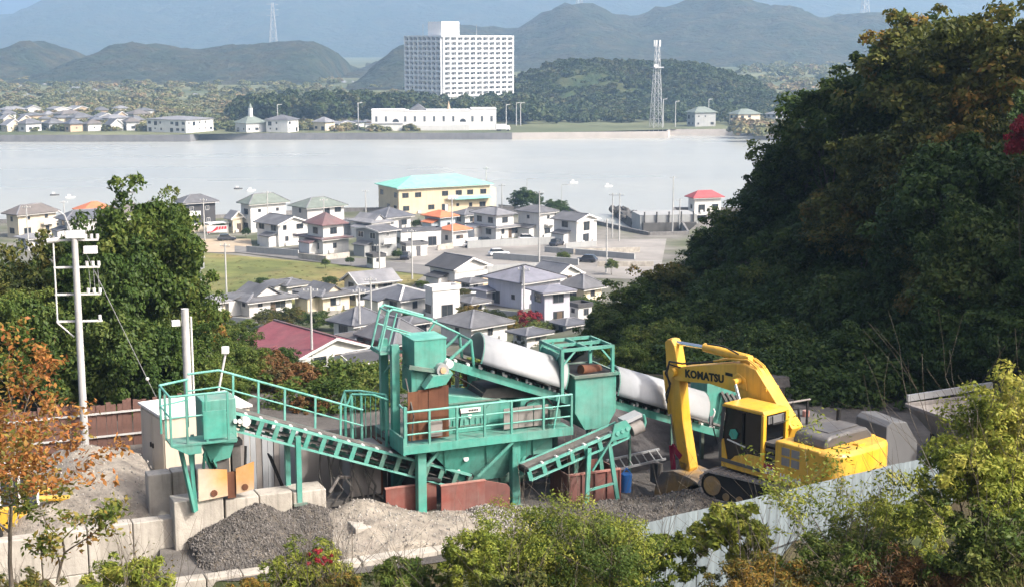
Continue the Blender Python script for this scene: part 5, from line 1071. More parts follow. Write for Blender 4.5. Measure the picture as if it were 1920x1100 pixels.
# ---- orange plates under the drive head
t = ything('orange_steel_plates', 'stained orange steel plates under the drive head of the long conveyor', 'steel plate', -5.3, .55, 1.3)
yb(MB().add([(-6.2, .3, 1.45), (-5.35, .3, 1.52), (-5.35, .3, 2.3), (-6.18, .3, 2.42)], [(0, 1, 2, 3)]), 'plate', M['orange'], t).modifiers.new('s', 'SOLIDIFY').thickness = .03
yb(MB().add([(-5.1, .32, 1.54), (-4.58, .32, 1.62), (-4.56, .32, 2.45), (-5.1, .32, 2.3)], [(0, 1, 2, 3)]), 'plate', M['orange'], t).modifiers.new('s', 'SOLIDIFY').thickness = .03
yb(MB().box(-5.35, -5.1, .34, .4, 1.42, 2.2), 'backing_plate', M['rust'], t)
for x, z_ in ((-5.75, 1.65), (-4.85, 1.72)): yb(MB().tube((x, .27, z_), (x, .3, z_), .1, n=10), 'bolt_plate', M['rust'], t)
# ---- precast concrete blocks
def blocks(label, a0, a1, b0, b1, c0, c1, n, axis_='a', group='precast concrete block walls', jit=.03, seed=1, rows=1):
    rnd = random.Random(seed); t = ything('concrete_block_wall', label, 'block wall', (a0 + a1) / 2, (b0 + b1) / 2, c0, group)
    for r_ in range(rows):
        z0 = c0 + (c1 - c0) * r_ / rows; z1 = c0 + (c1 - c0) * (r_ + 1) / rows - .015
        for k in range(n):
            j = rnd.uniform(-jit, jit); g_ = .014
            if axis_ == 'a': q = (a0 + (a1 - a0) * k / n + g_, a0 + (a1 - a0) * (k + 1) / n - g_, b0 + j, b1 + j)
            else: q = (a0 + j, a1 + j, b0 + (b1 - b0) * k / n + g_, b0 + (b1 - b0) * (k + 1) / n - g_)
            yb(MB().box(*q, z0, z1 + rnd.uniform(-.03, .03)), 'concrete_block', M['concrete'], t, bevel=.03)
    return t
blocks('long wall of precast concrete blocks across the bottom left', -15.6, -6.75, .75, 1.2, -1.7, .92, 7, rows=2, seed=2)
blocks('tall concrete block standing at the left end of the gravel bay', -6.9, -5.45, .42, 1.15, -.3, 1.5, 1, seed=3)
blocks('concrete blocks carrying the orange plates behind the gravel bay', -5.42, -3.4, .42, 1.1, -.3, 1.4, 2, seed=4)
blocks('concrete block with a sunlit end at the right corner of the gravel bay', -3.38, -2.35, .45, 1.35, -.3, 1.3, 1, seed=5)
blocks('shaded concrete block wall along the right side of the gravel bay', -2.1, -1.6, -1.5, .5, -.4, .62, 2, 'b', seed=6)
blocks('broken concrete blocks between the sand heap and the drive head', -7.35, -5.2, 1.95, 2.5, .0, 1.95, 3, seed=7, jit=.12)
blocks('low concrete block wall along the front edge of the gravel bay', -7.6, -3.6, -2.35, -1.9, -1.8, .12, 4, seed=8)
blocks('low concrete block wall in front of the pale sand berm', -3.5, 1.0, -2.95, -2.5, -1.8, .18, 4, seed=9)
# ---- heaps
def heap(name, label, matl, foot, peaks, seed, res=.14, amp=.05, kind=None, cat='heap', stones=0, sm_='stone'):
    """foot (a0,a1,b0,b1); peaks [(a, b, h, r, k)] cones of height h above the yard with radius r"""
    a0, a1, b0, b1 = foot
    def h(a, b):
        z = -.5
        for pa, pb, ph, pr in peaks:
            d_ = math.hypot(a - pa, b - pb); d_ = math.sqrt(d_ * d_ + .04) ; z = max(z, ph * (1 - d_ / pr))
        z += noise.noise(Vector((a * .9, b * .9, seed))) * amp * 2 + noise.noise(Vector((a * 3.5, b * 3.5, seed))) * amp
        e = min(a - a0, a1 - a, b - b0, b1 - b); return z if e > .02 else -.6
    na, nb = int((a1 - a0) / res), int((b1 - b0) / res); V = []; 
    for j in range(nb + 1):
        for i in range(na + 1):
            a_, b_ = a0 + (a1 - a0) * i / na, b0 + (b1 - b0) * j / nb; V.append((a_, b_, h(a_, b_)))
    idx = np.arange((na + 1) * (nb + 1)).reshape(nb + 1, na + 1); F = np.stack([idx[:-1, :-1], idx[:-1, 1:], idx[1:, 1:], idx[1:, :-1]], -1).reshape(-1, 4)
    t = ything(name, label, cat, (a0 + a1) / 2, (b0 + b1) / 2); o = link('heap_body', np_mesh('heap_body', np.array(V), F, matl, True), t, (-(a0 + a1) / 2, -(b0 + b1) / 2, 0))
    if stones:
        rs = np.random.RandomState(seed); tet = np.array([(0, 0, .9), (.9, 0, -.3), (-.45, .8, -.3), (-.45, -.8, -.3), (.3, .3, .5), (0, 0, -.6)]); fc = np.array([(0, 1, 4), (0, 4, 2), (4, 1, 2), (0, 2, 3), (0, 3, 1), (1, 3, 5), (3, 2, 5), (2, 1, 5)])
        Vs, Fs = [], []
        for k in range(stones):
            a_, b_ = rs.uniform(a0, a1), rs.uniform(b0, b1); z = h(a_, b_)
            if z < -.3: continue
            r_ = rs.uniform(.02, .06); q = tet * (rs.rand(6, 1) * .6 + .7); th_ = rs.rand() * 6; c_, s_ = math.cos(th_), math.sin(th_); q = q @ np.array([[c_, s_, 0], [-s_, c_, 0], [0, 0, 1]]); Fs.append(fc + 6 * len(Vs)); Vs.append(q * r_ + np.array((a_, b_, z)))
        o2 = link('loose_stones', np_mesh('loose_stones', np.concatenate(Vs), np.concatenate(Fs), M[sm_]), t, (-(a0 + a1) / 2, -(b0 + b1) / 2, 0)); o2['kind'] = 'stuff'
    return t
heap('gravel_heap', 'dark grey gravel heap in the bay below the drive head', M['gravel'], (-6.6, -2.0, -2.0, .75), [(-4.6, .3, 1.25, 2.5), (-3.1, .4, 1.0, 2.3), (-3.8, -.8, .5, 2.0)], 4, stones=5200, sm_='stone_dark')
heap('sand_heap', 'large pale sand heap behind the left block wall', M['sandpile'], (-13.0, -6.6, 1.0, 8.5), [(-8.6, 4.3, 2.15, 4.3), (-8.6, 5.8, 2.1, 4.6), (-10.2, 6.4, 1.7, 3.6)], 9, res=.16, amp=.07, stones=900)
heap('sand_berm', 'pale compacted sand berm sloping down beside the red plates', M['sandpile'], (-2.9, 3.2, -2.6, .6), [(-1.5, .1, 1.0, 2.6), (-1.4, -1.2, .75, 1.6), (-.6, -.9, .75, 2.6), (.8, -1.2, .5, 2.8), (-2.3, -2.2, .3, 1.6)], 14, amp=.06, stones=900)
heap('rubble_heap', 'broken pale rubble at the foot of the faded red plate', M['gravel'], (1.0, 4.4, -2.6, .0), [(2.4, -.5, .35, 2.0), (3.2, -1.4, .3, 1.8)], 17, amp=.08, stones=2600)
heap('rubble_heap', 'grey crushed rubble ramp between the steel bin and the fence', M['gravel'], (3.6, 9.6, -6.2, -1.1), [(6.6, -2.6, .5, 3.2), (8.2, -3.4, .95, 3.0), (5.0, -3.2, .2, 2.4)], 21, amp=.09, stones=5200, sm_='stone_dark')
# ---- small wheel loader behind the left block wall
q = loc(62, 945, b=3.2); t = ything('wheel_loader', 'small yellow wheel loader half hidden behind the autumn tree', 'loader', q[0], q[1], 0)
a0, b0 = q[0], q[1]
yb(MB().box(a0 - 1.9, a0 - .5, b0 - .6, b0 + .6, .55, 1.25), 'rear_body', M['loader_yellow'], t, bevel=.06); yb(MB().box(a0 - .45, a0 + .7, b0 - .45, b0 + .45, .5, .95), 'front_frame', M['loader_yellow'], t, bevel=.04)
cb_ = yb(MB().box(a0 - .95, a0 + .1, b0 - .5, b0 + .5, 1.2, 2.2), 'cab_glass', M['glass'], t, bevel=.03); yb(MB().box(a0 - 1.0, a0 + .15, b0 - .55, b0 + .55, 2.2, 2.3), 'cab_roof', M['trim'], t, bevel=.03)
for x in (a0 - .95, a0 - .4, a0 + .1):
    for y in (b0 - .5, b0 + .5): yb(MB().bar((x, y, 1.2), (x, y, 2.22), .07), 'cab_post', M['trim'], t)
for y in (b0 - .38, b0 + .38): yb(MB().path([(a0 + .1, y, 1.35), (a0 + 1.0, y, 1.25), (a0 + 1.75, y, .6)], .09, 8), 'lift_arm', M['loader_yellow'], t)
yb(MB().prism([(1.6, .15), (2.3, .12), (2.35, .2), (1.8, .3), (1.75, .75), (2.0, .95), (1.9, 1.0), (1.6, .75)], (a0, b0 - .85, 0), (1, 0, 0), (0, 0, 1), (0, 1.7, 0)), 'bucket', M['black'], t)
for x in (a0 - 1.4, a0 + .35):
    for y in (b0 - .75, b0 + .45): w_ = yb(MB().tube((x, y, .48), (x, y + .3, .48), .48, n=20), 'wheel', M['tyre'], t, smooth=True); yb(MB().tube((x, y - .01, .48), (x, y + .31, .48), .2, n=12), 'wheel_hub', M['loader_yellow'], t)
# yard surface
def yard_sheet():
    V = []; ns = 60; nt_ = 40
    for j in range(nt_ + 1):
        for i in range(ns + 1):
            x = -17 + 37 * i / ns; e = lerp_tab(EDGE, x) + .05; y = e + (59.0 - e) * j / nt_; V.append((x, y, near_z(x, y) + .03))
    idx = np.arange((ns + 1) * (nt_ + 1)).reshape(nt_ + 1, ns + 1); F = np.stack([idx[:-1, :-1], idx[:-1, 1:], idx[1:, 1:], idx[1:, :-1]], -1).reshape(-1, 4)
    return np_mesh('yard_ground', np.array(V), F, M['yard'], True)
tag(link('yard_ground', yard_sheet()), 'grey gritty surface of the works yard', kind='structure')
# ---- dark steel box with hanging cables behind the long conveyor
t = ything('drive_unit', 'dusty dark steel box with tangled cables below the long conveyor', 'machine', -.7, 1.9)
yb(MB().box(-1.25, -.25, 1.6, 2.4, .55, 2.15), 'casing', M['greysheet'], t); yb(MB().box(-.25, -.2, 1.58, 2.42, .5, 2.2), 'side_plate', M['rust'], t); yb(MB().box(-2.4, -.2, 1.5, 2.4, .35, .5), 'skid', M['belt'], t)
rnd = random.Random(3)
for k in range(9):
    x = -2.2 + k * .22; yb(MB().path([(x, 1.5, 2.2 - .1 * (k % 3)), (x + rnd.uniform(-.2, .2), 1.4, 1.5), (x + rnd.uniform(-.3, .3), 1.35, .9), (x + rnd.uniform(-.4, .4), 1.5, .3)], .025 + .01 * (k % 2), 6), 'cable', M['belt'], t)
yb(MB().path([(-1.25, 1.55, 1.2), (-1.7, 1.3, 1.35), (-2.0, 1.3, .9)], .05), 'hose', M['greysheet'], t)
for x in (-2.2, -.5): yb(MB().bar((x, 2, -.1), (x, 2, .4), .12), 'leg', M['black'], t)
# dark panels and grey sheet wall
t = ything('sheet_wall', 'dark dusty steel sheet wall behind the long conveyor', 'sheet wall', -1, 3.4)
for k in range(7):
    x = -2.4 + k * .75; yb(MB().box(x, x + .73, 3.4 + .03 * (k % 2), 3.45 + .03 * (k % 2), -.1, 2.25), 'panel', M['greysheet' if k < 2 else 'belt'], t)
t = ything('sheet_wall', 'pale grey corrugated sheets beside the beige cabinet', 'sheet wall', -3.3, 4.2)
for k in range(9): yb(MB().box(-4.1 + k * .19, -4.1 + k * .19 + .17, 4.2 + .03 * (k % 2), 4.26 + .03 * (k % 2), -.1, 2.3), 'panel', M['cover' if k % 3 else 'greysheet'], t)
t = ything('bulk_bag', 'white filled bulk bag behind the long conveyor', 'bag', -2.7, 4.6, 1.9)
yb(MB().sphere((-2.7, 4.6, 2.2), .36, 14, 8, .6), 'sack', M['trim'], t, smooth='all'); yb(MB().box(-3.3, -2.2, 4.3, 5.0, -.1, 2.08), 'stand', M['greysheet'], t)
t = ything('water_tank', 'white cylindrical tank beside the pale grey sheets', 'tank', -2.2, 4.3)
yb(MB().tube((-2.2, 4.3, -.1), (-2.2, 4.3, 2.1), .3, n=20), 'shell', M['cover'], t, smooth=True); yb(MB().tube((-2.2, 4.3, 2.1), (-2.2, 4.3, 2.2), .3, .12, n=20), 'cap', M['trim'], t, smooth=True)
t = ything('step_ladder', 'dark steel step ladder leaning behind the long conveyor', 'ladder', -3.2, 2.4)
for y in (2.3, 2.65): yb(MB().bar((-3.55, y, 1.95), (-2.95, y, .3), .05), 'stile', M['black'], t)
for k in range(5): f_ = k / 4; yb(MB().bar((-3.55 + .6 * f_, 2.3, 1.95 - 1.65 * f_), (-3.55 + .6 * f_, 2.65, 1.95 - 1.65 * f_), .035), 'rung', M['black'], t)
# ---- beige cabinet
t = empty('storage_cabinet', yw(-5.9, 7.0, 0), R(33), 'beige steel storage cabinet with double doors behind the drive cage', 'cabinet')
MB().box(0, 3.0, 0, 2.3, -.1, 2.25).build('body', M['beige'], t); MB().box(-.08, 3.08, -.08, 2.38, 2.25, 2.33).build('roof', M['trim'], t)
for y in (.06, 1.17):
    d_ = MB().box(-.04, 0.0, y, y + 1.06, .05, 2.15).build('door', M['beige'], t); MB().cbox((-.06, y + (.98 if y < 1 else .08), 1.1), .05, .06, .16).build('handle', M['black'], d_)
# ---- dark retaining wall of stone at the back, one course of stones per row
t = ything('retaining_wall', 'dark stone retaining wall at the back of the yard', 'retaining wall', 9, 5.6)
rnd = random.Random(8); me_ = []
for k in range(4):
    b_ = MB().box(-.44, .44, -.2, .2, -.22, .22); b_.v = [tuple(c + rnd.uniform(-.05, .05) for c in p) for p in b_.v]; me_.append(b_.mesh('stone', M['blackstone']))
for r_ in range(4):
    for k in range(15):
        link('stone', rnd.choice(me_), t, (-4.6 + k * .9 + .45 * (r_ % 2) , rnd.uniform(-.04, .04) + .12 * r_, .15 + r_ * .44), (0, 0, rnd.choice((0, math.pi)) + rnd.uniform(-.03, .03)))
yb(MB().box(4.0, 18.0, 6.2, 7.0, -.2, 1.5), 'core', M['blackstone'], t)
t = ything('spoil_heap', 'black fines banked up behind the cross conveyor', 'heap', 9, 4.0); t2 = heap('spoil_heap', 'black crusher dust banked against the dark retaining wall', M['blackstone'], (3.5, 15.5, 2.2, 5.6), [(6, 5.8, 2.3, 3.4), (9, 5.8, 2.4, 3.3), (12, 5.8, 2.2, 3.2), (14.5, 5.8, 2.0, 3)], 31, res=.2, amp=.08)
bpy.data.objects.remove(t)
t = ything('steel_pipe', 'long dusty green steel pipe lying behind the front legs', 'pipe', 5.5, 2.3, .2)
yb(MB().tube((4.0, 2.2, .32), (7.4, 2.2, .32), .2, n=16), 'tube', M['green_dusty'], t, smooth=True); yb(MB().tube((3.95, 2.2, .32), (4.05, 2.2, .32), .26, n=16), 'flange', M['green_dusty'], t)
for x in (4.5, 6.8): yb(MB().box(x - .1, x + .1, 1.9, 2.5, -.1, .14), 'block', M['belt'], t)
t = ything('ladder', 'aluminium ladder lying at a slant behind the steel bin', 'ladder', 8.4, .6, .3)
for b_, dz in ((.6, 0), (1.05, .22)): yb(MB().bar((7.4, b_, .62 + dz), (9.4, b_, .78 + dz), .05, .07), 'stile', M['steel'], t)
for k in range(7): a_ = 7.6 + .28 * k; yb(MB().bar((a_, .6, .63 + .08 * (a_ - 7.4)), (a_, 1.05, .85 + .08 * (a_ - 7.4)), .035), 'rung', M['steel'], t)
for a_ in (7.6, 9.2): yb(MB().box(a_ - .1, a_ + .1, .6, 1.1, -.1, .62), 'trestle', M['belt'], t)
t = ything('blue_bucket', 'blue plastic can beside the slanting ladder', 'can', 7.75, .3, 0)
yb(MB().tube((7.75, .3, -.05), (7.75, .3, .55), .17, .19, 16), 'body', M['blue'], t, smooth=True); yb(MB().path([(7.58, .3, .55), (7.75, .3, .75), (7.92, .3, .55)], .02), 'handle', M['blue'], t)
# ---- pale blue sheet fence on the right
p0 = atz(1195, 985, YZ + 2.55); p1 = atz(1768, 847, YZ + 2.75); d_ = (p1 - p0); d_.z = 0; L_ = d_.length
t = empty('sheet_fence', (p0.x, p0.y, YZ - .9), math.atan2(d_.y, d_.x), 'pale blue-grey corrugated sheet fence in front of the excavator', 'fence')
W_ = .78; n_ = int(L_ / W_) + 1
prof = []
for k in range(9): prof.append((k * W_ / 8, -.006 if k % 2 else .006))
pm = MB(); V = [(x, y, z) for z in (-1.6, 3.5) for x, y in prof]; pm.add(V, [(k, k + 1, 9 + k + 1, 9 + k) for k in range(8)]); pme = pm.mesh('panel', M['bluesteel'])
for k in range(n_):
    z_ = .12 * k / n_ + random.uniform(-.02, .02); link('panel', pme, t, (k * W_ * 1.002, random.uniform(-.008, .008), z_))
for k in range(0, n_, 3): MB().tube((k * W_, .1, 0), (k * W_, .1, 3.4), .03).build('post', M['steel'], t)
for z_ in (.8, 2.6): MB().bar((0, .07, z_), (L_, .07, z_), .05).build('rail', M['steel'], t)
# ---- red-brown board fence at the back left
p0 = yw(-11.5, 12.2); p1 = yw(-3.2, 12.2)
t = ything('board_fence', 'weathered red-brown board fence behind the beige cabinet', 'fence', -7.3, 12.2)
rnd = random.Random(4); bmz = [MB().box(-.085, .085, -.015, .015, -.3, 1.65 + k * .06).mesh('board', M['brownfence']) for k in range(3)]
for k in range(48): link('board', rnd.choice(bmz), t, (-4.3 + k * .18, rnd.uniform(-.015, .015), rnd.uniform(-.05, .05)), (rnd.uniform(-.02, .02), rnd.uniform(-.02, .02), 0))
for z_ in (.5, 1.35): yb(MB().bar((-11.6, 12.12, z_), (-3.1, 12.12, z_), .06), 'rail', M['pole'], t)
# ---- crusher at the right
cbz = YZ + .35
t = ything('jaw_crusher', 'grey mobile crusher with a sloped hood beside the steel hopper', 'machine', 15.9, -2.6, 0)
yb(MB().prism([(15.5, 0), (16.8, 0), (16.8, 1.45), (16.3, 2.2), (15.7, 2.25), (15.5, 2.1)], (0, -3.1, 0), (1, 0, 0), (0, 0, 1), (0, 1.6, 0)), 'hood', M['greyhood'], t, bevel=.03)
yb(MB().box(11.8, 15.0, -1.2, .6, .7, 1.9), 'engine_deck', M['belt'], t)
for x in (12.6, 13.2, 13.8): yb(MB().bar((x, -1.1, 1.8), (x, -1.1, 2.75), .06), 'guard_rail_post', M['black'], t)
yb(MB().path([(12.6, -1.1, 2.7), (13.9, -1.1, 2.75)], .035), 'guard_rail', M['greysheet'], t); yb(MB().path([(12.0, -1.0, 1.9), (12.3, -1.0, 2.6), (12.55, -1.0, 2.65), (12.7, -1.0, 2.4)], .04), 'exhaust', M['steel'], t)
yb(MB().path([(13.0, -1.15, 2.5), (13.4, -1.15, 2.5), (13.5, -1.15, 1.9)], .04), 'hose', M['black'], t)
yb(MB().tube((11.9, -1.3, 2.0), (11.9, -1.15, 2.0), .2, n=14), 'fan', M['trim'], t); yb(MB().tube((14.4, -.2, 1.9), (14.4, -.2, 2.1), .12, n=12), 'beacon', M['redpale'], t)
yb(MB().box(15.47, 15.5, -3.0, -2.3, 1.4, 1.65), 'tail_lamp', M['red'], t)
for b_ in (-2.9, -1.6): yb(MB().box(12.2, 17, b_, b_ + .4, -.1, .7), 'track', M['tyre'], t)
t = ything('feed_hopper', 'wide worn steel feed hopper at the right end of the yard', 'hopper', 18.4, -2.6, .28)
t.location = yw(19.4, -2.9, -.05)
hp = MB(); T = [(16.6, -4.0), (20.4, -4.0), (20.4, -1.2), (16.6, -1.2)]; B = [(17.3, -3.3), (19.2, -3.3), (19.2, -2.0), (17.3, -2.0)]
hp.add([(*p, 2.55) for p in T] + [(*p, 1.5) for p in B], [(0, 1, 5, 4), (1, 2, 6, 5), (2, 3, 7, 6), (3, 0, 4, 7), (4, 5, 6, 7)]); ho = yb(hp, 'shell', M['greysheet'], t); ho.modifiers.new('s', 'SOLIDIFY').thickness = .05
rm_ = MB()
for p, q in zip(T, T[1:] + T[:1]): rm_.bar((*p, 2.6), (*q, 2.6), .14, .1)
yb(rm_, 'rim', M['greysheet'], t); yb(MB().bar((16.7, -1.1, 2.8), (20.4, -1.1, 2.9), .1, .22), 'back_board', M['steel'], t)
for x, y in ((17.2, -3.4), (19.3, -3.4), (17.2, -1.9), (19.3, -1.9)): yb(MB().bar((x, y, -.1), (x, y, 1.7), .14), 'leg', M['black'], t)
yb(MB().bar((17.0, -3.4, .9), (18.4, -3.4, .0), .12), 'brace', M['greysheet'], t); yb(MB().box(16.8, 19.6, -2.9, -2.2, .9, 1.4), 'feeder', M['greysheet'], t)
# ---- big utility pole
q = loc(158, 800, b=11.7); pp = yw(q[0], q[1], 0); PH = loc(155, 432, b=11.7)[2] - .15
t = empty('utility_pole', pp, ANG * .3, 'large grey utility pole with four crossarms and a guy wire at the left', 'utility pole')
MB().tube((0, 0, -.6), (0, 0, PH), .14, .11, 16).build('pole', M['pole'], t, smooth=True)
MB().box(-.28, .35, -.12, .12, PH - .1, PH + .15).build('cap', M['insul'], t); MB().path([(-.1, 0, PH + .1), (-.3, 0, PH + .7), (-.5, 0, PH + .85)], .03).build('wire_horn', M['steel'], t)
for z_ in (PH - .2, PH - 1.15, PH - 2.1, PH - 3.05):
    c_ = MB().bar((-.78, .16, z_), (.78, .16, z_), .065).build('crossarm', M['trim'], t)
    for x in ((.35, .55, .75) if z_ > PH - 3 else (.7,)): MB().tube((x, .16, z_ + .04), (x, .16, z_ + .2), .055, n=8).build('insulator', M['insul'], c_)
MB().tube((-.95, .16, PH - .22), (-.55, .16, PH - .18), .09, n=10).build('lamp', M['insul'], t); MB().box(.3, .75, -.1, .1, PH - .65, PH - .4).build('switch_box', M['insul'], t)
for k in range(3): MB().path([(.4 + .15 * k, .2, PH - 1.2), (.42 + .15 * k, .25, PH - 2)], .01, 5).build('drop_wire', M['steel'], t)
MB().path([(-.75, .16, PH - .2), (-.75, .16, PH - 3.1), (-.2, .1, PH - 3.6)], .03).build('conduit', M['trim'], t)
q0 = Vector((.3, 0, PH - .5)); gl = yw(-4.9, 12.6, 1.0) - pp; gl = Vector((gl.x * math.cos(-ANG * .3) - gl.y * math.sin(-ANG * .3), gl.x * math.sin(-ANG * .3) + gl.y * math.cos(-ANG * .3), gl.z)); gw_ = MB().path([q0, gl], .014, 5).build('guy_wire', M['steel'], t)
mid = q0.lerp(gl, .78); MB().sphere(mid, .07, 8, 6).build('guy_insulator', M['insul'], gw_)
pp = yw(-4.05, 12.3, 0)
t = empty('utility_pole', pp, ANG, 'thick grey utility pole just behind the railed drive cage', 'utility pole'); MB().tube((0, 0, -.5), (0, 0, 4.9), .16, .14, 14).build('pole', M['pole'], t, smooth=True); MB().tube((.2, -.05, -.5), (.2, -.05, 4.6), .035, n=8).build('conduit', M['trim'], t); MB().box(-.5, -.2, -.1, .1, 4.3, 4.5).build('lamp', M['insul'], t)
pp = yw(-3.3, 12.6, 0)
t = empty('leaning_post', pp, 0, 'thin white post leaning right behind the railed drive cage', 'post'); MB().tube((0, 0, -.3), (.75, .1, 3.2), .05, .04, 10).build('post', M['trim'], t); MB().box(.6, .85, 0, .2, 3.1, 3.35).build('bracket', M['insul'], t)
# ================================================================== excavator
M['yellow'] = mat('yellow_machine_paint', (0.78, 0.43, 0.022), 0.4, 0.2, 1.6, col2=(0.70, 0.40, 0.05), streak=.25, spec=.45, coat=.15, dust=.22)
M['hoodgrey'] = mat('dark_hood_plastic', (0.07, 0.07, 0.074), 0.45, 0.2, 1.5, spec=.4, dust=.35); M['cabglass'] = mat('tinted_cab_glass', (0.006, 0.007, 0.009), 0.1, 0.3, 1, spec=.25); M['chrome'] = mat('chrome_rod', (0.75, 0.76, 0.78), 0.15, 0.05, metal=.9)
M['bucket'] = mat('worn_bucket', (0.34, 0.22, 0.09), 0.7, 0.35, 2.5, col2=(0.18, 0.165, 0.15)); M['hoserub'] = mat('hydraulic_hose', (0.03, 0.03, 0.03), 0.6, 0.2); M['linkred'] = mat('red_link', (0.30, 0.02, 0.06), 0.5, 0.2); M['teal_sticker'] = mat('teal_sticker', (0.06, 0.34, 0.26), 0.6, 0.1)
M['letter'] = mat('black_lettering', (0.012, 0.012, 0.013), 0.5, 0.05); M['letter_white'] = mat('white_lettering', (0.75, 0.75, 0.75), 0.5, 0.05)
XB = Vector((8.34, 42.11, 31.32)); XR = math.pi - R(50)
ex = empty('excavator', XB, XR, 'large yellow tracked excavator with its arm lowered to the ground', 'excavator')
def text_part(txt, size, m_, parent, origin, ax, ay, ext=.006, bold=.0, name='lettering'):
    cu = bpy.data.curves.new('txt', 'FONT'); cu.body = txt; cu.size = size; cu.extrude = ext; cu.offset = bold; cu.resolution_u = 3; cu.space_character = 1.06
    tmp = bpy.data.objects.new('txt', cu); COL.objects.link(tmp); dg = bpy.context.evaluated_depsgraph_get(); dg.update(); me = bpy.data.meshes.new_from_object(tmp.evaluated_get(dg)); bpy.data.objects.remove(tmp)
    ax = Vector(ax).normalized(); ay = Vector(ay).normalized(); az = ax.cross(ay); mx = Matrix((ax, ay, az)).transposed().to_4x4(); mx.translation = Vector(origin); me.transform(mx); me.materials.clear(); me.materials.append(m_)
    return link(name, me, parent)
def B(mb, name, m_, parent=ex, smooth=False, bevel=.02): return mb.build(name, M[m_], parent, smooth, bevel)
# undercarriage (turned a little under the upper body)
uc = R(8)
def rot(p): return (p[0] * math.cos(uc) - p[1] * math.sin(uc), p[0] * math.sin(uc) + p[1] * math.cos(uc), p[2])
for sgn in (-1, 1):
    y0 = 1.2 * sgn; prof = []
    for k in range(9): an = math.pi / 2 + math.pi * k / 8; prof.append((-1.7 + .42 * math.cos(an), .46 + .42 * math.sin(an)))
    for k in range(9): an = -math.pi / 2 + math.pi * k / 8; prof.append((1.7 + .42 * math.cos(an), .46 + .42 * math.sin(an)))
    tr = MB().prism(prof, (0, y0 - .26, 0), (1, 0, 0), (0, 0, 1), (0, .52, 0)); tr.v = [rot(p) for p in tr.v]; to = B(tr, 'track', 'tyre', bevel=0)
    sh = MB().box(-.085, .085, -.35, .35, -.02, .035).box(-.03, .03, -.35, .35, .035, .07).mesh('track_shoe', M['bucket'] if False else M['greysheet'])
    per = []
    for k in range(18): per.append((-1.7 + 3.4 * k / 17, .88, 0)); per.append((-1.7 + 3.4 * k / 17, .04, math.pi))
    for k in range(1, 6): an = math.pi / 2 + math.pi * k / 6; per.append((-1.7 + .42 * math.cos(an), .46 + .42 * math.sin(an), math.pi / 2 - an)); per.append((1.7 - .42 * math.cos(an), .46 + .42 * math.sin(an), an - math.pi / 2))
    for (x, z, an) in per: link('track_shoe', sh, to, rot((x, y0, z)), (0, an, uc))
    for x in (-1.7, 1.7):
        w = MB().tube((x, y0 - .3, .46), (x, y0 + .3, .46), .3, n=18); w.v = [rot(p) for p in w.v]; B(w, 'sprocket', 'bucket', bevel=0)
    for k in range(6):
        w = MB().tube((-1.2 + .48 * k, y0 - .29, .2), (-1.2 + .48 * k, y0 + .29, .2), .12, n=12); w.v = [rot(p) for p in w.v]; B(w, 'roller', 'bucket', bevel=0)
cf = MB().box(-1.0, 1.0, -1.0, 1.0, .45, .85); cf.v = [rot(p) for p in cf.v]; B(cf, 'centre_frame', 'bucket'); B(MB().tube((0, 0, .85), (0, 0, 1.02), .62, n=28), 'slew_ring', 'tyre', bevel=0)
# upper body
B(MB().box(-2.3, 1.45, -1.36, 1.36, 1.02, 1.2), 'main_frame', 'yellow')
B(MB().box(-1.0, 1.4, -1.36, -.5, 1.2, 1.75), 'tool_box', 'yellow', bevel=.05); B(MB().box(-2.2, -1.0, -1.36, -.75, 1.2, 2.3), 'tank_cover', 'yellow', bevel=.05)
# left rear body with grille
B(MB().box(-2.25, -.62, .72, 1.37, 1.2, 2.27), 'side_panel', 'yellow', bevel=.05)
for i in range(2):
    for j in range(2): B(MB().box(-1.18 - .36 * i, -.90 - .36 * i, 1.366, 1.392, 1.6 + .3 * j, 1.83 + .3 * j), 'grille', 'greysheet', bevel=0)
for k in range(5): B(MB().box(-.6, -.2, .75, 1.34, 1.28 + .19 * k, 1.38 + .19 * k), 'louvre', 'hoodgrey', bevel=.01)
B(MB().box(-.58, -.22, .7, 1.3, 1.2, 2.0), 'bay_wall', 'black', bevel=0)
# counterweight: rounded in plan
cw = []; n_ = 24
for k in range(n_ + 1):
    an = math.pi / 2 + math.pi * k / n_; c_, s_ = math.cos(an), math.sin(an)
    cw.append((-2.05 + (abs(c_) ** .55) * (-1 if c_ < 0 else 1) * .85, 1.37 * (abs(s_) ** .5) * (1 if s_ > 0 else -1)))
B(MB().prism(cw, (0, 0, 1.08), (1, 0, 0), (0, 1, 0), (0, 0, 1.2)), 'counterweight', 'yellow', smooth=True, bevel=.12)
B(MB().box(-2.6, -2.4, -.25, .05, 2.28, 2.33), 'lift_eye', 'yellow', bevel=0)
ck = MB().bar((-2.32, .62, 2.285), (-2.5, .5, 2.285), .05, .02); ck.bar((-2.5, .5, 2.285), (-2.48, .3, 2.285), .05, .02); B(ck, 'warning_mark', 'letter', bevel=0)
# engine hood
hd = MB().prism([(-1.2, 2.2), (-1.12, 2.42), (-.9, 2.6), (.75, 2.62), (.95, 2.56), (1.08, 2.25)], (-2.2, 0, 0), (0, 1, 0), (0, 0, 1), (1.2, 0, 0)); B(hd, 'engine_hood', 'hoodgrey', smooth=True, bevel=.08)
B(MB().box(-1.95, -1.25, -.8, .6, 2.622, 2.645), 'hood_rib', 'hoodgrey', bevel=.01); B(MB().tube((-1.15, -.9, 2.4), (-1.15, -.9, 2.95), .07, n=12), 'exhaust', 'black', bevel=0)
B(MB().box(-.95, .0, -.5, .68, 1.2, 2.0), 'swivel_cover', 'hoodgrey', bevel=.03)
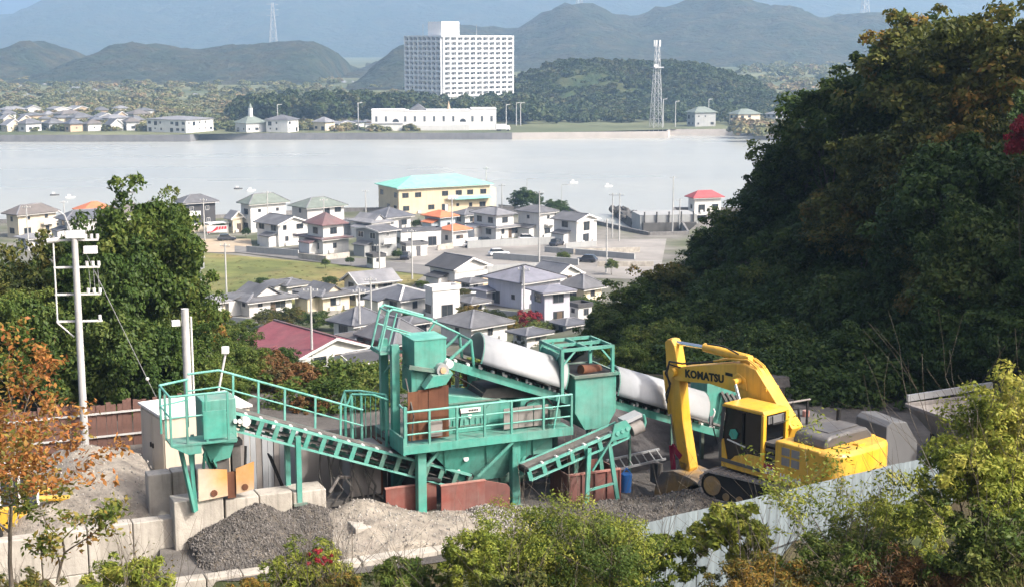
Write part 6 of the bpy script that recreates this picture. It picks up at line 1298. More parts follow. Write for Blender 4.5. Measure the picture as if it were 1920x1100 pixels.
# cab
CX0, CX1, CY0, CY1, CZ0, CZ1 = -.18, 1.5, .34, 1.36, 1.2, 2.93
cabp = [(CX0, CZ0), (CX1 - .02, CZ0), (CX1, CZ0 + .55), (CX1 - .12, CZ1), (CX0, CZ1)]
cabo = B(MB().prism([(p[0] + (.03 if i in (0, 4) else -.03), p[1] + (.02 if i < 2 else -.03)) for i, p in enumerate(cabp)], (0, CY0 + .03, 0), (1, 0, 0), (0, 0, 1), (0, CY1 - CY0 - .06, 0)), 'cab', 'cabglass', bevel=.03)
def cbar(p, q, w=.09, h=None): return MB().bar(p, q, w, h)
for y in (CY0, CY1):
    for p, q in (((CX0, y, CZ0), (CX0, y, CZ1)), ((CX1 - .02, y, CZ0), (CX1, y, CZ0 + .55)), ((CX1, y, CZ0 + .55), (CX1 - .12, y, CZ1))):
        thick = .15 if p[0] == CX0 else .07; B(cbar(p, q, thick, .1), 'cab_pillar', 'yellow' if p[0] == CX0 else 'hoodgrey', cabo)
    B(cbar((CX0, y, CZ0 + .04), (CX1, y, CZ0 + .04), .06, .12), 'cab_sill', 'hoodgrey', cabo)
B(MB().prism([(CX0 - .07, CZ1 - .02), (CX1 - .05, CZ1 - .03), (CX1 - .12, CZ1 + .09), (CX0, CZ1 + .11)], (0, CY0 - .05, 0), (1, 0, 0), (0, 0, 1), (0, CY1 - CY0 + .1, 0)), 'cab_roof', 'yellow', cabo, bevel=.04)
B(MB().prism([(CX0 + .05, CZ0 + .02), (CX1 - .35, CZ0 + .02), (CX1 - .6, CZ0 + .26), (CX0 + .5, CZ0 + .44), (CX0 + .05, CZ0 + .44)], (0, CY1 - .01, 0), (1, 0, 0), (0, 0, 1), (0, .03, 0)), 'door_skin', 'yellow', cabo, bevel=.01)
B(MB().bar((.62, CY1 + .005, CZ0 + .6), (.62, CY1 + .005, CZ1 - .1), .03, .05), 'door_pillar', 'black', cabo, bevel=0)
B(MB().bar((.5, CY1 + .02, CZ0 + .62), (1.2, CY1 + .02, CZ0 + .72), .035), 'door_handrail', 'trim', cabo, bevel=0)
B(MB().tube((.98, CY1 - .02, CZ0 + .92), (.98, CY1 + .02, CZ0 + .92), .17, n=6), 'sticker', 'teal_sticker', cabo, bevel=0)
B(MB().path([(CX0 - .1, .55, CZ1 - .05), (CX0 - .12, .55, CZ1 - .3), (CX0 - .12, 1.1, CZ1 - .3), (CX0 - .1, 1.1, CZ1 - .05)], .022), 'rear_grip', 'black', cabo, bevel=0)
B(MB().box(CX0 - .05, CX0 - .02, .48, 1.22, CZ1 - .3, CZ1 - .06), 'rear_lamp_panel', 'greyhood', cabo, bevel=.01)
B(MB().bar((CX0 - .06, .55, CZ0 + .95), (CX0 - .06, 1.15, CZ0 + .9), .02), 'wiper', 'greyhood', cabo, bevel=0)
B(MB().bar((1.55, CY1 + .08, 1.7), (1.62, CY1 + .3, 2.5), .03), 'mirror_arm', 'black', bevel=0); B(MB().cbox((1.62, CY1 + .3, 2.45), .05, .16, .3), 'mirror', 'greyhood', bevel=.01)
B(MB().prism([(1.2, 1.2), (1.5, 1.2), (1.5, 1.85), (1.38, 1.9)], (0, 1.3, 0), (1, 0, 0), (0, 0, 1), (0, .06, 0)), 'front_guard', 'yellow', bevel=.01)
# lettering on the side panel
dm = MB()
for k, (x, z, w, h) in enumerate(((-.28, 1.2, .1, .1), (-.36, 1.3, .06, .14), (-.44, 1.22, .16, .14), (-.56, 1.2, .05, .2))): dm.box(x - w, x, 1.392, 1.397, z, z + h)
B(dm, 'worn_decal', 'letter_white', bevel=0)
text_part('Hybrid', .26, M['letter_white'], ex, (-.86, 1.40, 1.16), (-1, 0, 0), (0, 0, 1), bold=.006)
B(MB().box(-.66, -.2, 1.37, 1.385, 1.22, 1.5), 'decal', 'linkred', bevel=0)
_B0 = B
def B(mb, name, m_, parent=ex, smooth=False, bevel=.02):
    o = _B0(mb, name, m_, parent, smooth, bevel); o.location.z += .22; return o
# boom (side profile in x, z)
bp = [(-.05, 1.62), (.2, 1.45), (.7, 1.5), (1.98, 2.8), (3.1, 2.88), (4.45, 2.72), (4.82, 2.86), (4.78, 3.08), (4.3, 3.22), (2.2, 3.70), (1.75, 3.76), (1.2, 3.66), (-.28, 2.1)]
B(MB().prism(bp, (0, -.36, 0), (1, 0, 0), (0, 0, 1), (0, .52, 0)), 'boom', 'yellow', bevel=.025)
B(MB().prism([(1.5, 2.95), (1.95, 3.0), (2.1, 3.3), (1.9, 3.45), (1.6, 3.3)], (0, -.4, 0), (1, 0, 0), (0, 0, 1), (0, .6, 0)), 'boom_boss', 'yellow', bevel=.02)
text_part('KOMATSU', .34, M['letter'], ex, (4.12, .166, 3.15), (-1, 0, .06), (.06, 0, 1), bold=.016)
B(MB().box(2.12, 2.42, .158, .17, 3.28, 3.38), 'model_plate', 'letter', bevel=0)
for y in (-.62, .42):    # boom cylinders
    B(MB().tube((1.0, y, 1.35), (1.45, y, 2.35), .1, n=14), 'boom_cylinder', 'yellow', bevel=0, smooth=True); B(MB().tube((1.45, y, 2.35), (1.8, y, 3.22), .055, n=12), 'boom_rod', 'chrome', bevel=0, smooth=True)
B(MB().tube((1.8, -.7, 3.22), (1.8, .5, 3.22), .09, n=14), 'pin', 'yellow', bevel=0)
# arm
ap = [(5.0, 4.0), (5.12, 3.9), (5.06, 3.4), (4.98, 2.5), (4.35, -.1), (4.2, -.3), (3.98, -.3), (3.88, -.1), (4.25, 1.4), (4.42, 2.62), (4.5, 3.15), (4.68, 3.85), (4.82, 4.02)]
B(MB().prism(ap, (0, -.3, 0), (1, 0, 0), (0, 0, 1), (0, .4, 0)), 'arm', 'yellow', bevel=.03)
B(MB().tube((4.62, -.5, 2.98), (4.62, .3, 2.98), .14, n=16), 'arm_pin', 'yellow', bevel=0); B(MB().tube((4.9, -.22, 3.88), (4.9, .04, 3.88), .16, n=14), 'cylinder_eye', 'yellow', bevel=0)
B(MB().tube((1.75, -.1, 3.88), (3.55, -.1, 3.95), .14, n=16), 'arm_cylinder', 'yellow', bevel=0, smooth=True); B(MB().tube((3.55, -.1, 3.95), (4.9, -.1, 3.9), .065, n=12), 'arm_rod', 'chrome', bevel=0, smooth=True); B(MB().prism([(1.55, 3.7), (2.0, 3.68), (1.85, 3.98), (1.65, 3.98)], (0, -.22, 0), (1, 0, 0), (0, 0, 1), (0, .24, 0)), 'cylinder_lug', 'yellow', bevel=.01)
B(MB().tube((5.22, -.1, 2.9), (4.95, -.1, 1.5), .11, n=14), 'bucket_cylinder', 'yellow', bevel=0, smooth=True); B(MB().tube((4.95, -.1, 1.5), (4.75, -.1, .45), .055, n=12), 'bucket_rod', 'chrome', bevel=0)
for y in (-.34, .1): B(MB().bar((4.72, y, .5), (4.28, y, .2), .05, .2), 'tipping_link', 'linkred', bevel=.01); B(MB().bar((4.72, y, .5), (4.6, y, -.35), .05, .2), 'tipping_link', 'linkred', bevel=.01)
# hoses and pipes along boom and arm
for k, y in enumerate((-.28, -.2, -.0, .08)):
    B(MB().path([(.15, y, 2.35), (1.25, y, 3.72), (1.6, y, 3.88), (2.3, y, 3.8), (3.0, y, 3.62)], .03, 6), 'boom_pipe', 'yellow', bevel=0)
B(MB().bar((.78, -.4, 3.12), (.78, .2, 3.12), .08, .1), 'pipe_clamp', 'yellow', bevel=0)
B(MB().path([(3.0, .1, 3.6), (4.2, .22, 3.35), (4.7, .3, 3.35), (4.85, .24, 2.9), (4.75, .2, 2.5), (4.9, .2, 2.0)], .03, 6), 'hose', 'hoserub', bevel=0); B(MB().path([(2.0, .05, 4.0), (2.6, .05, 4.15), (3.3, .05, 4.12)], .025, 6), 'hose', 'hoserub', bevel=0)
B(MB().path([(4.3, .2, 3.2), (4.75, .28, 3.25), (4.95, .22, 2.9), (4.72, .2, 2.6), (4.95, .18, 2.2), (4.9, .15, 1.9)], .025, 6), 'hose', 'hoserub', bevel=0)
B = _B0
def B(mb, name, m_, parent=ex, smooth=False, bevel=.02):
    o = _B0(mb, name, m_, parent, smooth, bevel); o.location.z += .2; return o
# bucket, curled toward the cab, teeth on the ground
bk = [(4.75, -.30), (4.25, -.16), (3.5, -.22), (3.2, -.30), (3.2, -.36), (3.6, -.42), (4.3, -.42), (4.72, -.62), (4.98, -1.0), (5.05, -1.45), (5.12, -1.45), (5.06, -.95), (4.95, -.55)]
B(MB().prism(bk, (0, -.65, 0), (1, 0, 0), (0, 0, 1), (0, 1.15, 0)), 'bucket', 'bucket', bevel=.01)
for y in (-.65, .47): B(MB().prism([(4.75, -.3), (3.5, -.22), (3.25, -.33), (3.9, -.75), (4.6, -1.25), (5.05, -1.45), (5.0, -.8)], (0, y, 0), (1, 0, 0), (0, 0, 1), (0, .04, 0)), 'bucket_cheek', 'bucket', bevel=0)
for k in range(5): y = -.6 + .25 * k; B(MB().prism([(5.0, -1.35), (5.14, -1.35), (5.06, -1.62)], (0, y, 0), (1, 0, 0), (0, 0, 1), (0, .1, 0)), 'tooth', 'greysheet', bevel=0)
B(MB().prism([(4.1, -.32), (4.5, -.28), (4.35, .1), (4.0, .05)], (0, -.3, 0), (1, 0, 0), (0, 0, 1), (0, .4, 0)), 'bucket_lug', 'bucket', bevel=.01)
# ================================================================== trees, shrubs and undergrowth
PR = {}
def proto(key, matl, **k): PR[key] = crown_mesh('crown', M[matl], **k); return PR[key]
for i in range(3):
    proto('dark%d' % i, 'leaf_dark', seed=20 + i, rx=1, ry=1, rz=.85, n_clumps=210, per=105, ll=.08, lw=.042, clump=.2, shell=.6, jitter=.3)
    proto('mid%d' % i, 'leaf_mid', seed=30 + i, rx=1, ry=1, rz=.85, n_clumps=210, per=105, ll=.08, lw=.042, clump=.2, shell=.55, jitter=.32)
    proto('olive%d' % i, 'leaf_olive', seed=40 + i, rx=1, ry=1, rz=.8, n_clumps=200, per=95, ll=.078, lw=.04, clump=.2, shell=.5, jitter=.34)
for i in range(2): proto('gold%d' % i, 'leaf_gold', seed=70 + i, rx=1, ry=1, rz=.8, n_clumps=170, per=85, ll=.085, lw=.045, clump=.2, shell=.45, jitter=.36)
proto('rust0', 'leaf_rust', seed=50, rx=1, ry=1, rz=.7, n_clumps=120, per=55, ll=.12, lw=.06, clump=.2, shell=.55); proto('red0', 'leaf_red', seed=51, rx=1, ry=1, rz=.8, n_clumps=110, per=55, ll=.14, lw=.07, clump=.22, shell=.5)
proto('orange0', 'leaf_autumn', seed=52, rx=1, ry=1, rz=.8, n_clumps=100, per=50, ll=.14, lw=.07, clump=.22, shell=.5)
TRK = [trunk_mesh('trunk', 60 + i, .62, .045, M['bark'], 3, .55) for i in range(4)]      # unit tree: limbs reach to about 1
def tree(label, u, vtop, Y, r, kinds, zs=1.0, name='tree', cat='tree', group=None, sink=.35, wide=1.0, zg=None):
    x = (u - CX) / FPX * Y * math.cos(0); x = at(u, vtop, Y).x; top = at(u, vtop, Y).z; g_ = (near_z(x, Y) if Y < 150 else base_z(Y) + hill_add(x, Y)) if zg is None else zg
    rz = r * .85 * zs; cz = top - rz * 1.0; rnd = random.Random(int(u * 3 + vtop)); ang = rnd.random() * 6.28
    g_ = min(g_, cz - .3 * r); t = empty(name, (x, Y, g_), ang, label, cat, group); H_ = cz - g_
    link('trunk', TRK[rnd.randrange(4)], t, (0, 0, 0), (0, 0, 0), (r * .9, r * .9, max(H_ + rz * .3, r * .6)))
    link('crown', PR[rnd.choice(kinds)], t, (0, 0, H_), (0, 0, 0), (r * wide * .84, r * wide * .84, r * zs * .84)); return t
Go = ['gold0', 'gold1']; D = ['dark0', 'dark1', 'dark2']; Mi = ['mid0', 'mid1', 'mid2']; Ol = ['olive0', 'olive1', 'olive2']
# ---- behind the yard on the left
tree('tallest dark green tree behind the big utility pole', 268, 366, 60, 2.82, Mi, 1.35)
tree('leafy tree right of the tallest one, leaning over the grass field', 322, 500, 61, 2.04, Mi, 1.3); tree('slim upper crown beside the top of the tallest left tree', 308, 372, 62, 1.38, Mi, 1.6)
tree('bushy dark tree between the big utility pole and the tallest left tree', 205, 452, 58, 2.52, D, 1.5); tree('broad tree behind the top of the big utility pole', 128, 448, 63, 2.88, D, 1.4)
tree('yellowish green tree at the left edge above the autumn leaves', 25, 462, 60, 2.88, Ol, 1.4); tree('light green low tree at the left edge', 10, 540, 55, 1.92, Mi, 1.3)
tree('dark low tree behind the board fence', 75, 560, 56, 2.40, D, 1.3); tree('dark low tree right of the board fence', 250, 585, 56, 2.28, D, 1.3); tree('dark tree filling the gap above the beige cabinet', 180, 600, 57, 2.28, D, 1.2); tree('low green tree behind the thick grey pole', 330, 600, 57, 1.80, Mi, 1.3)
tree('orange-brown tree beside the tall left trees', 385, 575, 75, 1.38, ['orange0'], 1.2)
B_ = 'shrubs on the slope behind the yard'
tree('green shrub left of the rust-coloured shrub behind the railing', 440, 636, 62, 1.5, Mi, 1.0, 'shrub', 'shrub', B_); tree('light green shrub behind the drive cage', 395, 660, 58, 1.1, Mi, 1.3, 'shrub', 'shrub', B_)
tree('rust-coloured shrub behind the long conveyor railing', 545, 668, 60, 1.7, ['rust0'], .9, 'shrub', 'shrub', B_); tree('second rust-coloured shrub nearer the red-roofed house', 490, 648, 66, 1.4, ['rust0'], .9, 'shrub', 'shrub', B_)
tree('small green shrub right of the rust-coloured shrubs', 612, 698, 62, 1.0, Mi, 1.0, 'shrub', 'shrub', B_); tree('dark green shrub below the red roof', 515, 650, 72, 1.4, D, .9, 'shrub', 'shrub', B_)
tree('yellow-green clipped hedge below the dark-tiled house', 700, 700, 70, 1.0, Ol, .8, 'hedge', 'hedge', B_, wide=1.3); tree('green shrub at the left end of the red roof', 430, 600, 95, 1.9, Mi, .8, 'shrub', 'shrub', B_)
tree('low green shrub behind the stair landing', 655, 735, 60, .9, Mi, .9, 'shrub', 'shrub', B_)
tree('broad shrub just above the long conveyor railing', 585, 730, 56, 1.1, ['rust0'], .8, 'shrub', 'shrub', B_); tree('green shrub just above the railing beside the thick pole', 420, 705, 56, 1.0, Mi, .9, 'shrub', 'shrub', B_)
# ---- in the town
T_ = 'town shrubs and small trees'
for l, u, v, r, k, z_ in (('olive bush left of the red-roofed house ridge', 500, 580, 2.4, Ol, .7), ('olive bush behind the middle of the red roof', 545, 576, 2.6, Ol, .7), ('olive bush behind the right end of the red roof', 592, 584, 2.2, Mi, .7), ('dark bush below the cream gable', 635, 588, 1.6, D, .8),
        ('small round tree standing in the concrete lots', 1056, 472, 1.6, Mi, 1.0), ('small round tree at the right edge of the concrete lots', 1147, 486, 1.3, Mi, 1.0), ('red maple in front of the lilac house', 990, 580, 2.1, ['red0'], .9), ('dark garden tree right of the red maple', 1085, 552, 2.4, D, 1.0),
        ('green garden bush left of the lilac house', 880, 572, 2.2, Ol, .7), ('green garden bush behind the white flat-roofed block', 920, 580, 2.3, Ol, .7), ('garden bush below the lilac house', 955, 590, 2.0, Ol, .8), ('bush at the lower edge of the grass field', 560, 524, 1.3, D, .8), ('second bush at the lower edge of the grass field', 492, 520, 1.3, D, .8), ('bushes beside the pale gabled house', 618, 518, 1.4, Mi, .7),
        ('dark garden tree behind the surge bin', 1010, 600, 2.4, Mi, 1.0), ('olive garden tree in front of the annex', 985, 622, 1.8, Ol, 1.0), ('green bush beside the workshop', 745, 470, 1.2, D, .7), ('bush beside the school on the left', 742, 372, 2.1, D, 1.1), ('brown autumn tree in front of the school', 800, 362, 2.2, ['rust0'], 1.0), ('dark tree in front of the school', 762, 376, 1.8, D, 1.0), ('brown tree in the middle of the school front', 822, 366, 1.9, ['rust0'], 1.0)):
    vb_ = v + (10 if v < 480 else 22); Y = on_ground(u, vb_ + r * 6).y; tree(l, u, v, Y, r, k, z_, 'garden_tree', 'tree', T_)
for l, u, v, r, k, z_ in (('round garden shrub beside the street corner of the field', 610, 486, 1.0, Mi, .8), ('green shrub left of the workshop', 656, 482, .9, D, .8), ('garden shrubs above the pale gabled house', 700, 514, 1.1, Mi, .7), ('low green hedge left of the house with tan walls', 792, 526, 1.3, Mi, .6), ('garden hedge right of the house with tan walls', 915, 540, 1.4, D, .6), ('garden shrub between the flat-roofed block and the lilac house', 895, 562, 1.3, Mi, .8), ('shrub below the slate-roofed white house', 765, 585, 1.2, D, .8), ('garden shrub above the hip-and-gable house', 445, 545, 1.2, Mi, .8), ('olive shrub right of the hip-and-gable house', 548, 578, 1.3, Ol, .8),
        ('green shrub below the dark blue-grey roof', 700, 625, 1.3, Mi, .8), ('garden hedge in front of the cream house at the slope foot', 1110, 560, 1.5, D, .7), ('green shrub right of the white gabled house behind the lilac one', 1092, 530, 1.2, Mi, .7), ('shrub beside the tall white house with the sage roof', 462, 428, 1.2, D, .8), ('shrub beside the smaller sage roof', 650, 414, 1.3, Mi, .8), ('shrub between the blue-grey roof and the orange roofs', 782, 412, 1.4, Mi, .8), ('green shrub left of the large two-tier house', 868, 438, 1.1, D, .8), ('shrub in front of the lilac annex', 1040, 618, 1.4, Mi, .8), ('garden tree behind the plain flat-roofed block', 868, 540, 1.4, Ol, .9), ('garden shrub right of the charcoal house', 412, 418, 1.3, D, .8), ('small tree at the left end of the row by the water', 96, 410, 1.6, Mi, 1.0)):
    Y = on_ground(u, v + 14 + r * 4).y; tree(l, u, v, Y, r, k, z_, 'garden_shrub', 'shrub', T_)
tree('larger dark bush on the shore behind the two-tier house', 985, 356, 366, 4.2, D, .8, 'shore_bush', 'bush', T_, wide=1.1); tree('smaller dark bush on the shore, right of the larger one', 1042, 375, 362, 3.6, D, .7, 'shore_bush', 'bush', T_)
# ---- the wooded slope on the right
W_ = 'trees on the dark wooded slope'
for l, u, v, Y, r, k, z_ in (
    ('big-crowned green tree at the top of the slope against the mountain', 1610, 58, 84, 4.6, Mi, .95), ('uppermost tree in the top right corner', 1770, 6, 80, 4.4, Go, 1.0), ('olive tree at the right edge of the top', 1880, 0, 74, 4.2, Go, 1.0), ('rounded green tree on the shoulder of the slope', 1490, 138, 88, 4.0, Mi, .95),
    ('orange-tinged tree below the shoulder crown', 1600, 230, 76, 3.4, Go, 1.0), ('green tree at the left shoulder overhanging the far quay', 1440, 232, 92, 3.6, Mi, .9), ('dark tree on the left edge of the slope below the shoulder', 1400, 300, 94, 3.4, D, .9), ('tree on the left edge level with the red-roofed waterside house', 1352, 368, 96, 3.3, Mi, .9),
    ('tree on the left edge beside the concrete lots', 1290, 425, 98, 3.2, D, .9), ('olive tree low on the left edge beside the cream house', 1215, 480, 96, 3.1, Go, .9), ('tree at the left foot of the slope', 1150, 520, 94, 3.0, Mi, .9), ('low dark tree at the tip of the slope', 1095, 572, 92, 2.5, D, .9),
    ('olive-brown tree in the upper middle of the slope', 1700, 190, 72, 3.8, Ol, 1.0), ('dark evergreen below the olive-brown tree', 1800, 260, 66, 3.4, D, 1.1), ('orange-leaved tree in the middle of the slope', 1540, 330, 78, 3.4, ['olive0', 'orange0'], .95), ('dark tree in the middle of the slope', 1460, 400, 82, 3.4, D, 1.0),
    ('green tree in the centre above the excavator boom', 1400, 470, 84, 3.2, Mi, 1.0), ('dark evergreen above the feed hopper', 1320, 510, 84, 3.0, D, 1.0), ('dark tree above the surge bin frame', 1230, 560, 82, 2.7, D, 1.0), ('dark tree right of the surge bin', 1180, 600, 74, 2.3, Mi, 1.0),
    ('dark evergreen above the excavator cab', 1500, 520, 70, 3.0, D, 1.1), ('dark evergreen in the lower middle of the slope', 1610, 470, 68, 3.2, D, 1.1), ('brownish tree right of the lower middle', 1720, 420, 64, 3.0, Ol, 1.1), ('dark evergreen at the right edge, half way up', 1850, 400, 60, 2.9, D, 1.1),
    ('dark shrubby tree right above the grey crusher', 1660, 600, 60, 2.3, D, 1.0), ('dark shrubby tree above the steel feed hopper', 1790, 580, 58, 2.3, D, 1.0), ('dark shrubby tree behind the excavator boom', 1390, 600, 66, 2.3, D, 1.0), ('dark shrubby tree between boom and crusher', 1540, 620, 61, 2.2, D, 1.0), ('small green tree behind the upper hood end', 1130, 640, 70, 1.6, Mi, 1.0), ('dark shrub at the far right edge above the bushes', 1900, 560, 55, 2.2, D, 1.0)):
    if u < 1760: u += .75 * r * FPX / Y
    tree(l, u, v, Y, r * 1.08, k, z_, group=W_)
for l, u, v, Y, r, k in (('dark tree just right of the steel feed hopper', 1990, 420, 56, 2.6, D), ('tall dark tree beyond the right edge of the slope', 2120, 180, 60, 3.4, D), ('green tree beyond the right edge, highest on the slope', 2080, -40, 78, 3.8, Mi), ('green tree right of the crimson maple', 2060, 230, 62, 2.8, Mi)): tree(l, u, v, Y, r, k, 1.0, group=W_)
tree('crimson maple at the right edge of the slope', 1935, 205, 56, 1.1, ['red0'], 1.3, 'maple_tree', 'tree')
# continuous undergrowth below the crowns
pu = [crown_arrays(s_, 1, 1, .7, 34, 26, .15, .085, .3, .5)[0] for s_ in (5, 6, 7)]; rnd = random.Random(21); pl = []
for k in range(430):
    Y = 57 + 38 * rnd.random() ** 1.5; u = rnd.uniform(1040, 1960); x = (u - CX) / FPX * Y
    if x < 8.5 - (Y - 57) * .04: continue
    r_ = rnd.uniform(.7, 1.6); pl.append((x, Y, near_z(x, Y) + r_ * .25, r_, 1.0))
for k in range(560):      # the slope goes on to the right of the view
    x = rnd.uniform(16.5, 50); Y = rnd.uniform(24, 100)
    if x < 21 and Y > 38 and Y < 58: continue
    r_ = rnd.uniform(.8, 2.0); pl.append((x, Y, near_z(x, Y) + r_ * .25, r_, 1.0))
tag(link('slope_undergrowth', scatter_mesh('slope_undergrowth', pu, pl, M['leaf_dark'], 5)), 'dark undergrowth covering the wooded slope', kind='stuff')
pl = []
for k in range(260):
    Y = rnd.uniform(56, 130); u = rnd.uniform(-40, 1050); x = (u - CX) / FPX * Y; r_ = rnd.uniform(.8, 1.7); pl.append((x, Y, near_z(x, Y) + r_ * .2, r_, .8))
tag(link('bank_undergrowth', scatter_mesh('bank_undergrowth', pu, pl, M['leaf_mid'], 6)), 'green undergrowth on the bank behind the yard', kind='stuff')
# ---- foreground
def bush(label, u, vtop, Y, r_, matl, seed, zs=.8, n=120, per=80, ll=.11, lw=.045, name='foreground_bush', cat='bush', bark='bark', shell=.35, wide=1.0, clump=.2, stems=5, droop=0.0, drop=0):
    r = r_ * .86; top = at(u, vtop + 14, Y).z; x = at(u, vtop, Y).x; g_ = min(near_z(x, Y), top - r * zs * 1.2); t = empty(name, (x, Y, g_), 0, label, cat); cz = top - g_ - r * zs
    V, F = crown_arrays(seed, r * wide, r * .9, r * zs, n, per, ll, lw, clump, shell, droop); link('foliage', np_mesh('foliage', V, F, M[matl]), t, (0, 0, cz))
    rnd = random.Random(seed); sm_ = MB()
    for k in range(stems):
        an = 6.28 * k / stems + rnd.random(); limb(sm_, (rnd.uniform(-.1, .1), rnd.uniform(-.1, .1), -.3), (math.cos(an) * .15, math.sin(an) * .15, 1), cz * .75 + r * .5, .028, rnd, 2, .45, 5)
    link('stems', sm_.mesh('stems', M[bark], True), t); return t
bush('big yellow-green bush at the bottom centre in front of the rubble', 1060, 944, 28, 2.35, 'leaf_light', 101, .8, 280, 170, .075, .03)
bush('dense dark green shrub in the lower middle of the big bush', 1120, 980, 27.2, 1.5, 'leaf_mid', 102, .9, 150, 130, .06, .026)
bush('lower left lobe of yellow-green leaves beside the big bush', 900, 990, 27, 1.0, 'leaf_light', 103, .9, 100, 100, .09, .035)
bush('right-hand leafy shoot of the big bush touching the blue fence', 1245, 985, 28.5, .85, 'leaf_light', 104, .9, 70, 70, .12, .045)
bush('grassy shrub with a red tip at the bottom left of centre', 575, 1018, 29, 1.15, 'leaf_light', 105, .75, 110, 80, .11, .03)
bush('small tuft of red leaves on the shrub at the bottom left of centre', 598, 1012, 28.6, .28, 'leaf_red', 106, .9, 18, 50, .07, .03)
bush('green weedy shrub at the bottom left in front of the block wall', 235, 1035, 28, 1.1, 'leaf_light', 107, .7, 90, 70, .13, .035)
bush('spiky green weeds between the two bottom shrubs', 750, 1040, 27.5, .8, 'leaf_mid', 108, .8, 70, 70, .16, .03)
bush('glossy broad-leaved young tree in front of the blue fence', 1368, 930, 28.5, .8, 'leaf_light', 109, 1.1, 70, 60, .2, .07, 'young_tree', 'tree', stems=2, shell=.3)
bush('small leafy shoot beside the broad-leaved young tree', 1420, 985, 28, .5, 'leaf_light', 110, 1.0, 34, 50, .16, .05, 'young_tree', 'tree', stems=2)
bush('light green shrub right of the bare branching tree', 1690, 905, 30, 1.35, 'leaf_light', 111, .9, 130, 70, .10, .04, shell=.3)
bush('dense leafy bush climbing the right edge', 1895, 712, 27, 1.55, 'leaf_light', 112, 1.05, 210, 85, .10, .042, shell=.35)
bush('lower half of the leafy bush at the right edge', 1835, 800, 26, 1.25, 'leaf_light', 113, .95, 140, 80, .10, .042)
bush('dark green bush in the bottom right corner', 1870, 950, 25, 1.3, 'leaf_mid', 114, .9, 130, 80, .10, .045)
bush('feathery green shrub below the blue fence', 1600, 985, 26.5, 1.25, 'leaf_mid', 115, .6, 140, 80, .09, .03, wide=1.3)
bush('dry brown undergrowth at the bottom right', 1720, 1035, 25.5, 1.2, 'leaf_rust', 116, .6, 110, 70, .10, .025, wide=1.3)
bush('olive shrub at the bottom edge right of centre', 1420, 1040, 26, 1.1, 'leaf_olive', 117, .7, 110, 80, .09, .03, wide=1.3)
bush('green weeds at the bottom edge below the big bush', 980, 1060, 25.5, .9, 'leaf_olive', 118, .7, 80, 80, .10, .03)
bush('olive weeds at the bottom left corner', 40, 1070, 26, .8, 'leaf_olive', 119, .7, 60, 70, .12, .03); bush('straw-coloured weeds in front of the low block wall', 640, 1065, 26.5, .7, 'leaf_olive', 120, .8, 60, 70, .13, .025); bush('weeds left of the straw-coloured weeds', 450, 1075, 27, .6, 'leaf_olive', 121, .8, 50, 70, .12, .025)
# sparse tree with bare branches in front of the fence
def sparse_tree(label, u, vtop, vbase, Y, matl, seed, spread, nleaf, ll, lw, bark, h=None, lean=(0, 0, 1), depth=4, r=.04):
    p_ = at(u, vbase, Y); top = at(u, vtop, Y).z; H_ = top - p_.z; rnd = random.Random(seed); mb_ = MB(); tips = []
    def grow(p, d, L_, rr, dep):
        p = Vector(p); d = Vector(d).normalized()
        for k in range(3):
            d2 = (d + Vector((rnd.gauss(0, .14), rnd.gauss(0, .14), rnd.gauss(.03, .1)))).normalized(); q = p + d2 * L_ / 3; mb_.tube(p, q, rr, rr * .86, 6 if rr > .01 else 4, cap=False); p, d, rr = q, d2, rr * .86
            if dep <= 2: tips.append((p.copy(), d.copy()))
            if dep and k >= (0 if dep > 2 else 1):
                for j in range(2 if k == 2 else 1): grow(p, d + Vector((rnd.gauss(0, spread), rnd.gauss(0, spread), rnd.uniform(-.15, .35))), L_ * rnd.uniform(.6, .85), rr * rnd.uniform(.5, .72), dep - 1)
    g_ = min(p_.z, near_z(p_.x, p_.y)); grow((0, 0, p_.z - g_ - 1.2), lean, H_ * .55, r, depth)
    t = empty('sparse_tree', (p_.x, p_.y, g_), 0, label, 'tree'); link('branches', mb_.mesh('branches', M[bark], True), t)
    rs = np.random.RandomState(seed); per = max(1, nleaf // max(1, len(tips))); C = []
    for q, d in tips:
        for k in range(per): C.append(np.array(q) + rs.normal(size=3) * np.array([.09, .09, .05]))
    C = np.array(C); n_ = len(C); nrm = _unit(rs.normal(size=(n_, 3)) * .7 + np.array([0, 0, .9])); a_ = _unit(np.cross(nrm, rs.normal(size=(n_, 3)))); b_ = np.cross(nrm, a_); s_ = (.6 + .8 * rs.rand(n_))[:, None]; a_ = a_ * ll / 2 * s_; b_ = b_ * lw / 2 * s_
    V = np.stack([C - a_, C + b_, C + a_, C - b_], 1).reshape(-1, 3); link('foliage', np_mesh('foliage', V, np.arange(n_ * 4).reshape(-1, 4), M[matl]), t); return t
sparse_tree('sparse tree with bare pale branches in front of the blue fence', 1555, 830, 1095, 27, 'leaf_light', 201, .62, 3400, .09, .035, 'bark_pale', r=.045)
sparse_tree('sparse orange and green autumn tree at the left edge', 15, 640, 985, 22.5, 'leaf_autumn', 207, .85, 6000, .10, .05, 'bark_pale', r=.045, lean=(.2, 0, 1))
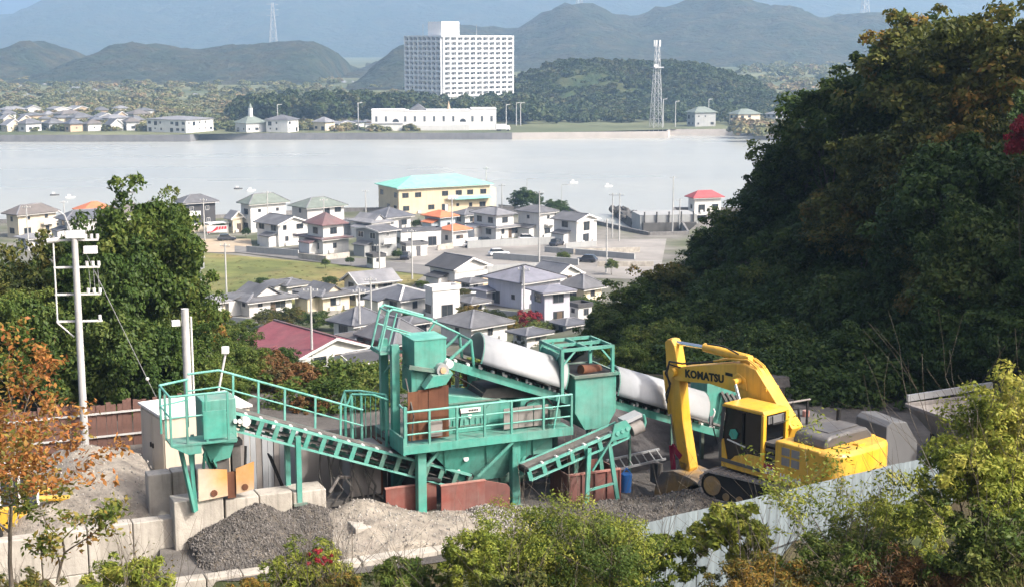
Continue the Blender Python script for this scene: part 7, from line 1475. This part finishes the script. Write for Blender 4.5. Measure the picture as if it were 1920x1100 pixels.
sparse_tree('lower spreading autumn branch reaching over the sand heap', 100, 790, 960, 22.5, 'leaf_autumn', 211, .7, 1200, .11, .05, 'bark_pale', r=.03, lean=(.45, 0, .8), depth=3)
sparse_tree('bare thin twigs in front of the left block wall', 150, 930, 1100, 24, 'leaf_olive', 215, .5, 240, .08, .03, 'bark', r=.02, lean=(.5, 0, .8), depth=3)
# rough grass and litter over the near slope
rs = np.random.RandomState(9); n_ = 56000; X = rs.uniform(-16, 22, n_); Yv = rs.uniform(21, 36.5, n_); keep = np.array([y < lerp_tab(EDGE, x) - .3 for x, y in zip(X, Yv)]); X, Yv = X[keep], Yv[keep]; n_ = len(X)
Z = np.array([near_z(x, y) for x, y in zip(X, Yv)]); an = rs.rand(n_) * 6.28; h_ = rs.uniform(.15, .6, n_); w_ = rs.uniform(.01, .028, n_); lx, ly = rs.normal(size=n_) * .18, rs.normal(size=n_) * .18
P0_ = np.stack([X, Yv, Z - .05], 1); dx = np.stack([np.cos(an) * w_, np.sin(an) * w_, np.zeros(n_)], 1); tip = np.stack([X + lx, Yv + ly, Z + h_], 1); mid_ = (P0_ + tip) / 2 + np.array([0, 0, .04])
V = np.stack([P0_ - dx, P0_ + dx, mid_ + dx * .7, tip], 1).reshape(-1, 3)
M['grassblade'] = leaf_mat('dry_grass', [(0.1, (0.05, 0.07, 0.018)), (0.45, (0.11, 0.12, 0.035)), (0.75, (0.22, 0.17, 0.075)), (1, (0.32, 0.26, 0.14))], .25, .1, .7)
tag(link('rough_grass', np_mesh('rough_grass', V, np.arange(n_ * 4).reshape(-1, 4), M['grassblade'])), 'rough grass and dry weeds on the near slope', kind='stuff')

pl = []; rnd = random.Random(77)
for k in range(520):
    u = rnd.uniform(322, 790); v_ = rnd.uniform(474, 570)
    if v_ < 474 + (u - 440) * .12 + 6: continue
    p_ = on_ground(u, v_); r_ = rnd.uniform(.2, .5); pl.append((p_.x, p_.y, p_.z + .02, r_, .35))
tag(link('field_tufts', scatter_mesh('field_tufts', pu, pl, M['grassblade'], 8)), 'tufts of tall grass and weeds in the grass field', kind='stuff')
